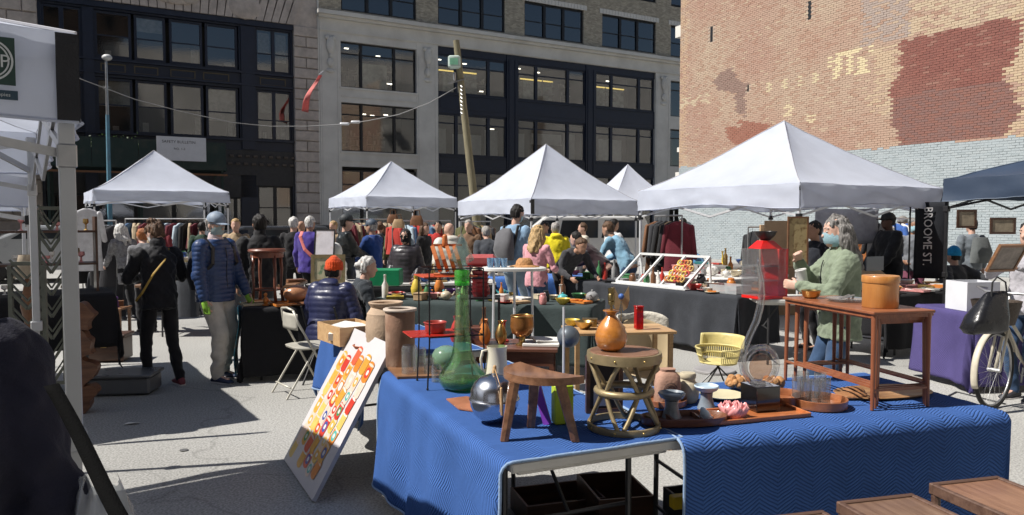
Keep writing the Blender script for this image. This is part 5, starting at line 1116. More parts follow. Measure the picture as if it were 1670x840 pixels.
for k, (x, y, r_) in enumerate(((1207, 638, .07), (1265, 640, .06))):
    g = Geo()
    for j in range(16): a = j * 2.4; g.ball((cos(a) * r_ * .6, sin(a) * r_ * .45, .03 + .012 * (j % 3)), (.026, .02, .02), 8, (0, 0, a))
    one('rattan_knot', g, M_rat, ['knotted rattan ball left of the glass ring', 'knotted rattan ball behind the glass ring'][k], 'rattan ball', at(x, y) + Vector((0, .04, 0)), smooth='all')
M_pink = mat('pink glaze', (.72, .30, .30), rough=.35, var=.15, scale=10, coat=.3)
t = thing('flower_bowl', 'pink ceramic lotus-flower bowl on the orange tray', 'bowl', at(1197, 684), .2)
for lv, (n_, r_, h_, sz) in enumerate(((7, .055, .055, .038), (5, .035, .06, .03))):
    for k in range(n_):
        a = 2 * pi * (k + .5 * lv) / n_; g = Geo()
        def pet(u, v): 
            w2 = sin(pi * min(1, v * .85 + .12)) * sz; x = r_ * .35 + (r_ * .9) * v ** .8 ; z = .006 + h_ * v ** 1.6; y = (u - .5) * 2 * w2; x -= abs(u - .5) * .03 * v; z += (abs(u - .5) * 2) ** 2 * .012
            return Vector((x * cos(a) - y * sin(a), x * sin(a) + y * cos(a), z))
        g.grid(pet, 6, 6); obj('petal', g, M_pink, t, smooth='all', sol=.004)
g = Geo(); g.cyl((0, 0, 0), .035, .01, 16); obj('base', g, M_pink, t)
def rect_tray(name, label, pts, h, m_, z=TZ, cat='tray', rim=.010):
    P3 = [at(x, y, z) for x, y in pts]; c = sum(P3, Vector()) / 4; g = Geo(); q = [Vector((a.x - c.x, a.y - c.y)) for a in P3]
    g.prism([(a.x, a.y) for a in q], 0, .006); t = thing(name, label, cat, (c.x, c.y, z)); obj('base', g, m_, t, fix=True)
    for i in range(4): a, b = Vector((*q[i], h / 2 + .004)), Vector((*q[(i + 1) % 4], h / 2 + .004)); g = Geo(); g.bar(a, b, rim, h, bev=.002); obj('rim', g, m_, t)
M_otray = wood('orange teak tray', (.36, .11, .035), (.50, .17, .06), rough=.3, coat=.4)
rect_tray('orange_tray', 'orange teak tray with raised rim under the black cube and pink bowl', [(1172, 694), (1322, 680), (1280, 664), (1148, 674)], .016, M_otray)
# glass ring sculpture
t = thing('glass_sculpture', 'clear swirl and ring glass sculpture on a glossy black cube', 'sculpture', at(1243, 672) + Vector((0, .03, .012)), .3)
g = Geo(); g.box((0, 0, .055), (.125, .125, .11), bev=.003); obj('cube', g, mat('gloss black acrylic', (.008, .007, .007), rough=.06, coat=.8), t)
M_acr = glassm('clear acrylic', (.97, .96, .95), rough=.04, ior=2.3, dens=1.03)
g = Geo(); g.tube([(.085 * cos(a * pi / 20), 0, .195 + .085 * sin(a * pi / 20)) for a in range(40)], .014, 12, closed=True); obj('ring', g, M_acr, t, smooth='all')
pts = [(.02, 0, .112), (-.05, 0, .128), (-.088, 0, .17), (-.10, 0, .22), (-.088, .0, .28), (-.06, 0, .34), (-.028, 0, .40), (-.01, 0, .46), (.0, 0, .52), (-.004, 0, .58), (-.02, 0, .64), (-.022, 0, .69)]
g = Geo(); g.tube(pts, [.012, .015, .017, .017, .016, .015, .016, .017, .015, .012, .009, .005], 12); obj('swirl', g, M_acr, t, smooth='all')
g = Geo(); g.ball((0, 0, .19), (.062, .02, .062), 16); obj('lens', g, glassm('peach tinted glass', (.93, .78, .68), dens=1.05), t, smooth='all')
# round bowls with glasses
oval_tray('round_bowl_tray', 'round wooden tray with vertical rim holding the row of clear glasses', at(1345, 668) + Vector((0, .06, 0)), 0, .125, .125, .042, M_trayw, pw=2)
oval_tray('round_bowl_tray', 'round wooden bowl tray partly behind the black cube', at(1288, 664) + Vector((0, .09, 0)), 0, .11, .11, .045, M_trayw, pw=2)
k = 0
for k, (x, y) in enumerate([(1301, 655), (1314, 660), (1329, 661), (1344, 660), (1309, 648), (1337, 650)]):
    q = at(x, y, TZ + .013); g = Geo(); r_ = .026; h = .125; g.lathe([(0, 0), (r_, 0), (r_ * 1.06, h), (r_ * .98, h), (r_ * .93, .014), (0, .012)], 22)
    one('glass_tumbler', g, M_glass, 'clear straight tumbler standing in the round wooden tray', 'glass', q, group='tumblers in the round wooden tray', smooth=45)
t = thing('wooden_platter', 'oval wooden platter lying under the nest of tables', 'platter', at(1440, 642), AR_)
g = Geo(); g.loft([(Vector((0, 0, 0)), X * .24, Y * .12), (Vector((0, 0, .012)), X * .26, Y * .135), (Vector((0, 0, .016)), X * .255, Y * .13), (Vector((0, 0, .010)), X * .2, Y * .1)], 40, pw=2.6); obj('board', g, wood('olive wood', (.16, .07, .025), (.36, .20, .09), ax=(2, 9, 9), sc=3), t, smooth=30)
one('leather_pouch', Geo().ball((0, 0, .012), (.09, .06, .018), 16).ball((.05, .03, .02), (.06, .05, .02), 12), mat('tan leather', (.30, .14, .06), rough=.5, bump=.4), 'flat tan leather pouch between the glasses and the nest of tables', 'pouch', at(1388, 648), .4, smooth='all')
# nest of tables
A0 = at(1422, 669); e2n = (at(1287, 622) - A0).normalized(); AN = atan2(e2n.y, e2n.x) - pi / 2
N_, OFF = None, [(0, 0, .66, .305, .455), (.04, .03, .60, .285, .437), (.075, .06, .54, .27, .419)]
t = None
for k, (du, dv, L1_, W1_, H1_) in enumerate(OFF):
    e1n = Vector((cos(AN), sin(AN), 0)); tt = thing('nesting_table', ['largest outer teak table of the nest standing on the blue blanket', 'middle teak table slid inside the largest one of the nest', 'smallest innermost teak table of the nest'][k], 'side table', A0 + e1n * du + Vector((-sin(AN), cos(AN), 0)) * dv, AN, 'nest of three teak tables')
    for x in (0, W1_):
        for y in (0, L1_):
            g = Geo(); sx, sy = (1 if x == 0 else -1), (1 if y == 0 else -1); g.loft([(Vector((x, y, 0)), X * .0085, Y * .0085), (Vector((x + sx * .004, y + sy * .004, H1_ - .05)), X * .0125, Y * .0125), (Vector((x + sx * .004, y + sy * .004, H1_ - .014)), X * .014, Y * .014)], 10); obj('leg', g, M_teak, tt, smooth=40)
    g = Geo(); g.box((W1_ / 2, L1_ / 2, H1_ - .007), (W1_ + .034, L1_ + .034, .014), bev=.003); obj('top', g, M_teakx, tt)
    for y in (0, L1_): g = Geo(); g.b2(.014, W1_ - .014, y - .006, y + .006, H1_ - .032, H1_ - .0145); obj('apron', g, M_teak, tt)
    g = Geo(); g.b2(W1_ - .006, W1_ + .006, .014, L1_ - .014, H1_ - .030, H1_ - .0145); obj('apron', g, M_teak, tt)
    if k == 0: g = Geo(); g.b2(-.006, .006, .014, L1_ - .014, H1_ - .032, H1_ - .0145); obj('apron', g, M_teak, tt)
    for y in (0, L1_): g = Geo(); g.bar((.0, y, .09), (W1_, y, .09), .010); obj('stretcher', g, M_teak, tt)
    for x in (0, W1_): g = Geo(); g.bar((x, 0, .105), (x, L1_, .105), .010); obj('stretcher', g, M_teak, tt)
NT = fr(A0, AN); zt = TZ + .456
t = thing('round_wooden_box', 'round orange-brown wooden box with a lid on the nest of tables', 'box', NT(.15, .14, zt))
M_tkb = wood('bright teak veneer', (.42, .17, .04), (.55, .25, .07), ax=(9, 9, 1.0), coat=.35)
g = Geo(); g.lathe([(0, 0), (.078, 0), (.08, .003), (.08, .118), (0, .118)], 36); obj('box', g, M_tkb, t, smooth=40); g = Geo(); g.lathe([(0, .1185), (.083, .1185), (.084, .122), (.084, .148), (.081, .152), (0, .152)], 36); obj('lid', g, M_tkb, t, smooth=40)
one('brass_bowl', Geo().lathe([(0, 0), (.03, 0), (.042, .01), (.048, .035), (.052, .04), (.048, .042), (.04, .014), (0, .008)], 28), M_brass, 'small brass bowl at the far corner of the nest of tables', 'bowl', NT(.09, .58, zt), smooth=40)
one('glass_dish', Geo().lathe([(0, 0), (.07, 0), (.10, .012), (.102, .016), (.07, .006), (0, .006)], 32), glassm('smoky glass', (.75, .78, .8), dens=1.2), 'flat glass dish behind the round wooden box on the nest of tables', 'dish', NT(.17, .40, zt), smooth=40)
one('pair_of_tongs', Geo().bar((0, 0, .006), (.12, .16, .008), .008, .006).bar((.01, 0, .006), (.14, .15, .008), .008, .006), M_steel, 'pair of steel tongs lying on the nest of tables', 'tongs', NT(.1, .36, zt + .014), smooth=False)
# ---------------------------------------------------------------- dark wooden trays at the lower right corner
M_trd = wood('weathered dark rim', (.075, .04, .028), (.14, .08, .055), rough=.5); M_trp = wood('faded tray panel', (.13, .075, .05), (.21, .13, .088), ax=(14, 1.6, 14), rough=.4, coat=.25)
M_trp2 = wood('reddish tray panel', (.18, .09, .055), (.27, .145, .09), ax=(14, 1.6, 14), rough=.4, coat=.25)
zt2 = .56
for k, (px, py) in enumerate([(1514, 787), (1363, 817), (1205, 846)]):
    q = G(px, py, zt2); tt = thing('low_tray_table', ['low tray-topped wooden table, nearest the right edge, with a reddish panel', 'low tray-topped wooden table with a grey-brown panel, middle of the three', 'low tray-topped wooden table whose corner just shows at the bottom edge'][k], 'low table', (q.x, q.y, 0), AR_ - radians(1), 'low tray-topped tables in front of the blanket')
    Wt, Lt = .345, .95
    g = Geo(); g.b2(.02, Wt - .02, -Lt + .02, -.02, zt2 - .016, zt2 - .008); obj('panel', g, M_trp2 if k == 0 else M_trp, tt)
    for (x0, x1, y0, y1) in ((0, Wt, -.022, 0), (0, Wt, -Lt, -Lt + .022), (0, .022, -Lt + .022, -.022), (Wt - .022, Wt, -Lt + .022, -.022)): g = Geo(); g.b2(x0, x1, y0, y1, zt2 - .045, zt2, bev=.004); obj('rim', g, M_trd, tt)
    for x in (.02, Wt - .02):
        for y in (-.02, -Lt + .02): g = Geo(); g.cyl((x, y, 0), .012, zt2 - .045, 10, .018); obj('leg', g, M_trd, tt)
# things under the tables
crate('plastic_crate', 'black plastic crate with a yellow stripe under the front blue table', (1.05, 3.55, 0), AR_, .5, .35, .28, mat('black crate plastic', (.03, .03, .033)), cat='crate')
one('yellow_level', Geo().box((0, 0, .03), (.5, .05, .06), bev=.005).box((.0, 0, .0301), (.08, .052, .03)), mat('yellow paint', (.62, .42, .01), rough=.4), 'yellow tool lying on the crate under the front table', 'tool', (.98, 3.42, .285), AR_, smooth=False)
for k, (x, y, rz, w, d, h) in enumerate([(.25, 4.0, .3, .45, .3, .12), (.55, 3.9, .2, .3, .4, .2)]): crate('wooden_box', ['low dark wooden box on the ground under the nearest table', 'taller dark wooden box under the nearest table'][k], (x, y, 0), rz, w, d, h, M_dark)
# strap and plastic bag at the lower left
g = Geo(); a, b = D(84, 628, 1.30), D(222, 880, 1.02)
g.grid(lambda u, v: a.lerp(b, v) + Vector(((u - .5) * .027, .006 * sin(v * 5), (u - .5) * .006 - .010 * sin(pi * v))), 2, 20); one('webbing_strap', g, fab('black webbing', (.005, .005, .005), bscale=300, sheen=0, spec=0.02), 'wide black webbing strap slanting down beside the dark navy fleece', 'strap', sol=.003, smooth='all')
g = Geo()
def bagf(u, v):
    a = 2 * pi * u; r_ = (.062 + .010 * sin(3 * a) + .007 * sin(7 * a + 2) + .006 * sin(13 * a + v * 9)) * sin(pi * (.12 + .80 * (1 - v))) ** .55; return Vector((r_ * cos(a), r_ * sin(a) * .6, .30 * v + .012 * sin(5 * a + v * 7) + .008 * sin(11 * a)))
g.grid(bagf, 60, 24); one('plastic_bag', g, glassm('milky plastic', (.80, .82, .84), rough=.25, dens=1.30), 'crumpled clear plastic bag hanging at the lower left beside the black strap', 'bag', D(160, 786, 1.42) - Z * .30, smooth='all')
# ---------------------------------------------------------------- more people, nearest first
def P_(px, d, h, face, label, jc, pc, hair, **k):
    k.setdefault('vx', .016 if d < 9 else .021); return person(label, pxy(px, d), h, face, jc, pc, hair, **k)
def c_(n, c): return fab(n, c, bump=.4, bscale=50)
# seated pair seen from behind
P_(533, 7.35, 1.62, -20, 'seated person in orange knitted hat and navy quilted coat, back turned', J('deep navy quilted coat', (.018, .022, .065), **PUF), darkp, 'dark', sit=True, puff=.04, quilt=.06, hood=True, hat='beanie', hatc=fab('orange knit', (.62, .07, .012), bump=.8, bscale=60), hands=[(-.18, .30, .70), (.18, .30, .70)], lean=10, vx=.012, bulk=1.08)
P_(578, 8.0, 1.62, -75, 'seated grey-haired person in dark slate coat facing right beside the orange hat', c_('dark slate coat', (.035, .042, .05)), darkp, 'white', sit=True, puff=.02, lean=12, hands=[(-.15, .42, .74), (.15, .40, .74)], hairlen='bun', vx=.013)
P_(424, 8.9, 1.70, 25, 'man with close-cropped hair in a black jacket, back turned behind the round stool', c_('charcoal black jacket', (.02, .02, .022)), darkp, 'dark', skin='mid', puff=.02, collar=True, vx=.014)
P_(207, 12.0, 1.60, 60, 'woman with long white hair in a grey striped top leaning left', fab('grey striped knit', (.20, .20, .21), var=.5, scale=20), blackp, 'white', fem=True, lean=16, hairlen='long', coatlen=.30, hands=[(-.15, .42, .95), (.2, .38, .98)])
P_(237, 10.6, 1.56, 35, 'woman with bushy ginger hair in grey top bending over the stall', c_('grey wool', (.17, .17, .18)), blackp, 'ginger', fem=True, lean=22, bend=15, hairlen='curly', hands=[(-.12, .5, .95), (.2, .45, .95)])
P_(505, 12.5, 1.70, -15, 'white-haired man in purple jacket with a pink strap across his back', c_('purple blue jacket', (.055, .035, .22)), blackp, 'white', skin='tan', puff=.02, hem=.18, extra=lambda c: obj('sash', Geo().tube([c['Nk'] + Vector((-.13, -.02, .02)), c['Nk'] + Vector((-.10, -.135, -.06)), c['P'] + Vector((.0, -.16, .22)), c['P'] + Vector((.14, -.12, .08))], .028, 8, flat=.3), fab('salmon strap', (.75, .22, .20)), c['root']))
P_(479, 13.0, 1.69, 10, 'white-haired man in black coat left of the purple jacket', c_('black coat', (.02, .02, .022)), blackp, 'white')
P_(491, 14.5, 1.62, -10, 'balding person glimpsed between the black coat and the purple jacket', c_('brown coat', (.10, .06, .04)), blackp, 'grey', skin='tan', hairlen='bald')
P_(563, 11.6, 1.72, -70, 'person in belted black leather coat facing right, dark cap', mat('black leather', (.02, .024, .026), rough=.32, var=.3, scale=8, bump=.5, bscale=20), blackp, 'dark', hat='cap', hatc=mat('dark cap', (.025, .03, .035)), coatlen=.30, puff=.02, hands=[(-.05, .38, 1.02), (.12, .36, 1.0)], extra=lambda c: obj('belt', Geo().tube([c['P'] + Vector((.205 * cos(a * pi / 12), .158 * sin(a * pi / 12), .12)) for a in range(24)], .022, 6, closed=True, flat=.5), M_blk, c['root']))
P_(608, 12.0, 1.64, 70, 'man in royal blue jacket and slate cap facing left', c_('royal blue jacket', (.015, .05, .20)), fab('slate trousers', (.10, .11, .14)), 'grey', skin='tan', hat='cap', hatc=mat('slate cap', (.05, .07, .10)), puff=.02, hem=.16, hands=[(-.05, .34, 1.02), (.12, .34, 1.0)])
P_(662, 10.6, 1.50, 168, 'woman in black quilted coat, dark glasses and black mask facing us', J('black quilted coat', (.035, .03, .036), **PUF), blackp, 'black', fem=True, puff=.035, quilt=.07, mask=MK_K, hat='scarf', hatc=fab('black headscarf', (.012, .012, .014)), vx=.014, bulk=1.15, hands=[(-.22, .18, .92), (.22, .18, .92)], open_top=fab('black top', (.01, .01, .012)),
   extra=lambda c: [obj('sunglasses', Geo().ball(c['Hd'] + c['hx'] * sg * .034 + c['hy'] * .092 + c['hz'] * .006, (.030, .010, .022), 10), mat('dark lens', (.01, .01, .01), rough=.1), c['root'], smooth='all') for sg in (-1, 1)])
P_(737, 11.0, 1.60, 30, 'person in puffy white jacket, back turned, behind the hexagon trays', J('puffy white jacket', (.60, .57, .50), **PUF), c_('beige trousers', (.4, .36, .3)), 'dark', puff=.05, quilt=.10, lean=8, hairlen='bald', skin='pale', hood=True, coatlen=.2)
P_(838, 10.6, 1.86, -40, 'tall man in pale denim shirt with grey backpack and blue mask', c_('pale denim shirt', (.22, .34, .48)), jeansl, 'dark', mask=MK_B, vx=.014, pitch=14, bend=6, lean=3, hands=[(-.05, .30, 1.15), (.12, .32, 1.12)],
   extra=lambda c: [obj('backpack', Geo().loft([(c['P'] + Vector((0, -.17, .05)), X * .12, Y * .07), (c['P'] + Vector((0, -.21, .18)), X * .15, Y * .09), (c['P'] + Vector((0, -.19, .40)), X * .13, Y * .06), (c['P'] + Vector((0, -.15, .47)), X * .06, Y * .03)], 14, pw=3), fab('grey backpack', (.12, .12, .13)), c['root'], smooth=True)] + [obj('backpack_strap', Geo().tube([c['P'] + Vector((sg * .11, -.15, .2)), c['Nk'] + Vector((sg * .12, -.08, .0)), c['Nk'] + Vector((sg * .125, .05, .01)), c['P'] + Vector((sg * .15, .14, .30)), c['P'] + Vector((sg * .18, .0, .2))], .02, 6, flat=.4), M_blk, c['root']) for sg in (-1, 1)])
P_(875, 9.7, 1.57, -35, 'blonde woman in pink sweatshirt and blue jeans looking down', c_('pink sweatshirt', (.62, .30, .34)), jeans, 'blond', fem=True, mask=MK_B, hairlen='long', vx=.014, pitch=18, bend=8, hem=.10, hands=[(-.12, .30, 1.05), (.16, .28, 1.05)])
P_(908, 13.2, 1.60, 10, 'grey-haired person in bright yellow hooded top', c_('yellow hoodie', (.75, .62, .02)), darkp, 'grey', hood=True, puff=.02, lean=10)
P_(917, 11.0, 1.62, -150, 'dark-haired person in black and grey top bending low over the table', c_('black and grey top', (.05, .05, .055)), blackp, 'brown', lean=50, bend=20, hands=[(-.25, .6, .85), (.25, .6, .85)], skin='tan')
P_(986, 11.4, 1.66, 62, 'person in dark maroon coat leaning far left over the goods', c_('dark maroon coat', (.028, .014, .018)), blackp, 'dark', lean=48, bend=10, hands=[(-.2, .75, .85), (.2, .7, .9)], coatlen=.2)
P_(1026, 11.6, 1.72, 55, 'man in light denim jacket leaning over the bottles', c_('light denim jacket', (.20, .36, .48)), jeans, 'brown', lean=34, bend=5, hands=[(-.15, .6, .9), (.15, .6, .95)], skin='tan')
P_(1152, 15.5, 1.60, 75, 'person in mid-blue shirt sitting hunched behind the white case', c_('mid blue shirt', (.10, .28, .50)), darkp, 'dark', sit=True, lean=30, skin='tan', hands=[(-.1, .5, .8), (.1, .45, .8)])
P_(1114, 17, 1.68, 120, 'person in navy top far behind the garment rail', c_('navy top', (.04, .07, .12)), darkp, 'dark')
P_(1450, 11.3, 1.74, 95, 'bearded man in black cap and black coat facing left', c_('black wool coat', (.016, .017, .02)), blackp, 'black', skin='dark', hat='cap', hatc=mat('black cap', (.015, .015, .015)), puff=.03, bulk=1.08, coatlen=.2, hands=[(-.2, .25, .9), (.2, .25, .9)])
P_(1490, 12.0, 1.66, 165, 'man in grey sweater and pale blue mask facing us', c_('grey sweater', (.17, .18, .20)), fab('plum trousers', (.16, .05, .08)), 'saltpepper', skin='mid', mask=MK_B, hands=[(-.15, .25, 1.0), (.2, .25, 1.0)])
P_(1472, 14, 1.70, 130, 'person in mouse-grey cap behind the bearded man', c_('mouse grey coat', (.20, .19, .18)), darkp, 'grey', hat='cap', hatc=mat('mouse grey cap', (.18, .17, .16)), skin='tan')
P_(1558, 10.4, 1.62, 20, 'seated person in a bright blue hat and dark grey coat', c_('dark grey coat', (.05, .052, .058)), fab('rust trousers', (.16, .045, .03)), 'dark', sit=True, hat='beanie', hatc=fab('bright blue knit', (.02, .30, .62)), puff=.02)
P_(1585, 12.4, 1.66, 5, 'person with a grey rucksack, back turned, right of the blue hat', c_('grey blue coat', (.14, .16, .18)), fab('navy trousers', (.02, .03, .06)), 'dark', extra=lambda c: obj('rucksack', Geo().loft([(c['P'] + Vector((.02, -.18, .02)), X * .15, Y * .09), (c['P'] + Vector((.02, -.22, .2)), X * .17, Y * .11), (c['P'] + Vector((.02, -.18, .46)), X * .12, Y * .06)], 14, pw=3), fab('grey rucksack', (.11, .12, .12)), c['root'], smooth=True))
P_(1683, 6.6, 1.62, 110, 'person at the right edge holding up a small picture', c_('pale grey sweatshirt', (.38, .37, .40)), jeans, 'dark', hands=[(-.18, .44, 1.30), (.08, .44, 1.26)], vx=.013, bulk=1.05)
P_(800, 12.6, 1.58, 20, 'person in dark grey coat bent forward left of the denim shirt', c_('dark slate grey coat', (.05, .055, .065)), darkp, 'grey', lean=25, puff=.02)
P_(890, 15.5, 1.60, 150, 'far person in blue-grey top behind the pink sweatshirt', c_('blue grey top', (.25, .28, .32)), darkp, 'dark', skin='tan')
P_(952, 15, 1.58, 100, 'far person in cream jacket beside the parked van', c_('cream jacket', (.5, .46, .38)), darkp, 'brown')
P_(545, 16, 1.62, 150, 'far person in tan coat between the picture and the leather coat', c_('tan coat', (.30, .22, .14)), darkp, 'blond')
P_(1330, 9.2, 1.62, 100, 'dark-haired person in black half hidden behind the sage green jacket', c_('soft black jumper', (.012, .014, .02)), blackp, 'dark', skin='tan')
P_(150, 16, 1.62, 200, 'far person in pale coat beneath the left canopy', c_('pale coat', (.42, .40, .40)), darkp, 'dark')
P_(262, 15, 1.6, 170, 'far person in wine-red top under the left canopy', c_('wine top', (.20, .03, .04)), darkp, 'dark', skin='mid')
P_(715, 15.5, 1.62, 180, 'far person in scarlet jacket by the clothes rails', c_('scarlet jacket', (.38, .03, .025)), darkp, 'dark', skin='tan')
P_(620, 16, 1.60, 20, 'far person in black by the handbags', c_('dull black top', (.03, .03, .03)), darkp, 'brown')
P_(645, 15.8, 1.62, 30, 'far person in olive coat by the hanging handbags', c_('olive coat', (.09, .09, .04)), darkp, 'dark')
P_(692, 14.6, 1.58, -120, 'far person in black jacket browsing right of the woman in dark glasses', c_('jet jacket', (.02, .02, .022)), darkp, 'brown', fem=True, hairlen='long')
P_(765, 14.0, 1.64, 160, 'far person in plaid brown coat behind the red planters', c_('plaid brown coat', (.17, .10, .06)), darkp, 'grey')
P_(1000, 14.5, 1.66, -60, 'far person in white shirt behind the denim jacket', c_('white shirt', (.55, .55, .55)), darkp, 'dark', skin='tan')
P_(1405, 13.4, 1.68, 170, 'far person in orange sweatshirt behind the grey cloth', c_('orange sweatshirt', (.45, .17, .06)), darkp, 'dark', skin='dark')
P_(385, 13.5, 1.66, 190, 'far person in tan jacket behind the round stool', c_('tan jacket', (.36, .27, .17)), darkp, 'blond')
P_(330, 14.5, 1.60, 20, 'far person in dark green coat beneath the edge of the left canopy', c_('dark green coat', (.03, .06, .04)), darkp, 'dark')
g = Geo(); g.add([(0, 0, .006), (.09, .01, .02), (.11, .06, .008), (.02, .05, .012)], [(0, 1, 2, 3)]); one('paper_scrap', g, M_paper, 'white paper scrap lying on the shaded asphalt by the carved stack', 'litter', G(200, 694, 0), smooth=False, sol=.002)
for k, (px, py) in enumerate(((560, 690), (1560, 720), (300, 735), (1500, 590))): g = Geo(); g.cyl((0, 0, .0045), .03 + .02 * (k % 2), .002, 9); one('gum_spot', g, mat('old gum', (.10, .10, .10)), ['dark gum spot on the asphalt by the picture panel', 'dark gum spot on the asphalt right of the front table', 'dark gum spot on the lit asphalt at the left', 'dark gum spot behind the nest of tables'][k], 'stain', G(px, py, 0))
# ---------------------------------------------------------------- goods
GC = dict(red=(.42, .04, .03), orange=(.55, .19, .04), yellow=(.6, .45, .07), green=(.06, .20, .08), teal=(.05, .25, .26), blue=(.05, .12, .36), white=(.62, .60, .56), cream=(.52, .45, .32), brown=(.17, .08, .04), black=(.02, .02, .022), grey=(.24, .24, .24), pink=(.58, .25, .24), brass=(.5, .34, .13), tan=(.40, .27, .15), purple=(.14, .05, .22), turquoise=(.08, .38, .40))
def gm(c): return mat('goods ' + c, GC[c], rough=.35 if c not in ('grey', 'tan') else .6, metal=1.0 if c == 'brass' else 0, var=.25, scale=20)
def good(kind, c, p, stall, s=1.0, rz=None, label=None, group=None):
    g = Geo(); m_ = gm(c); n = 16; sm = 40; rz = U(0, 6) if rz is None else rz
    if kind == 'vase': g.lathe([(0, 0), (.03 * s, 0), (.05 * s, .04 * s), (.055 * s, .09 * s), (.035 * s, .15 * s), (.02 * s, .18 * s), (.03 * s, .21 * s), (.02 * s, .2 * s), (0, .1 * s)], n)
    elif kind == 'bowl': g.lathe([(0, 0), (.03 * s, 0), (.06 * s, .03 * s), (.075 * s, .06 * s), (.07 * s, .06 * s), (.05 * s, .025 * s), (0, .015 * s)], n)
    elif kind == 'plate': g.lathe([(0, 0), (.05 * s, 0), (.09 * s, .015 * s), (.09 * s, .02 * s), (.05 * s, .008 * s), (0, .006)], n + 4)
    elif kind == 'cup': g.lathe([(0, 0), (.025 * s, 0), (.035 * s, .07 * s), (.032 * s, .07 * s), (.022 * s, .01), (0, .008)], n); g.tube([(.03 * s, 0, .055 * s), (.055 * s, 0, .05 * s), (.05 * s, 0, .025 * s), (.028 * s, 0, .02 * s)], .004, 5)
    elif kind == 'box': g.box((0, 0, .035 * s), (.14 * s, .1 * s, .07 * s), bev=.004); g.box((0, 0, .073 * s), (.15 * s, .11 * s, .008 * s), bev=.002); sm = False
    elif kind == 'book': g.box((0, 0, .014 * s), (.14 * s, .20 * s, .028 * s), bev=.002); sm = False
    elif kind == 'bottle': g.lathe([(0, 0), (.03 * s, 0), (.032 * s, .12 * s), (.012 * s, .16 * s), (.011 * s, .21 * s), (.014 * s, .215 * s), (.012 * s, .225 * s), (0, .225 * s)], n)
    elif kind == 'candlestick': g.lathe([(0, 0), (.04 * s, 0), (.04 * s, .01 * s), (.012 * s, .025 * s), (.014 * s, .08 * s), (.008 * s, .1 * s), (.01 * s, .16 * s), (.022 * s, .18 * s), (0, .18 * s)], n)
    elif kind == 'figurine': g.ball((0, 0, .05 * s), (.03 * s, .025 * s, .05 * s), 10); g.ball((0, 0, .115 * s), .02 * s, 10); g.cap((.02 * s, 0, .08 * s), (.045 * s, .01, .045 * s), .009 * s, .007 * s, 6); g.cyl((0, 0, 0), .035 * s, .012 * s, 12)
    elif kind == 'teapot': g.ball((0, 0, .05 * s), (.06 * s, .06 * s, .05 * s), 14); g.tube([(.05 * s, 0, .04 * s), (.08 * s, 0, .06 * s), (.095 * s, 0, .09 * s)], [.014 * s, .01 * s, .007 * s], 7); g.tube([(-.05 * s, 0, .07 * s), (-.09 * s, 0, .07 * s), (-.09 * s, 0, .035 * s), (-.055 * s, 0, .03 * s)], .006 * s, 6); g.ball((0, 0, .105 * s), .012 * s, 8)
    elif kind == 'jar': g.lathe([(0, 0), (.035 * s, 0), (.045 * s, .03 * s), (.042 * s, .09 * s), (.03 * s, .105 * s), (.033 * s, .11 * s), (.03 * s, .125 * s), (0, .13 * s)], n)
    elif kind == 'tray': g.box((0, 0, .006), (.26 * s, .17 * s, .012), bev=.003); [g.box((sx * .127 * s, 0, .016), (.008, .17 * s, .02)) for sx in (-1, 1)]; [g.box((0, sy * .083 * s, .0161), (.246 * s, .006, .0195)) for sy in (-1, 1)]; sm = False
    elif kind == 'clock': g.lathe([(0, -.02), (.06 * s, -.02), (.065 * s, 0), (.06 * s, .02), (0, .022)], 20); R_ = Matrix.Rotation(pi / 2, 3, 'X'); g.v = [tuple(R_ @ Vector(v) + Vector((0, 0, .065 * s))) for v in g.v]
    return one(kind, g, m_, label or '%s %s on %s' % (c, kind, stall), kind, p, rz, group or ('small goods on ' + stall), smooth=sm)
def clutter(Fn, u0, u1, v0, v1, z, n, kinds, colours, stall, s=(.8, 1.3), mind=.09, seed=1):
    rn = random.Random(seed); pts = []; used = {}
    tries = 0
    while len(pts) < n and tries < n * 40:
        tries += 1; u, v = rn.uniform(u0, u1), rn.uniform(v0, v1)
        if all(hypot(u - a, v - b) > mind for a, b in pts): pts.append((u, v))
    for u, v in pts:
        k, c = rn.choice(kinds), rn.choice(colours); good(k, c, Fn(u, v, z), stall, rn.uniform(*s), rn.uniform(0, 6))
def drape(label, O, ang, w, l, h, cm, **k): return blanket(label, O, ang, w, l, h=h, name='tablecloth', cloth=cm, **k)[0]
ALLK = ['vase', 'bowl', 'plate', 'cup', 'box', 'book', 'bottle', 'candlestick', 'figurine', 'teapot', 'jar', 'tray']
# long black table E beside the big canopy
E0, E1 = Vector((2.60, 8.45)), Vector((.80, 10.95)); AE = atan2((E0 - E1).y, (E0 - E1).x); LE = (E0 - E1).length
FE = fr((*E1, 0), AE)
ftable('long folding table hidden under charcoal cloth, left of the red cabinet', (*E1, 0), AE, LE, .74, h=.74, name='folding_table')
drape('charcoal cloth pleated along the front of the long table', E1, AE, LE, .74, .745, M_charcloth, df=.68, dl=.66, dr=.60, db=.2, fold=.03, flare=.03, seed=4, r=.02, res=.035)
clutter(FE, .1, 1.2, .08, .65, .752, 12, ['bottle', 'box', 'book', 'jar'], ['green', 'green', 'grey', 'black', 'red'], 'the left end of the long charcoal table', (.9, 1.3), seed=5)
clutter(FE, 2.0, 2.95, .05, .68, .752, 22, ['bowl', 'box', 'cup', 'plate', 'jar', 'tray'], ['pink', 'white', 'black', 'orange', 'cream', 'red'], 'the right end of the long charcoal table', (.9, 1.4), seed=6)
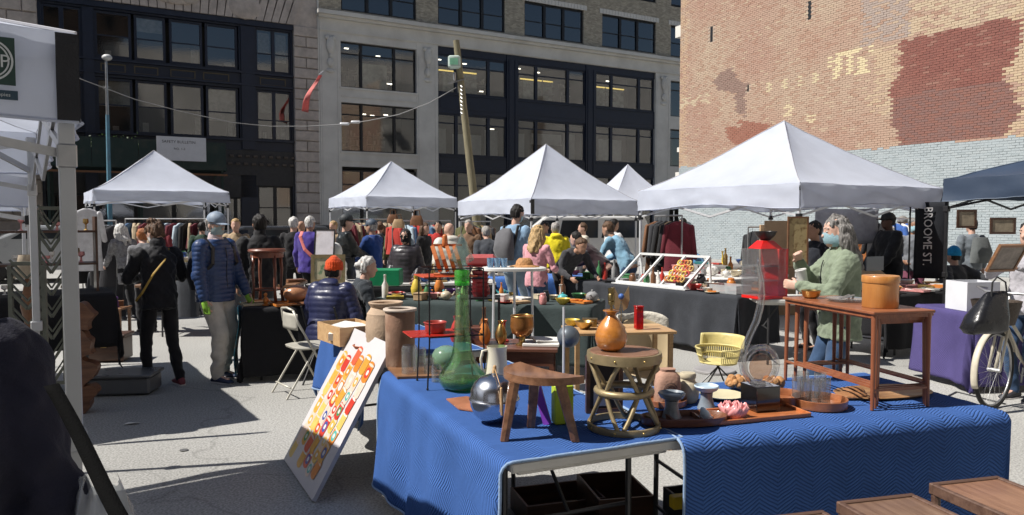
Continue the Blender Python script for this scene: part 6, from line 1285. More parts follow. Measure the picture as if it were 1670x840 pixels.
# white slanted display frames with beads
t = thing('display_rack', 'white slanted wooden display frames on the long charcoal table', 'display rack', FE(1.0, .28, .752), AE)
M_wf = mat('white painted wood', (.66, .67, .66), rough=.5, var=.06)
W3, D3 = 1.22, .5
for a, b in (((0, -.2, .03), (W3, -.2, .03)), ((0, .28, .40), (W3, .28, .40))): g = Geo(); g.bar(a, b, .03, .03); obj('rail', g, M_wf, t)
for x in (0, .42, .82, W3): g = Geo(); g.bar((x, -.2, .03), (x, .28, .40), .028, .03); obj('slat', g, M_wf, t)
for x in (0, W3): g = Geo(); g.bar((x, .28, .39), (x, .30, .0), .025, .025); g.bar((x, -.2, .02), (x, .3, .02), .025, .025); obj('side_frame', g, M_wf, t)
g = Geo(); g.b2(-.05, W3 + .05, -.25, .32, 0, .012); obj('base_board', g, M_wf, t)
for k in range(22):
    g = Geo(); x = .87 + .32 * (k % 6) / 6; v = .12 + .7 * (k // 6) / 4; cc = [('orange', 'red', 'yellow', 'brass')[(k * 7) % 4]][0]
    g.tube([(x + .03 * cos(a * pi / 5), -.2 + .48 * v + .02 * sin(a * pi / 5), .05 + .37 * v + .03 * sin(a * pi / 5) + .03) for a in range(10)], .012, 6, closed=True); one('bead_bracelet', g, gm(cc), '%s bead bracelet on the slanted white display frames' % cc, 'bracelet', FE(1.0, .28, .752), AE, 'bead bracelets on the slanted display frames')
clutter(FE, 1.05, 1.8, .12, .5, .768, 12, ['figurine', 'bottle', 'vase', 'jar'], ['green', 'white', 'red', 'turquoise', 'brown'], 'the white display frames', (.7, 1.1), seed=9)
# folding table H with red lantern cabinet
H0 = Vector((2.72, 8.15)); AH = AE + radians(48); FH = fr((*H0, 0), AH)
ftable('folding table with bare grey legs right of the charcoal cloth', (*H0, 0), AH, 1.0, .66, h=.745)
t = thing('red_cabinet', 'bright red open cabinet with clear shelves on the folding table', 'cabinet', FH(.12, .16, .748), AH + .5)
M_rc = mat('red gloss cabinet', (.62, .015, .012), rough=.3, coat=.4)
g = Geo(); g.b2(-.20, .20, -.15, .15, 0, .035, bev=.004); obj('base', g, M_rc, t)
g = Geo(); g.b2(.06, .20, -.15, .15, .036, .56, bev=.006); obj('side_panel', g, M_rc, t); g = Geo(); g.b2(-.20, .059, .13, .15, .036, .56); obj('back_panel', g, glassm('clear perspex', (.85, .86, .88), dens=1.15), t)
g = Geo(); g.loft([(Vector((0, 0, .561)), X * .2, Y * .15), (Vector((0, 0, .64)), X * .10, Y * .08), (Vector((0, 0, .65)), X * .09, Y * .07)], 4, pw=2); R45 = Matrix.Rotation(pi / 4, 3, 'Z'); g.v = [tuple(Vector(((R45 @ Vector(v)).x * 1.4, (R45 @ Vector(v)).y * 1.05, v[2]))) for v in g.v]; obj('roof', g, M_rc, t)
for z in (.2, .36): g = Geo(); g.b2(-.20, .059, -.15, .129, z, z + .012); obj('shelf', g, glassm('clear perspex', (.85, .86, .88), dens=1.15), t)
g = Geo(); g.b2(-.205, -.2, -.15, .15, .036, .56); g.b2(-.2, .16, -.155, -.15, .036, .56); obj('clear_panel', g, M_glass, t)
good('bowl', 'black', FH(.12, .16, 1.40), 'the top of the red cabinet', 1.7, label='black bowl with green sprigs on top of the red cabinet', group='goods on the red cabinet')
clutter(FH, .6, .95, .1, .6, .752, 5, ['box', 'plate', 'jar'], ['white', 'cream', 'grey'], 'the folding table beside the red cabinet', seed=11)
one('clear_tote', Geo().b2(-.2, .2, -.14, .14, 0, .008).b2(-.2, -.195, -.14, .14, .008, .10).b2(.195, .2, -.14, .14, .008, .10).b2(-.195, .195, -.14, -.135, .008, .1).b2(-.195, .195, .135, .14, .008, .1), glassm('frosted plastic', (.8, .82, .83), dens=1.4), 'low clear plastic tote left of the red cabinet', 'tote', FE(2.78, .25, .752), AE, smooth=False)
# back table of the big canopy
Bk = T4N + T4a * 2.2 + T4b * .7; AT = atan2(T4b.y, T4b.x); FB_ = fr((*Bk, 0), AT)
ftable('white-topped folding table further back under the largest canopy', (*Bk, 0), AT, 1.83, .74, top=M_white)
clutter(FB_, .1, 1.7, .1, .6, .745, 16, ALLK, list(GC), 'the back table under the largest canopy', seed=13)
B2_ = T4N + T4a * .9 + T4b * 0.35; FB2 = fr((*B2_, 0), AT + pi / 2)
ftable('white folding table inside the largest canopy above the pink boxes', (*B2_, 0), AT + pi / 2, 1.5, .6, h=.86, top=M_white); clutter(FB2, .1, 1.4, .08, .5, .865, 9, ['box', 'bowl', 'teapot', 'cup'], ['pink', 'white', 'pink', 'cream', 'grey'], 'the raised white table under the largest canopy', (.9, 1.5), seed=14)
# right black table
Gp = Vector((4.35, 8.55)); FG = fr((*Gp, 0), AT)
ftable('folding table under black cloth right of the nest of tables', (*Gp, 0), AT, 2.3, .74)
drape('black cloth on the table right of the nest of tables', Gp, AT, 2.3, .74, .745, M_blkcloth, df=.66, dl=.5, dr=.6, fold=.03, flare=.03, seed=22, r=.02, res=.04)
clutter(FG, .1, 2.2, .06, .68, .752, 20, ['box', 'book', 'plate', 'tray', 'bowl'], ['brass', 'grey', 'brown', 'tan', 'orange', 'white', 'pink'], 'the black table right of the nest of tables', (1.0, 1.6), seed=23)
t = thing('display_case', 'tan wedge-shaped display case with dark lid on the black table', 'case', FG(.38, .4, .75), AT)
g = Geo(); g.prism([(0, -.15), (0, .22), (.24, .22)], 0, .5, Matrix(((0, 0, 1, -.05), (0, 1, 0, 0), (1, 0, 0, 0), (0, 0, 0, 1)))); obj('case', g, gm('tan'), t, fix=True); g = Geo(); g.b2(0, .35, .1, .12, .24, .42); obj('lid', g, glassm('smoked lid', (.3, .32, .36), dens=1.5), t)
# picture hanging on the near pole of the big canopy
t = thing('hanging_frame', 'tall narrow gold picture in a dark frame hung on the canopy pole', 'picture', D(1301, 395, 8.60), radians(4))
w2, h2 = .125, .30
g = Geo(); g.b2(-w2, -w2 + .018, -.012, .012, -h2, h2); g.b2(w2 - .018, w2, -.012, .012, -h2, h2); g.b2(-w2 + .018, w2 - .018, -.012, .012, -h2, -h2 + .018); g.b2(-w2 + .018, w2 - .018, -.012, .012, h2 - .018, h2); obj('frame', g, wood('frame wood', (.13, .06, .025), (.2, .1, .05)), t)
g = Geo(); g.b2(-w2 + .018, w2 - .018, -.004, .008, -h2 + .018, h2 - .018); obj('print', g, spots(mat('old gold print', (.42, .33, .16), var=.15, scale=9), (.20, .13, .05), 16, .52, .66), t)
# ---------------------------------------------------------------- banner BROOME ST.
t = thing('street_banner', 'tall black banner lettered BROOME ST. beside the navy canopy leg', 'banner', D(1517, 392, 10.1), radians(-12))
g = Geo(); g.grid(lambda u, v: Vector(((u - .5) * .40, .02 * sin(u * 6) + .012 * sin(v * 7), (v - .5) * 1.05)), 8, 14); obj('cloth', g, fab('black banner', (.015, .017, .022)), t, smooth='all', sol=.004)
textobj('BROOME ST.', .155, mat('banner white', (.55, .55, .56)), (-.095, -.035, .46), (pi / 2, pi / 2, 0), t, ext=.003, sx=.92)
g = Geo(); g.cyl((-.26, 0, -1.35), .012, 2.0, 8); obj('pole', g, M_blkm, t)
# white and navy sports garments beside it
# ---------------------------------------------------------------- garments
def garment(kind, m_, p, rz, label, group, s=1.0):
    g = Geo(); w_ = .20 * s; L_ = (.62 if kind == 'top' else 1.0) * s; ph = U(0, 6)
    g.loft([(Vector((0, 0, -L_)), X * (w_ * 1.15 + .02 * sin(ph)), Y * .06), (Vector((.01 * sin(ph), 0, -L_ * .6)), X * w_ * 1.0, Y * .05), (Vector((0, .01, -.16)), X * w_ * 1.0, Y * .05), (Vector((0, 0, -.07)), X * w_ * .95, Y * .04), (Vector((0, 0, -.015)), X * w_ * .42, Y * .035), (Vector((0, 0, .0)), X * .05, Y * .03)], 14)
    for sg in (-1, 1): g.cap((sg * w_ * .85, 0, -.09), (sg * (w_ * 1.12 + U(0, .03)), U(-.02, .03), -.09 - .42 * s), .045, .04, 8)
    vs = []
    for v in g.v: v = Vector(v); k = noise.noise(Vector((v.x * 14, ph, v.z * 3))) * .022 + noise.noise(Vector((v.x * 30, ph + 3, v.z * 8))) * .008; vs.append((v.x + k * .5, v.y + k, v.z))
    g.v = vs; t = thing('garment', label, 'garment', p, rz, group); obj('cloth', g, m_, t, smooth=55, fix=True); g = Geo(); g.tube([(-w_ * .8, 0, -.06), (0, 0, .01), (w_ * .8, 0, -.06)], .006, 5); g.tube([(0, 0, .01), (0, 0, .05), (.02, 0, .075), (.0, 0, .09)], .003, 5); obj('hanger', g, M_blk, t)
def rail(a, b, h, n, cols, label, group, where, s=1.0):
    a, b = Vector((*a, 0)), Vector((*b, 0)); t = thing('clothes_rail', label, 'clothes rail', a, atan2((b - a).y, (b - a).x)); L_ = (b - a).length
    g = Geo(); g.tube([(0, 0, h), (L_, 0, h)], .014, 8); obj('bar', g, M_steel, t)
    for x in (0, L_): g = Geo(); g.tube([(x, 0, .05), (x, 0, h)], .013, 8); g.tube([(x, -.25, .04), (x, .25, .04)], .013, 8); obj('upright', g, M_steel, t)
    for k in range(n):
        p = a.lerp(b, (k + .5 + U(-.2, .2)) / n); c = random.choice(cols); garment(random.choice(('top', 'long')), fab('garment ' + c, {**GC, 'denim': (.08, .15, .27), 'olive': (.10, .10, .04), 'maroon': (.13, .02, .03), 'ice blue': (.45, .55, .62), 'beige': (.38, .30, .2), 'charcoal': (.04, .04, .045)}[c], bump=.5, bscale=40), Vector((p.x, p.y, h - .09)), t.rotation_euler.z + pi / 2 + U(-.5, .5), '%s garment, number %s from the left on %s' % (c, ('one', 'two', 'three', 'four', 'five', 'six', 'seven', 'eight', 'nine', 'ten', 'eleven', 'twelve', 'thirteen', 'fourteen', 'fifteen')[k], where), group, s)
rail(pxy(133, 13.0), pxy(190, 12.2), 1.62, 9, ['black', 'black', 'black', 'white', 'charcoal'], 'clothes rail of mostly black garments behind the white-haired woman', 'garments on the black clothes rail', 'the rail left of the white-haired woman')
garment('long', fab('garment bright white', (.6, .6, .62)), D(141, 340, 11.8), .4, 'long white dress hanging at the corner of the left canopy', 'white dress')
rail(pxy(205, 15.5), pxy(345, 15.5), 1.66, 15, ['denim', 'brown', 'maroon', 'black', 'beige', 'ice blue', 'red', 'black'], 'clothes rail under the left canopy behind the ginger-haired woman', 'garments under the left canopy', 'the rail under the left canopy')
rail(pxy(640, 15.5), pxy(735, 16.5), 1.62, 12, ['red', 'ice blue', 'denim', 'maroon', 'beige', 'black', 'grey'], 'clothes rail behind the woman in dark glasses', 'garments behind the woman in dark glasses', 'the rail behind dark glasses')
rail(pxy(552, 17), pxy(640, 18), 1.66, 13, ['maroon', 'brown', 'black', 'beige', 'red'], 'far clothes rail under the canopy left of the leaning pole', 'garments on the far rail', 'the far rail behind the leather coat')
rail(pxy(752, 16), pxy(800, 17), 1.6, 8, ['olive', 'brown', 'tan', 'charcoal'], 'clothes rail of patterned clothes left of the tall man', 'garments left of the tall man', 'the rail left of the tall man')
rail(pxy(1068, 12.2), pxy(1112, 11.2), 1.70, 6, ['brown', 'maroon', 'tan', 'black', 'charcoal'], 'clothes rail of furs under the largest canopy', 'garments under the largest canopy', 'the rail under the largest canopy', 1.1)
rail(pxy(1425, 13.0), pxy(1500, 13.6), 1.66, 6, ['orange', 'white', 'black', 'blue'], 'clothes rail of bright tops behind the bearded man', 'garments behind the bearded man', 'the rail behind the bearded man', 1.0)
rail(pxy(1220, 13.8), pxy(1290, 14.2), 1.5, 5, ['brown', 'tan', 'charcoal', 'black'], 'clothes rail behind the red cabinet', 'garments behind the red cabinet', 'the rail behind the red cabinet')
def handbag(px, py, d, c, label, s=1.0):
    t = thing('handbag', label, 'handbag', D(px, py, d), U(-.4, .4)); g = Geo(); g.loft([(Vector((0, 0, 0)), X * .17 * s, Y * .06), (Vector((0, 0, .12 * s)), X * .16 * s, Y * .055), (Vector((0, 0, .24 * s)), X * .11 * s, Y * .02)], 16, pw=3.5); obj('bag', g, mat('bag ' + c, GC[c], rough=.4, var=.3, scale=14), t, smooth=40); g = Geo(); g.tube([(-.08 * s, 0, .22 * s), (-.06 * s, 0, .36 * s), (.06 * s, 0, .36 * s), (.08 * s, 0, .22 * s)], .01, 6); obj('handle', g, mat('bag handle', (.12, .06, .03)), t)
handbag(650, 372, 13.8, 'tan', 'tan handbag hanging above the woman in dark glasses', .7); handbag(641, 364, 14.2, 'brown', 'brown handbag just left of the tan handbag', .7); handbag(680, 368, 14, 'brown', 'brown fringed handbag right of the tan handbag', .8)
# ---------------------------------------------------------------- left stalls
BKt = Vector((-3.05, 7.35)); FK = fr((*BKt, 0), radians(14))
K0 = G(398, 624, 0); AK = radians(16); FK = fr(K0, AK)
ftable('folding table under black cloth behind the white folding chair', K0, AK, 1.1, .9)
drape('black cloth with a pale blue panel on the table right of the man in navy', K0, AK, 1.1, .9, .745, M_blkcloth, df=.70, dl=.68, fold=.02, flare=.03, seed=31, r=.02, res=.035)
one('blue_textile', Geo().grid(lambda u, v: FK(-.06 - .02 * sin(v * 6) - .02 * (1 - v), .02 + .5 * u, .76 - .70 * (1 - v)) + Vector((0, .012 * sin(u * 17), 0)), 14, 14), spots(fab('turquoise textile', (.10, .36, .46)), (.6, .6, .55), 16, .55, .62), 'turquoise patterned textile hanging over the end of the black-clothed table', 'textile', smooth='all', sol=.004)
t = thing('round_stool', 'upturned round-topped mahogany stool standing on the black-clothed table', 'stool', FK(.22, .45, .752), .3)
M_mah = wood('mahogany', (.13, .035, .018), (.22, .07, .035), ax=(9, 9, 1.2), coat=.4)
g = Geo(); g.lathe([(0, .53), (.17, .53), (.19, .54), (.195, .555), (.185, .57), (0, .572)], 36); obj('top', g, M_mah, t, smooth=40); g = Geo(); g.lathe([(.155, .48), (.168, .48), (.168, .529), (.155, .529), (.155, .48)], 30); obj('apron', g, M_mah, t, smooth=40)
for k in range(4):
    a = k * pi / 2 + .5; g = Geo(); g.tube([(.15 * cos(a), .15 * sin(a), .50), (.165 * cos(a), .165 * sin(a), .35), (.155 * cos(a), .155 * sin(a), .15), (.175 * cos(a), .175 * sin(a), 0)], [.02, .017, .014, .018], 8); obj('leg', g, M_mah, t, smooth='all')
g = Geo(); g.tube([(.14 * cos(a * pi / 12), .14 * sin(a * pi / 12), .14) for a in range(24)], .009, 6, closed=True); obj('stretcher', g, M_mah, t, smooth='all')
one('calabash', Geo().ball((0, 0, .095), (.14, .11, .095), 20).ball((.12, .0, .07), (.06, .06, .055), 12), mat('polished calabash', (.42, .20, .10), rough=.3, coat=.4, var=.25), 'large round tan calabash on the black-clothed table', 'gourd', FK(.52, .30, .752), .4, smooth='all')
t = thing('white_basin', 'white enamel basin behind the calabash', 'basin', FK(.78, .62, .752)); g = Geo(); g.lathe([(0, 0), (.06, 0), (.075, .03), (.06, .06), (.12, .13), (.165, .165), (.16, .17), (.11, .135), (0, .08)], 30); obj('bowl', g, M_white, t, smooth=40)
clutter(FK, .1, 1.0, .06, .4, .752, 12, ['bowl', 'plate', 'figurine', 'tray', 'teapot'], ['brown', 'white', 'cream', 'orange', 'grey'], 'the black-clothed table by the man in navy', (.8, 1.4), seed=33, mind=.11)
K1 = Vector((-2.6, 10.2)); FK1 = fr((*K1, 0), radians(8)); ftable('white folding table behind the seated pair', (*K1, 0), radians(8), 2.4, .8, top=M_white)
drape('dark cloth hanging under the white table behind the seated pair', K1 + Vector((0, .02)), radians(8), 2.4, .8, .70, M_blkcloth, df=.6, dl=.6, fold=.02, seed=36, r=.02, res=.05)
clutter(FK1, .1, 2.3, .06, .7, .745, 18, ALLK, ['white', 'cream', 'grey', 'brown', 'brass', 'blue', 'black'], 'the white table behind the seated pair', seed=37)
def pic(label, c, sx, sy, rz, tilt, fm, pm, fw=.03):
    t = bpy.data.objects.new('framed_picture', None); COL.objects.link(t); t.location = c; t.rotation_euler = (tilt, 0, rz); tag(t, label, 'picture'); g = Geo()
    g.b2(-sx, -sx + fw, -.012, .012, 0, sy); g.b2(sx - fw, sx, -.012, .012, 0, sy); g.b2(-sx + fw, sx - fw, -.012, .012, 0, fw); g.b2(-sx + fw, sx - fw, -.012, .012, sy - fw, sy); obj('frame', g, fm, t); g = Geo(); g.b2(-sx + fw, sx - fw, -.003, .008, fw, sy - fw); obj('print', g, pm, t)
pic('gilt-framed picture of green leaves on the table behind the basin', FK1(.05, .15, .75) + Vector((0, -.1, 0)), .235, .40, .15, -.15, M_gold, spots(mat('cream leaf print', (.50, .45, .30)), (.12, .22, .12), 9, .5, .62), .05)
pic('dark-framed pale picture propped upright left of the leather coat', Vector((*pxy(527, 10.6), .98)), .16, .52, -.25, -.12, M_blkm, spots(mat('pale lilac print', (.52, .50, .54)), (.36, .28, .25), 5, .55, .7), .012)
one('white_bundle', Geo().ball((0, 0, .2), (.22, .18, .20), 14).ball((.05, 0, .42), (.10, .09, .14), 12).ball((-.1, .05, .3), (.14, .12, .16), 12), mat('white plastic bags', (.60, .60, .58), rough=.35, bump=1.0, bscale=14, var=.15), 'bundle of knotted white plastic bags on the table behind the basin', 'bags', FK1(.05, .55, .745), smooth='all')
# plank table of junk between (table C), dark green front cloth
Cc0 = Vector((-1.60, 8.15)); FC = fr((*Cc0, 0), radians(-17)); ftable('long folding table of bric-a-brac behind the wire stand', (*Cc0, 0), radians(-17), 2.5, .8)
drape('dark green-grey cloth on the bric-a-brac table behind the wire stand', Cc0, radians(-17), 2.5, .8, .745, fab('dark green grey cloth', (.04, .055, .055), bscale=60, sheen=.05), df=.62, dl=.5, dr=.5, fold=.02, seed=41, r=.02, res=.04)
clutter(FC, .05, 2.45, .05, .75, .752, 46, ALLK, list(GC), 'the bric-a-brac table', (.7, 1.2), seed=42)
# blue tarpaulin stall
D0 = Vector((-.55, 11.4)); FD = fr((*D0, 0), radians(-3)); ftable('folding table behind the pink sweatshirt', (*D0, 0), radians(-3), 1.9, .8); drape('bright cobalt cloth covering the table by the pink sweatshirt', D0, radians(-3), 1.9, .8, .745, fab('cobalt cloth', (.06, .16, .46), bscale=60), df=.70, dl=.5, dr=.5, fold=.02, seed=44, r=.02, res=.05)
clutter(FD, .1, 1.8, .1, .7, .752, 14, ALLK, list(GC), 'the cobalt-clothed table', seed=45)
# high white round table with legs
t = thing('bar_table', 'high white bistro table with thin legs in front of the pink sweatshirt', 'table', Vector((*pxy(838, 6.9), 0)), .1)
g = Geo(); g.loft([(Vector((0, 0, 1.155)), X * .29, Y * .20), (Vector((0, 0, 1.16)), X * .30, Y * .21), (Vector((0, 0, 1.18)), X * .30, Y * .21), (Vector((0, 0, 1.185)), X * .29, Y * .20)], 40, pw=3); obj('tabletop', g, M_white, t, smooth=35)
for x, y in ((0, -.05), (.2, .08), (-.2, .08)): g = Geo(); g.tube([(x, y, 0), (x * .9, y, 1.155)], .012, 8); obj('leg', g, M_alu, t)
Bt = Vector((*pxy(838, 6.9), 1.186))
for k in range(5):
    g = Geo(); g.lathe([(0, 0), (.026, 0), (.032, .085), (.029, .085), (.023, .006), (0, .006)], 14); one('blue_glass', g, glassm('pale blue glass', (.55, .75, .9), dens=1.3), 'pale blue tumbler on the high white table', 'glass', Bt + Vector((-.22 + .065 * (k % 3), -.06 + .07 * (k // 3), 0)), group='blue tumblers on the high white table')
one('straw_hat', Geo().lathe([(0, .085), (.05, .083), (.075, .06), (.085, .02), (.14, .006), (.145, .0), (.08, .002), (0, .0)], 28, sy=.8), M_rat, 'natural straw hat lying on the high white table', 'hat', Bt + Vector((.10, .02, 0)), smooth=50)
# red stacked planters left of the tall man
t = thing('stacked_baskets', 'stack of dull red ribbed planters behind the green decanter', 'planters', Vector((*pxy(783, 7.4), .86)))
for k in range(6): g = Geo(); g.lathe([(0, 0), (.07, 0), (.088, .045), (.092, .05), (.085, .05), (.065, .01), (0, .01)], 24); o = obj('planter', g, mat('dull crimson plastic', (.26, .03, .035), rough=.4), t, smooth=40); o.location.z = .042 * k
g = Geo(); g.b2(-.16, .16, -.11, .11, .30, .305); g.b2(-.14, .16, -.10, .12, .306, .42, bev=.03); obj('top_basket', g, mat('faded red plastic', (.40, .08, .08), rough=.5), t)
g = Geo(); g.b2(-.2, .2, -.15, .15, -.02, 0); [g.b2(x, x + .02, y, y + .02, -.86, -.02) for x in (-.2, .18) for y in (-.15, .13)]; tag(obj('plant_stand', g, M_blkm), 'black metal stand under the stack of dull red planters', 'stand').location = Vector((*pxy(783, 7.4), .858))
one('green_crate', Geo().b2(-.25, .25, -.17, .17, 0, .22, bev=.01), mat('green plastic', (.01, .22, .09), rough=.4), 'green plastic crate behind the bric-a-brac table', 'crate', Vector((*pxy(624, 10.0), .745)), smooth=False)
# wooden desk in the U of tables with goblet
DK = G(905, 612, 0); Dd = Vector((-.42, 5.15)); FDk = fr((*Dd, 0), radians(-5)); t = thing('writing_desk', 'dark reddish wooden desk behind the cream pitcher and wooden stool', 'desk', (*Dd, 0), radians(-5))
M_desk = wood('rosewood', (.09, .03, .018), (.18, .07, .04), ax=(1.4, 12, 12), coat=.5)
g = Geo(); g.b2(0, .74, 0, .44, .70, .725, bev=.004); obj('desktop', g, M_desk, t); g = Geo(); g.b2(.03, .71, .02, .035, .60, .70); obj('drawer_front', g, M_desk, t)
for x in (.03, .68):
    for y in (.02, .39): g = Geo(); g.b2(x, x + .035, y, y + .035, 0, .60 if y < .1 else .70); obj('leg', g, M_desk, t)
t = thing('brass_goblet', 'wide copper-brown goblet with a brass rim on the desk', 'goblet', FDk(.48, .16, .727))
g = Geo(); g.lathe([(0, .055), (.035, .06), (.072, .085), (.085, .13), (.082, .19), (.078, .21), (.07, .19), (0, .08)], 30); obj('bowl', g, mat('copper brown bowl', (.33, .14, .04), rough=.3, metal=.5, var=.3, scale=14), t, smooth=45); g = Geo(); g.lathe([(0, 0), (.045, 0), (.045, .008), (.02, .02), (.025, .045), (.02, .058), (0, .06)], 24); obj('foot', g, M_brass, t, smooth=40); g = Geo(); g.tube([(.08 * cos(a * pi / 16), .08 * sin(a * pi / 16), .21) for a in range(32)], .005, 6, closed=True); obj('rim', g, M_brass, t, smooth='all')
rect_like = [('paper_stack', M_paper, (.26, .2, .02), .62, .18, 'fan of white papers right of the copper goblet', 'papers'), ('wood_case', M_desk, (.16, .14, .12), .12, .22, 'small dark wooden case at the left of the desk', 'case')]
for n_, m_, sz, u, v, lb, ct in rect_like: g = Geo(); g.box((0, 0, sz[2] / 2), sz, bev=.003); (g.box((.05, .03, sz[2] + .012), (sz[0] * .9, sz[1] * .8, .012), (.05, .08, .4)) if n_ == 'paper_stack' else None); one(n_, g, m_, lb, ct, FDk(u, v, .727), -.1, smooth=False)
clutter(FDk, .0, .35, .05, .40, .727, 7, ['candlestick', 'vase', 'box', 'bottle'], ['brown', 'black', 'orange', 'brass', 'red'], 'the left half of the desk', (.8, 1.3), seed=51, mind=.08)
t = thing('glass_jug', 'small clear glass jug with looped handle behind the desk', 'jug', FDk(.80, .34, .727)); g = Geo(); g.lathe([(0, 0), (.04, 0), (.055, .03), (.055, .06), (.03, .10), (.026, .13), (.035, .15), (.03, .15), (.022, .13), (.05, .05), (0, .01)], 26); obj('body', g, M_glass, t, smooth=45); g = Geo(); g.tube([(.03, 0, .135), (.06, 0, .145), (.08, 0, .11), (.055, 0, .075)], .008, 8); obj('handle', g, M_glass, t, smooth='all')
one('grey_globe', Geo().ball((0, 0, 0), (.062, .062, .060), 20), mat('brushed pewter', (.13, .15, .17), rough=.4, metal=.4), 'dark grey globe perched above the thin metal rod', 'globe', D(927, 549, 3.95), smooth='all')
# plank shelf behind drum stool
Q0 = Vector((.42, 5.0)); FQ = fr((*Q0, 0), radians(8)); t = thing('side_table', 'pale wooden side table behind the drum stool holding the red glass block', 'table', (*Q0, 0), radians(8)); g = Geo(); g.b2(0, .74, 0, .40, .83, .85, bev=.003); obj('top', g, M_light, t)
for x in (.02, .69):
    for y in (.02, .35): g = Geo(); g.b2(x, x + .03, y, y + .03, 0, .83); obj('leg', g, M_light, t)
g = Geo(); g.box((0, 0, .08), (.055, .05, .155), bev=.004); g.box((0, 0, .163), (.06, .055, .01), bev=.003); one('red_glass_block', g, glassm('ruby glass', (.75, .02, .02), dens=1.5), 'ruby red ribbed glass block right of the gourd lamp', 'ornament', FQ(.50, .12, .851), .2, smooth=False)
t = thing('butterfly_ornament', 'gold wire butterfly ornament with blue centre right of the gourd lamp', 'ornament', FQ(.40, .22, .851)); g = Geo(); g.tube([(0, 0, 0), (0, 0, .18)], .003, 6); g.cyl((0, 0, 0), .03, .008, 14); obj('stem', g, M_brass, t)
for sg in (-1, 1): g = Geo(); g.prism([(0, 0), (sg * .055, .10), (sg * .06, .0), (sg * .045, -.06), (sg * .015, -.08)], -.002, .002, Matrix(((1, 0, 0, 0), (0, 0, -1, 0), (0, 1, 0, .20), (0, 0, 0, 1)))); obj('wing', g, mat('gold leaf', (.50, .36, .2), rough=.4, metal=.5), t, fix=True)
g = Geo(); g.ball((0, -.006, .225), .022, 12); obj('centre', g, gm('blue'), t, smooth='all')
clutter(FQ, .02, .30, .05, .35, .851, 5, ['box', 'figurine', 'bowl'], ['green', 'brass', 'brown', 'yellow'], 'the pale side table', (.7, 1.0), seed=53)
# shell chair with textile
t = thing('shell_chair', 'beige moulded shell chair with a woven throw behind the drum stool', 'chair', Vector((*pxy(1068, 5.6), 0)), radians(-150))
def shell(u, v):
    a = (u - .5) * 2.3; r_ = .26; x = sin(a) * r_; back = cos(a)
    return Vector((x * (1 - .1 * v), -.20 + (1 - back) * .28 + .02 + (.10 * (1 - v)) , .42 + .42 * v - .10 * (abs(u - .5) * 2) ** 2 * v)) if True else None
g = Geo(); g.grid(lambda u, v: Vector((sin((u - .5) * 2.6) * (.20 + .07 * v), -cos((u - .5) * 2.6) * (.18 + .06 * v), .43 + .42 * v * cos((u - .5) * 1.7))), 20, 12); g.grid(lambda u, v: Vector(((u - .5) * .40 * (1 - .25 * v), -.2 + .42 * v, .43 + .02 * sin(pi * v) * -1 + .04 * (abs(u - .5) * 2) ** 2)), 10, 10); obj('shell', g, mat('beige fibreglass', (.46, .36, .22), rough=.45, var=.12), t, smooth='all', sol=.008)
for sx in (-1, 1):
    for sy in (-1, 1): g = Geo(); g.tube([(sx * .10, sy * .10, .43), (sx * .22, sy * .20, 0)], .009, 7); obj('leg', g, M_steel, t)
one('woven_throw', Geo().grid(lambda u, v: Vector((sin((u - .5) * 2.2) * .285, -cos((u - .5) * 2.2) * .262 + .02 * sin(u * 14), .60 + .30 * v * cos((u - .5) * 1.3) + .012 * sin(u * 9))), 18, 8), fab('ivory throw', (.55, .52, .45), var=.3, scale=14, bump=1, bscale=30), 'ivory woven throw draped over the beige shell chair', 'throw', Vector((*pxy(1068, 5.6), 0)), radians(-150), smooth='all', sol=.01)
# yellow wicker chair
t = thing('wicker_chair', 'low yellow woven armchair on thin black legs', 'chair', Vector((*pxy(1174, 7.0), 0)), radians(-38)); t.scale = (.86, .86, .86)
M_yel = mat('yellow vinyl cord', (.55, .47, .20), rough=.45, var=.2, scale=10)
def ywall(a0, a1, r0, r1, z0, z1, n):
    for k in range(n):
        a = a0 + (a1 - a0) * k / (n - 1); g.tube([(cos(a) * r0, sin(a) * r0 * .9, z0), (cos(a) * r1, sin(a) * r1 * .9, z1)], .0055, 5)
g = Geo(); ywall(radians(-60), radians(240), .20, .25, .31, .47, 52); obj('woven_cord', g, M_yel, t)
for r_, z in ((.20, .31), (.25, .47), (.228, .39)): g = Geo(); g.tube([(cos(radians(-60 + 300 * k / 30)) * r_, sin(radians(-60 + 300 * k / 30)) * r_ * .9, z) for k in range(31)], .011, 7); obj('hoop', g, M_yel, t, smooth='all')
g = Geo(); g.lathe([(0, .30), (.19, .305), (.2, .315), (.18, .325), (0, .318)], 26); obj('seat', g, M_yel, t, smooth=40)
g = Geo(); g.grid(lambda u, v: Vector((.27 * cos(radians(20 + 140 * u)), .25 * sin(radians(20 + 140 * u)) + .03 * v, .44 + .16 * v)), 14, 5); obj('backrest', g, M_yel, t, smooth='all', sol=.015)
for sx in (-1, 1):
    for sy in (-1, 1): g = Geo(); g.tube([(-sx * .04, -sy * .03, .31), (sx * .20, sy * .17, 0)], .009, 7); obj('leg', g, M_blkm, t)
one('grey_disc', Geo().cyl((0, 0, 0), .22, .03, 30, bev=.006), mat('grey stone', (.28, .27, .27), rough=.7), 'round grey stone disc on the ground by the yellow chair', 'disc', G(1165, 606, 0), smooth=True)
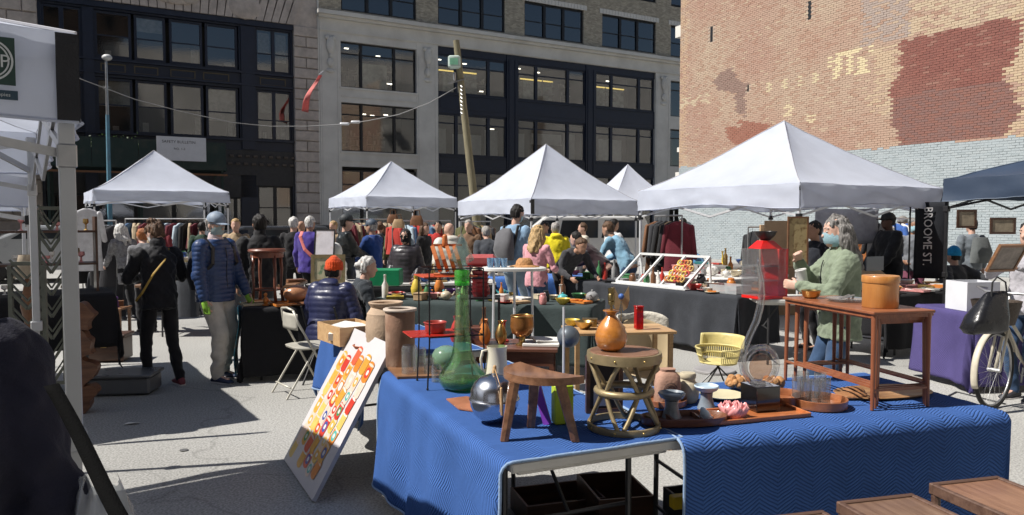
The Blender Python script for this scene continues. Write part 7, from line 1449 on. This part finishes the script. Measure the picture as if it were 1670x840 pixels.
# white folding chair
t = thing('folding_chair', 'beige metal folding chair beside the black-clothed table', 'folding chair', G(496, 640, 0), radians(128))
M_fc = mat('beige enamelled steel', (.46, .44, .38), rough=.4, metal=.2)
for sx in (-.2, .2): g = Geo(); g.tube([(sx * 1.02, -.24, 0), (sx, -.02, .42), (sx * .95, .12, .68), (sx * .7, .15, .80)], .011, 8); obj('front_frame', g, M_fc, t, smooth='all'); g = Geo(); g.tube([(sx * .92, .24, 0), (sx * .9, -.05, .45)], .010, 8); obj('rear_leg', g, M_fc, t)
g = Geo(); g.tube([(-.14, .15, .80), (0, .155, .815), (.14, .15, .80)], .011, 8); g.tube([(-.2, -.20, .10), (.2, -.20, .10)], .008, 6); g.tube([(-.18, .2, .10), (.18, .2, .10)], .008, 6); obj('cross_bar', g, M_fc, t, smooth='all')
g = Geo(); g.grid(lambda u, v: Vector(((u - .5) * .36, .125 + .035 * (1 - (2 * u - 1) ** 2), .62 + .15 * v)), 10, 5); obj('backrest', g, M_fc, t, smooth='all', sol=.006); g = Geo(); g.loft([(Vector((0, -.06, .435)), X * .2, Y * .19), (Vector((0, -.06, .45)), X * .205, Y * .195), (Vector((0, -.06, .455)), X * .19, Y * .18)], 24, pw=4); obj('seat', g, M_fc, t, smooth=40)
# stools for the seated people
for (px, d, lb) in ((533, 7.35, 'dark folding chair under the person in the orange hat'), (578, 8.0, 'dark folding chair under the seated grey-haired person'), (1558, 10.4, 'dark folding chair under the person in the bright blue hat'), (1152, 15.5, 'dark stool under the person in the mid-blue shirt')):
    t = thing('dark_chair', lb, 'folding chair', (*pxy(px, d), 0), radians(-15)); g = Geo(); g.b2(-.2, .2, -.2, .2, .40, .43, bev=.008); obj('seat', g, M_blk, t)
    for sx in (-.18, .18): g = Geo(); g.tube([(sx, -.2, .78 if d < 9 else .43), (sx, .18, 0)], .01, 7); g.tube([(sx * .9, .15, .42), (sx * .9, -.22, 0)], .01, 7); obj('side_frame', g, M_blkm, t)
# ---------------------------------------------------------------- far left stall goods
L0 = Vector((-4.9, 5.9)); FL = fr((*L0, 0), radians(34)); ftable('folding table of glassware at the left edge', (*L0, 0), radians(34), 1.5, .7, h=.95)
drape('black cloth on the glassware table at the left edge', L0, radians(34), 1.5, .7, .955, M_blkcloth, df=.5, dr=.5, fold=.02, seed=61, r=.02, res=.05)
t = thing('shelf_unit', 'two-tier dark wooden shelf of glassware at the left edge', 'shelf', (*FL(.1, .25, .96)[:2], .96), radians(34))
for z in (.25, .55): g = Geo(); g.b2(0, 1.3, 0, .28, z, z + .02); obj('shelf_board', g, M_dark, t)
for x in (0, 1.28): g = Geo(); g.b2(x, x + .02, 0, .28, 0, .70); obj('side_panel', g, M_dark, t)
for k in range(26):
    r_ = U(.02, .04); h = U(.06, .14); g = Geo(); g.lathe([(0, 0), (r_ * .9, 0), (r_ * .3, .01), (r_ * .25, h * .5), (r_, h * .65), (r_ * .9, h), (0, h * .6)], 12); tier = k % 3; one('glass_ornament', g, [M_glass, gm('white'), gm('pink'), gm('brass')][k % 4], ['clear glass ornament', 'white china ornament', 'pink china ornament', 'brass ornament'][k % 4] + ' on the left-edge glassware shelf', 'ornament', FL(.16 + 1.2 * ((k * 7) % 26) / 26, .36, (.956, 1.232, 1.532)[tier]), group='ornaments on the left-edge shelf', smooth=40)
t = thing('table_lamp', 'table lamp with cream shade at the left edge', 'lamp', Vector((*pxy(42, 5.4), .74))); g = Geo(); g.lathe([(.05, .63), (.085, .46), (.083, .46), (.048, .63)], 24); obj('lamp_shade', g, mat('cream shade', (.50, .42, .32), tl=.3), t, smooth='all'); g = Geo(); g.lathe([(0, 0), (.06, 0), (.05, .05), (.02, .1), (.05, .25), (.02, .42), (.01, .5), (0, .5)], 20); obj('base', g, gm('brown'), t, smooth=40)
M_lat = mat('grey green iron', (.085, .09, .07), rough=.6, var=.3, scale=12)
def lattice(label, c, rz, w, h, nz_, tilt=0):
    t = bpy.data.objects.new('iron_lattice', None); COL.objects.link(t); t.location = c; t.rotation_euler = (tilt, 0, rz); tag(t, label, 'iron panel'); g = Geo()
    for x in (-w / 2, w / 2): g.b2(x - .012, x + .012, -.012, .012, 0, h)
    for z in (0, h): g.b2(-w / 2 + .012, w / 2 - .012, -.0125, .0125, z, z + .024)
    obj('frame', g, M_lat, t)
    for k in range(nz_): z0 = h * (k + .1) / nz_; z1 = h * (k + .9) / nz_; g = Geo(); g.bar((-w / 2, 0, z1), (0, 0, z0), .026, .018); g.bar((0, 0, z0), (w / 2, 0, z1), .026, .018); g.bar((-w / 2, 0, z1 + .05), (0, 0, z0 + .05), .014, .010); g.bar((0, 0, z0 + .05), (w / 2, 0, z1 + .05), .014, .01); obj('chevron', g, M_lat, t)
lattice('grey-green iron chevron panel standing left of the canopy legs', Vector((*pxy(42, 4.6), .62)), .2, .19, .72, 5); lattice('tall narrow iron lattice leaning beside the canopy leg', Vector((*pxy(80, 5.2), .45)), .4, .15, 1.25, 8, -.06)
ftable('low dark table under the iron panels at the left edge', (-4.25, 4.5, 0), radians(20), .7, .4, h=.60, top=M_dark)
# carved wood stack, chests and low table
t = thing('carved_stack', 'tall stack of rough carved wooden brackets beside the near canopy leg', 'carvings', G(140, 672, 0), .3)
for k in range(4):
    g = Geo(); n = 40; pts_ = [((.085 + .025 * sin(a * 2 + k * 2) + .014 * sin(a * 5)) * cos(a), (.115 + .025 * sin(a * 3 + k)) * sin(a)) for a in [2 * pi * i / n for i in range(n)]]; g.prism(pts_, -.07, .07, Matrix.Translation((0, 0, .14 + .22 * k)) @ Matrix.Rotation(pi / 2, 4, 'X')); obj('carving', g, wood('carved wood', (.10, .04, .02), (.20, .09, .045), dirt=.5), t, fix=True, smooth=45)
t = thing('wooden_chest', 'dark brown wooden chest with a raised lid beneath the low table', 'chest', G(178, 588, 0), .15); g = Geo(); g.box((0, 0, .15), (.42, .30, .26), bev=.006); obj('body', g, M_dark, t); g = Geo(); g.box((0, 0, .305), (.46, .34, .035), bev=.008); obj('lid', g, M_dark, t); g = Geo(); g.box((0, -.155, .2), (.06, .012, .05)); obj('latch', g, M_brass, t)
t = thing('low_table', 'low reddish wooden table behind the dark chest', 'table', G(160, 545, 0), .1); g = Geo(); g.b2(-.4, .4, -.2, .2, .36, .385, bev=.003); obj('top', g, M_mid, t)
for x in (-.38, .35):
    for y in (-.18, .15): g = Geo(); g.b2(x, x + .035, y, y + .035, 0, .36); obj('leg', g, M_mid, t)
F9 = fr(G(160, 545, 0), .1); clutter(F9, -.35, .35, -.15, .15, .386, 8, ['book', 'box', 'figurine'], ['grey', 'brown', 'purple', 'white'], 'the low reddish table', seed=71)
t = thing('grey_tote', 'low grey translucent plastic tote on the ground behind the carved stack', 'tote', G(200, 640, 0), .12); g = Geo(); g.box((0, 0, .09), (.60, .34, .16), bev=.02); obj('body', g, mat('grey translucent plastic', (.10, .105, .11), rough=.3, var=.1), t); g = Geo(); g.box((0, 0, .185), (.64, .38, .03), bev=.01); obj('lid', g, mat('pale plastic lid', (.12, .125, .13), rough=.3), t)
one('garment_bag', Geo().loft([(Vector((0, 0, 0)), X * .12, Y * .06), (Vector((0, 0, .35)), X * .13, Y * .07), (Vector((0, 0, .62)), X * .11, Y * .04)], 14, pw=3), mat('slate bag', (.07, .075, .085), rough=.6, bump=.4), 'slate grey garment bag hanging behind the man in navy', 'bag', Vector((*pxy(304, 8.4), .52)), smooth=40)
# ---------------------------------------------------------------- right edge: purple table, bag and bicycle
R0 = G(1583, 640, 0); AR2 = radians(6); FR_ = fr(R0, AR2); ftable('folding table hidden under the purple cloth at the right edge', R0, AR2, 1.4, .8); drape('purple quilted cloth on the table at the right edge', R0, AR2, 1.4, .8, .745, blanket_mat('purple quilted cloth', (.075, .062, .17)), df=.70, dl=.70, fold=.02, flare=.05, seed=81, r=.03, res=.03)
crate('white_box', 'white corrugated box on the purple-clothed table', FR_(.22, .3, .75), AR2, .34, .3, .28, mat('white corrugated plastic', (.62, .63, .66), var=.05))
t = thing('shopping_bag', 'glossy black shoulder bag hanging over the bicycle handlebar', 'bag', D(1612, 542, 5.55), .3)
g = Geo(); g.loft([(Vector((-.05, 0, 0)), X * .16, Y * .06), (Vector((-.045, 0, .03)), X * .185, Y * .10), (Vector((-.02, 0, .12)), X * .165, Y * .10), (Vector((.03, 0, .22)), X * .125, Y * .06), (Vector((.06, 0, .29)), X * .10, Y * .03), (Vector((.07, 0, .31)), X * .095, Y * .012)], 26, pw=3.4); g.v = [tuple(Vector(v) + Vector((.015 * noise.noise(Vector(v) * 14), .02 * noise.noise(Vector(v) * 11 + X), .01 * noise.noise(Vector(v) * 12)))) for v in g.v]; obj('bag', g, mat('glossy black nylon', (.014, .014, .016), rough=.28, bump=1.0, bscale=9), t, smooth='all'); g = Geo(); g.tube([(-.02, -.03, .26), (.0, -.02, .38), (.07, 0, .42), (.13, -.02, .38), (.14, -.03, .27)], .007, 6); obj('strap', g, M_blk, t)
BI = thing('bicycle', 'cream-fendered bicycle parked at the right edge, front wheel towards us', 'bicycle', G(1612, 668, 0) + Vector((.05, .02, 0)), radians(33))
M_tyre = mat('tyre rubber', (.02, .02, .02), rough=.8); M_crm = mat('cream paint', (.55, .50, .40), rough=.35, coat=.3)
for cx in (0, 1.04):
    wh = Geo(); wh.tube([(cx + .325 * cos(a * pi / 24), 0, .34 + .325 * sin(a * pi / 24)) for a in range(48)], .018, 10, closed=True); wo = obj('wheel', wh, M_tyre, BI, smooth='all')
    g = Geo(); g.tube([(cx + .305 * cos(a * pi / 24), 0, .34 + .305 * sin(a * pi / 24)) for a in range(48)], .009, 6, closed=True); obj('rim', g, M_steel, wo, smooth='all'); g = Geo()
    for k in range(28): a = k * 2 * pi / 28; g.tube([(cx + .02 * cos(a + .6 * (-1) ** k), .03 * (-1) ** k, .34 + .02 * sin(a + .6)), (cx + .30 * cos(a), 0, .34 + .30 * sin(a))], .0012, 4)
    g.tube([(cx, -.05, .34), (cx, .05, .34)], .018, 8); obj('spokes', g, M_steel, wo)
    g = Geo(); a0, a1 = (radians(20), radians(200)) if cx == 0 else (radians(-10), radians(170)); 
    g.grid(lambda u, v: Vector((cx + (.36 - .012 * (2 * v - 1) ** 2) * cos(a0 + (a1 - a0) * u), (v - .5) * .055, .34 + (.36 - .012 * (2 * v - 1) ** 2) * sin(a0 + (a1 - a0) * u))), 30, 6); obj('fender', g, M_crm, BI, smooth='all', sol=.002)
g = Geo(); g.tube([(.02, 0, .34), (.14, 0, .62), (.22, 0, .84)], .014, 8); 
for sy in (-1, 1): g.tube([(0, sy * .045, .34), (.12, sy * .045, .66), (.15, 0, .70)], .011, 8)
obj('fork', g, M_crm, BI, smooth='all')
g = Geo(); g.tube([(.18, 0, .72), (.45, 0, .42), (.62, 0, .30)], .017, 8); g.tube([(.20, 0, .80), (.50, 0, .56), (.68, 0, .46)], .014, 8); g.tube([(.62, 0, .28), (.74, 0, .82)], .015, 8)
for sy in (-1, 1): g.tube([(.62, sy * .02, .30), (1.04, sy * .05, .34)], .009, 6); g.tube([(.71, sy * .015, .66), (1.04, sy * .05, .34)], .008, 6)
obj('frame', g, M_crm, BI, smooth='all')
g = Geo(); g.tube([(.22, 0, .84), (.24, 0, .98)], .012, 8); g.tube([(.50, -.30, 1.0), (.32, -.30, 1.02), (.22, -.18, .99), (.22, .18, .99), (.32, .30, 1.02), (.50, .30, 1.0)], .011, 8); obj('handlebar', g, M_steel, BI, smooth='all')
g = Geo(); g.loft([(Vector((.62, 0, .88)), Y * .03, Z * .02), (Vector((.72, 0, .89)), Y * .07, Z * .035), (Vector((.86, 0, .90)), Y * .09, Z * .04), (Vector((.90, 0, .90)), Y * .06, Z * .03)], 14); obj('saddle', g, M_blk, BI, smooth='all'); g = Geo(); g.tube([(.62, .03, .29), (.66, .06, .14)], .01, 6); g.tube([(.62, -.03, .29), (.58, -.06, .44)], .01, 6); g.tube([(.62 + .08 * cos(a * pi / 8), .03, .29 + .08 * sin(a * pi / 8)) for a in range(16)], .004, 5, closed=True); obj('crank', g, M_steel, BI)
g = Geo(); g.lathe([(0, 0), (.14, 0), (.19, .20), (.185, .20), (.135, .01), (0, .01)], 24); o = obj('basket', g, mat('dark wicker', (.05, .035, .025), bump=1, bscale=40), BI, smooth=40); o.location = (.0, 0, .74)
one('cable', Geo().tube([G(1640, 660), G(1600, 650), G(1560, 640), G(1530, 655), G(1545, 676)], .012, 6), M_blk, 'black cable lying on the ground by the bicycle', 'cable', smooth='all')
pic('small framed picture held up at the right edge', D(1630, 442, 6.0), .15, .25, .3, .5, M_mid, mat('faded portrait print', (.22, .19, .17), var=.4, scale=14), .02)
for px, py, d, w2, h2, lb in ((1635, 382, 11.5, .20, .26, 'dark-framed picture hanging inside the navy canopy'), (1576, 372, 12.0, .16, .30, 'brown picture hanging inside the navy canopy, left one')): pic(lb, D(px, py, d), w2, h2, 0, 0, M_dark, mat('sepia print', (.30, .25, .18), var=.4, scale=8), .035)
# ---------------------------------------------------------------- parked van, boxes, far stuff
def van(label, c, rz, col, L_=4.9, Wv=1.9, Hv=1.75):
    t = thing('parked_van', label, 'van', c, rz, 'vehicles parked behind the stalls'); m_ = mat('van paint ' + label[:6], col, rough=.3, coat=.5, var=.04); g = Geo()
    prof = [(-L_ / 2, .35), (-L_ / 2, 1.0), (-L_ / 2 + .12, 1.1), (-L_ / 2 + 1.0, 1.18), (-L_ / 2 + 1.75, Hv), (L_ / 2 - .35, Hv), (L_ / 2 - .05, 1.1), (L_ / 2, .35)]
    g.prism(prof, -Wv / 2, Wv / 2, Matrix(((1, 0, 0, 0), (0, 0, 1, 0), (0, 1, 0, 0), (0, 0, 0, 1)))); b = obj('body', g, m_, t, fix=True); md = b.modifiers.new('b', 'BEVEL'); md.width = .06; md.segments = 2
    gl = mat('car glass', (.02, .025, .03), rough=.05)
    for sy in (-1, 1):
        for (x0, x1) in ((-L_ / 2 + 1.55, -.45), (-.35, .75), (.85, L_ / 2 - .5)): g = Geo(); y = sy * (Wv / 2 + .004); q = [(x0 + (.0 if x0 > -.5 else -.25), y, 1.15), (x1, y, 1.15), (x1, y, Hv - .12), (x0 + .1, y, Hv - .12)]; g.add(q, [(0, 1, 2, 3)]); obj('side_window', g, gl, t, sol=.01)
        for x in (-L_ / 2 + .85, L_ / 2 - .9): g = Geo(); g.lathe([(0, -.1), (.30, -.1), (.34, -.07), (.34, .07), (.30, .1), (0, .1)], 24); R_ = Matrix.Rotation(pi / 2, 3, 'X'); g.v = [tuple(R_ @ Vector(v) + Vector((x, sy * (Wv / 2 - .08), .34))) for v in g.v]; wo = obj('wheel', g, M_tyre, t, smooth=40); g = Geo(); g.lathe([(0, -.11), (.2, -.11), (.2, .11), (0, .11)], 16); g.v = [tuple(R_ @ Vector(v) + Vector((x, sy * (Wv / 2 - .08), .34))) for v in g.v]; obj('hub', g, M_steel, wo, smooth=40)
    for sy in (-.7, .7): g = Geo(); g.box((-L_ / 2 - .01, sy, .85), (.05, .3, .16), bev=.02); obj('headlight', g, mat('headlight', (.6, .62, .62), rough=.1), t)
    g = Geo(); g.add([(-L_ / 2 + 1.05, -.8, 1.22), (-L_ / 2 + 1.05, .8, 1.22), (-L_ / 2 + 1.70, .72, Hv - .06), (-L_ / 2 + 1.70, -.72, Hv - .06)], [(0, 1, 2, 3)]); g.v = [(x - .03, y, z + .02) for x, y, z in g.v]; obj('windscreen', g, gl, t, sol=.01)
van('white van parked behind the yellow hooded top', Vector((*pxy(918, 21), 0)), radians(10), (.62, .62, .6)); van('silver car parked behind the left canopy', Vector((*pxy(100, 20), 0)), radians(20), (.30, .31, .32), 4.5, 1.8, 1.5)
van('dark grey car parked behind the cropped-haired man', Vector((*pxy(425, 24), 0)), radians(24), (.05, .052, .055), 4.6, 1.8, 1.45); van('black car parked behind the pale blue picture', Vector((*pxy(530, 30), 0)), radians(28), (.02, .02, .022), 4.5, 1.8, 1.45)
for k, (px, d, w2, h2) in enumerate(((1275, 12.6, .30, 1.62), (1262, 12.9, .25, 1.55))):
    g = Geo(); g.b2(-w2, w2, -.03, .03, 0, h2, bev=.004); one('cardboard_sheet', g, M_card, ['tall cardboard sheet standing behind the tall gold picture', 'second cardboard sheet left of the tallest cardboard sheet'][k], 'cardboard', Vector((*pxy(px, d), 0)), .05, smooth=False)
g = Geo(); g.grid(lambda u, v: Vector(((u - .5) * 1.0, .03 * sin(u * 8), -.55 * v - .03 * sin(u * 3))), 14, 6); one('grey_sheet', g, fab('grey sheet', (.34, .34, .37)), 'pale grey cloth hanging under the right side of the largest canopy', 'cloth', D(1382, 338, 11.5), smooth='all', sol=.004)
SB = Vector((3.6, 14.2)); FS = fr((*SB, 0), 0); ftable('low table far behind the white case', (*SB, 0), 0, 2.4, .8); drape('grey cloth on the far table behind the pink boxes', SB, 0, 2.4, .8, .745, fab('dull grey cloth', (.20, .19, .18)), df=.7, dl=.5, fold=.02, seed=91, r=.02, res=.06); clutter(FS, .1, 2.3, .1, .7, .752, 16, ALLK, list(GC), 'the far grey-clothed table', (1, 1.6), seed=92)
ST = Vector((-7.2, 12.5)); FT = fr((*ST, 0), radians(5)); ftable('folding table under the left canopy by the ginger-haired woman', (*ST, 0), radians(5), 3.0, .8); drape('charcoal cloth on the table under the left canopy', ST, radians(5), 3.0, .8, .745, M_charcloth, df=.7, dl=.5, fold=.02, seed=93, r=.02, res=.06); clutter(FT, .1, 2.9, .1, .7, .752, 30, ALLK, list(GC), 'the table under the left canopy', (1, 1.7), seed=94)
FT2 = fr((-5.2, 10.1, 0), radians(3)); ftable('brown folding table between the two standing figures', (-5.2, 10.1, 0), radians(3), 2.2, .7, top=M_mid); clutter(FT2, .1, 2.1, .05, .6, .745, 22, ALLK, ['green', 'teal', 'brown', 'brass', 'white', 'orange'], 'the brown table between the two standing figures', (1, 1.7), seed=95)
pic('small gold-framed picture between the two standing figures', FT2(.75, .1, .76) + Z * .08, .11, .24, .1, -.1, M_gold, mat('pale sketch', (.4, .36, .3), var=.5, scale=18), .03)
# ---------------------------------------------------------------- poles, cable, flag
t = thing('utility_pole', 'leaning weathered wooden utility pole with a pale lamp head near its top', 'utility pole', Vector((*pxy(785, 24), 0)))
a, b = D(786, 410, 24), D(744, 66, 24); a = a - t.location; b = b - t.location; a.z = 0
g = Geo(); g.tube([a.lerp(b, k / 8) for k in range(9)], [.15 - .006 * k for k in range(9)], 12); obj('pole', g, wood('weathered pole', (.17, .15, .09), (.26, .23, .15), ax=(8, 8, 1), rough=.85, coat=0), t, smooth=True)
q = D(741, 103, 23.8) - t.location; g = Geo(); g.loft([(q + Z * -.16, X * .13, Y * .12), (q + Z * -.12, X * .2, Y * .16), (q + Z * .18, X * .2, Y * .16), (q + Z * .22, X * .16, Y * .12)], 16, pw=5); obj('lamp_head', g, mat('pale green fibreglass', (.46, .55, .50), rough=.5), t, smooth=35)
g = Geo(); g.box(q + Vector((0, -.17, .02)), (.26, .02, .2)); obj('lamp_front', g, mat('mint panel', (.20, .45, .30), rough=.3), t)
q = D(749, 135, 23.9) - t.location; g = Geo(); g.bar(q + Vector((-.35, 0, -.02)), q + Vector((.2, 0, .12)), .04); g.cap(q + Vector((-.15, 0, .1)), q + Vector((-.15, 0, .3)), .05, .05, 10); [g.tube([q + Vector((.05, -.05, -.1 - .12 * k)), q + Vector((.10, -.12, -.16 - .12 * k)), q + Vector((.05, -.06, -.2 - .12 * k))], .018, 6) for k in range(8)]; obj('bracket', g, M_steel, t)
c0, c1, c2 = D(744, 143, 24), D(560, 200, 30), D(140, 131, 22)
g = Geo(); pts = []
pz = [(744, 143, 24), (700, 168, 24.6), (650, 187, 25.2), (600, 197, 25.8), (558, 203, 26.2), (500, 206, 26.4), (440, 206, 26.2), (380, 200, 25.6), (300, 183, 24.6), (220, 162, 23.6), (140, 132, 22.6), (60, 100, 21.6), (-60, 45, 20)]
g.tube([D(*p) for p in pz], .014, 6); t = one('overhead_cable', g, mat('pale cable sheath', (.24, .24, .24)), 'sagging overhead cable strung from the leaning utility pole', 'cable', smooth='all')
for px, py in ((562, 202), (580, 199)): g = Geo(); q = D(px, py, 26); g.cap(q - X * .12, q + X * .12, .05, .05, 8); one('cable_clip', g, M_alu, 'white clip on the overhead cable above the picture window bay', 'cable clip', group='clips on the overhead cable')
g = Geo(); fl = [(522, 122, 0), (515, 133, 0), (507, 148, 0), (500, 163, 0), (495, 182, 0)]
g2 = [D(x, y, 42.5) for x, y, _ in fl]; g.grid(lambda u, v: (lambda p, w_: p + Vector((w_ * (u - .35), .12 * sin(v * 7 + u), w_ * -.2 * (u - .5))))(g2[0].lerp(g2[-1], v) + Vector((-.16 * sin(pi * v) * 1.0, 0, 0)), .16 + .22 * v), 5, 16)
t = thing('red_flag', 'narrow salmon-red flag drooping from the stone building pier', 'flag', (0, 0, 0)); obj('flag_cloth', g, mat('salmon flag', (.80, .26, .24), rough=.7, tl=.4), t, smooth='all', sol=.01); g = Geo(); g.tube([D(527, 116, 43.6), D(520, 122, 42.4)], .03, 6); obj('flag_staff', g, M_alu, t)
t = thing('street_lamp', 'slim blue-painted street lamp post in front of the dark window bays', 'street lamp', Vector((*pxy(176, 36), 0))); q0, q1 = D(177, 275, 36) - t.location, D(173, 98, 36) - t.location; q0.z = 0
g = Geo(); g.tube([q0, q0.lerp(q1, .45), q0.lerp(q1, .72)], [.13, .10, .085], 10); obj('post', g, mat('faded blue paint', (.12, .27, .36), rough=.6, dirt=.3), t, smooth=True); g = Geo(); g.tube([q0.lerp(q1, .72), q1], [.07, .055], 8); obj('upper_post', g, M_steel, t); g = Geo(); g.ball(q1 + Vector((.05, 0, .12)), (.24, .2, .16), 14); obj('lamp_head', g, mat('frosted lamp head', (.55, .56, .55), rough=.4), t, smooth='all')
bpy.data.scenes.remove(TMP)
# look-alikes that share a label are told apart by their place, left to right
from collections import defaultdict
def scr(o):
    p = o.matrix_world.translation if o.parent is None else o.location; d = max(p.y, .1); return p.x / d
bpy.context.view_layer.update(); same = defaultdict(list)
for o in list(COL.objects):
    if o.parent is None and 'category' in o: same[o['label']].append(o)
NUM = ['one', 'two', 'three', 'four', 'five', 'six', 'seven', 'eight', 'nine', 'ten', 'eleven', 'twelve', 'thirteen', 'fourteen', 'fifteen', 'sixteen', 'seventeen', 'eighteen', 'nineteen', 'twenty']
ORD = ['leftmost', 'second', 'third', 'fourth', 'fifth', 'sixth', 'seventh', 'eighth', 'ninth', 'tenth', 'eleventh', 'twelfth']
for lb, os_ in same.items():
    if len(os_) > 1:
        os_.sort(key=scr)
        for i, o in enumerate(os_):
            w_ = 'leftmost' if i == 0 else ('rightmost' if i == len(os_) - 1 else ORD[min(i, 11)] + ' from the left')
            o['label'] = ' '.join((w_ + ' ' + lb).split()[:16])
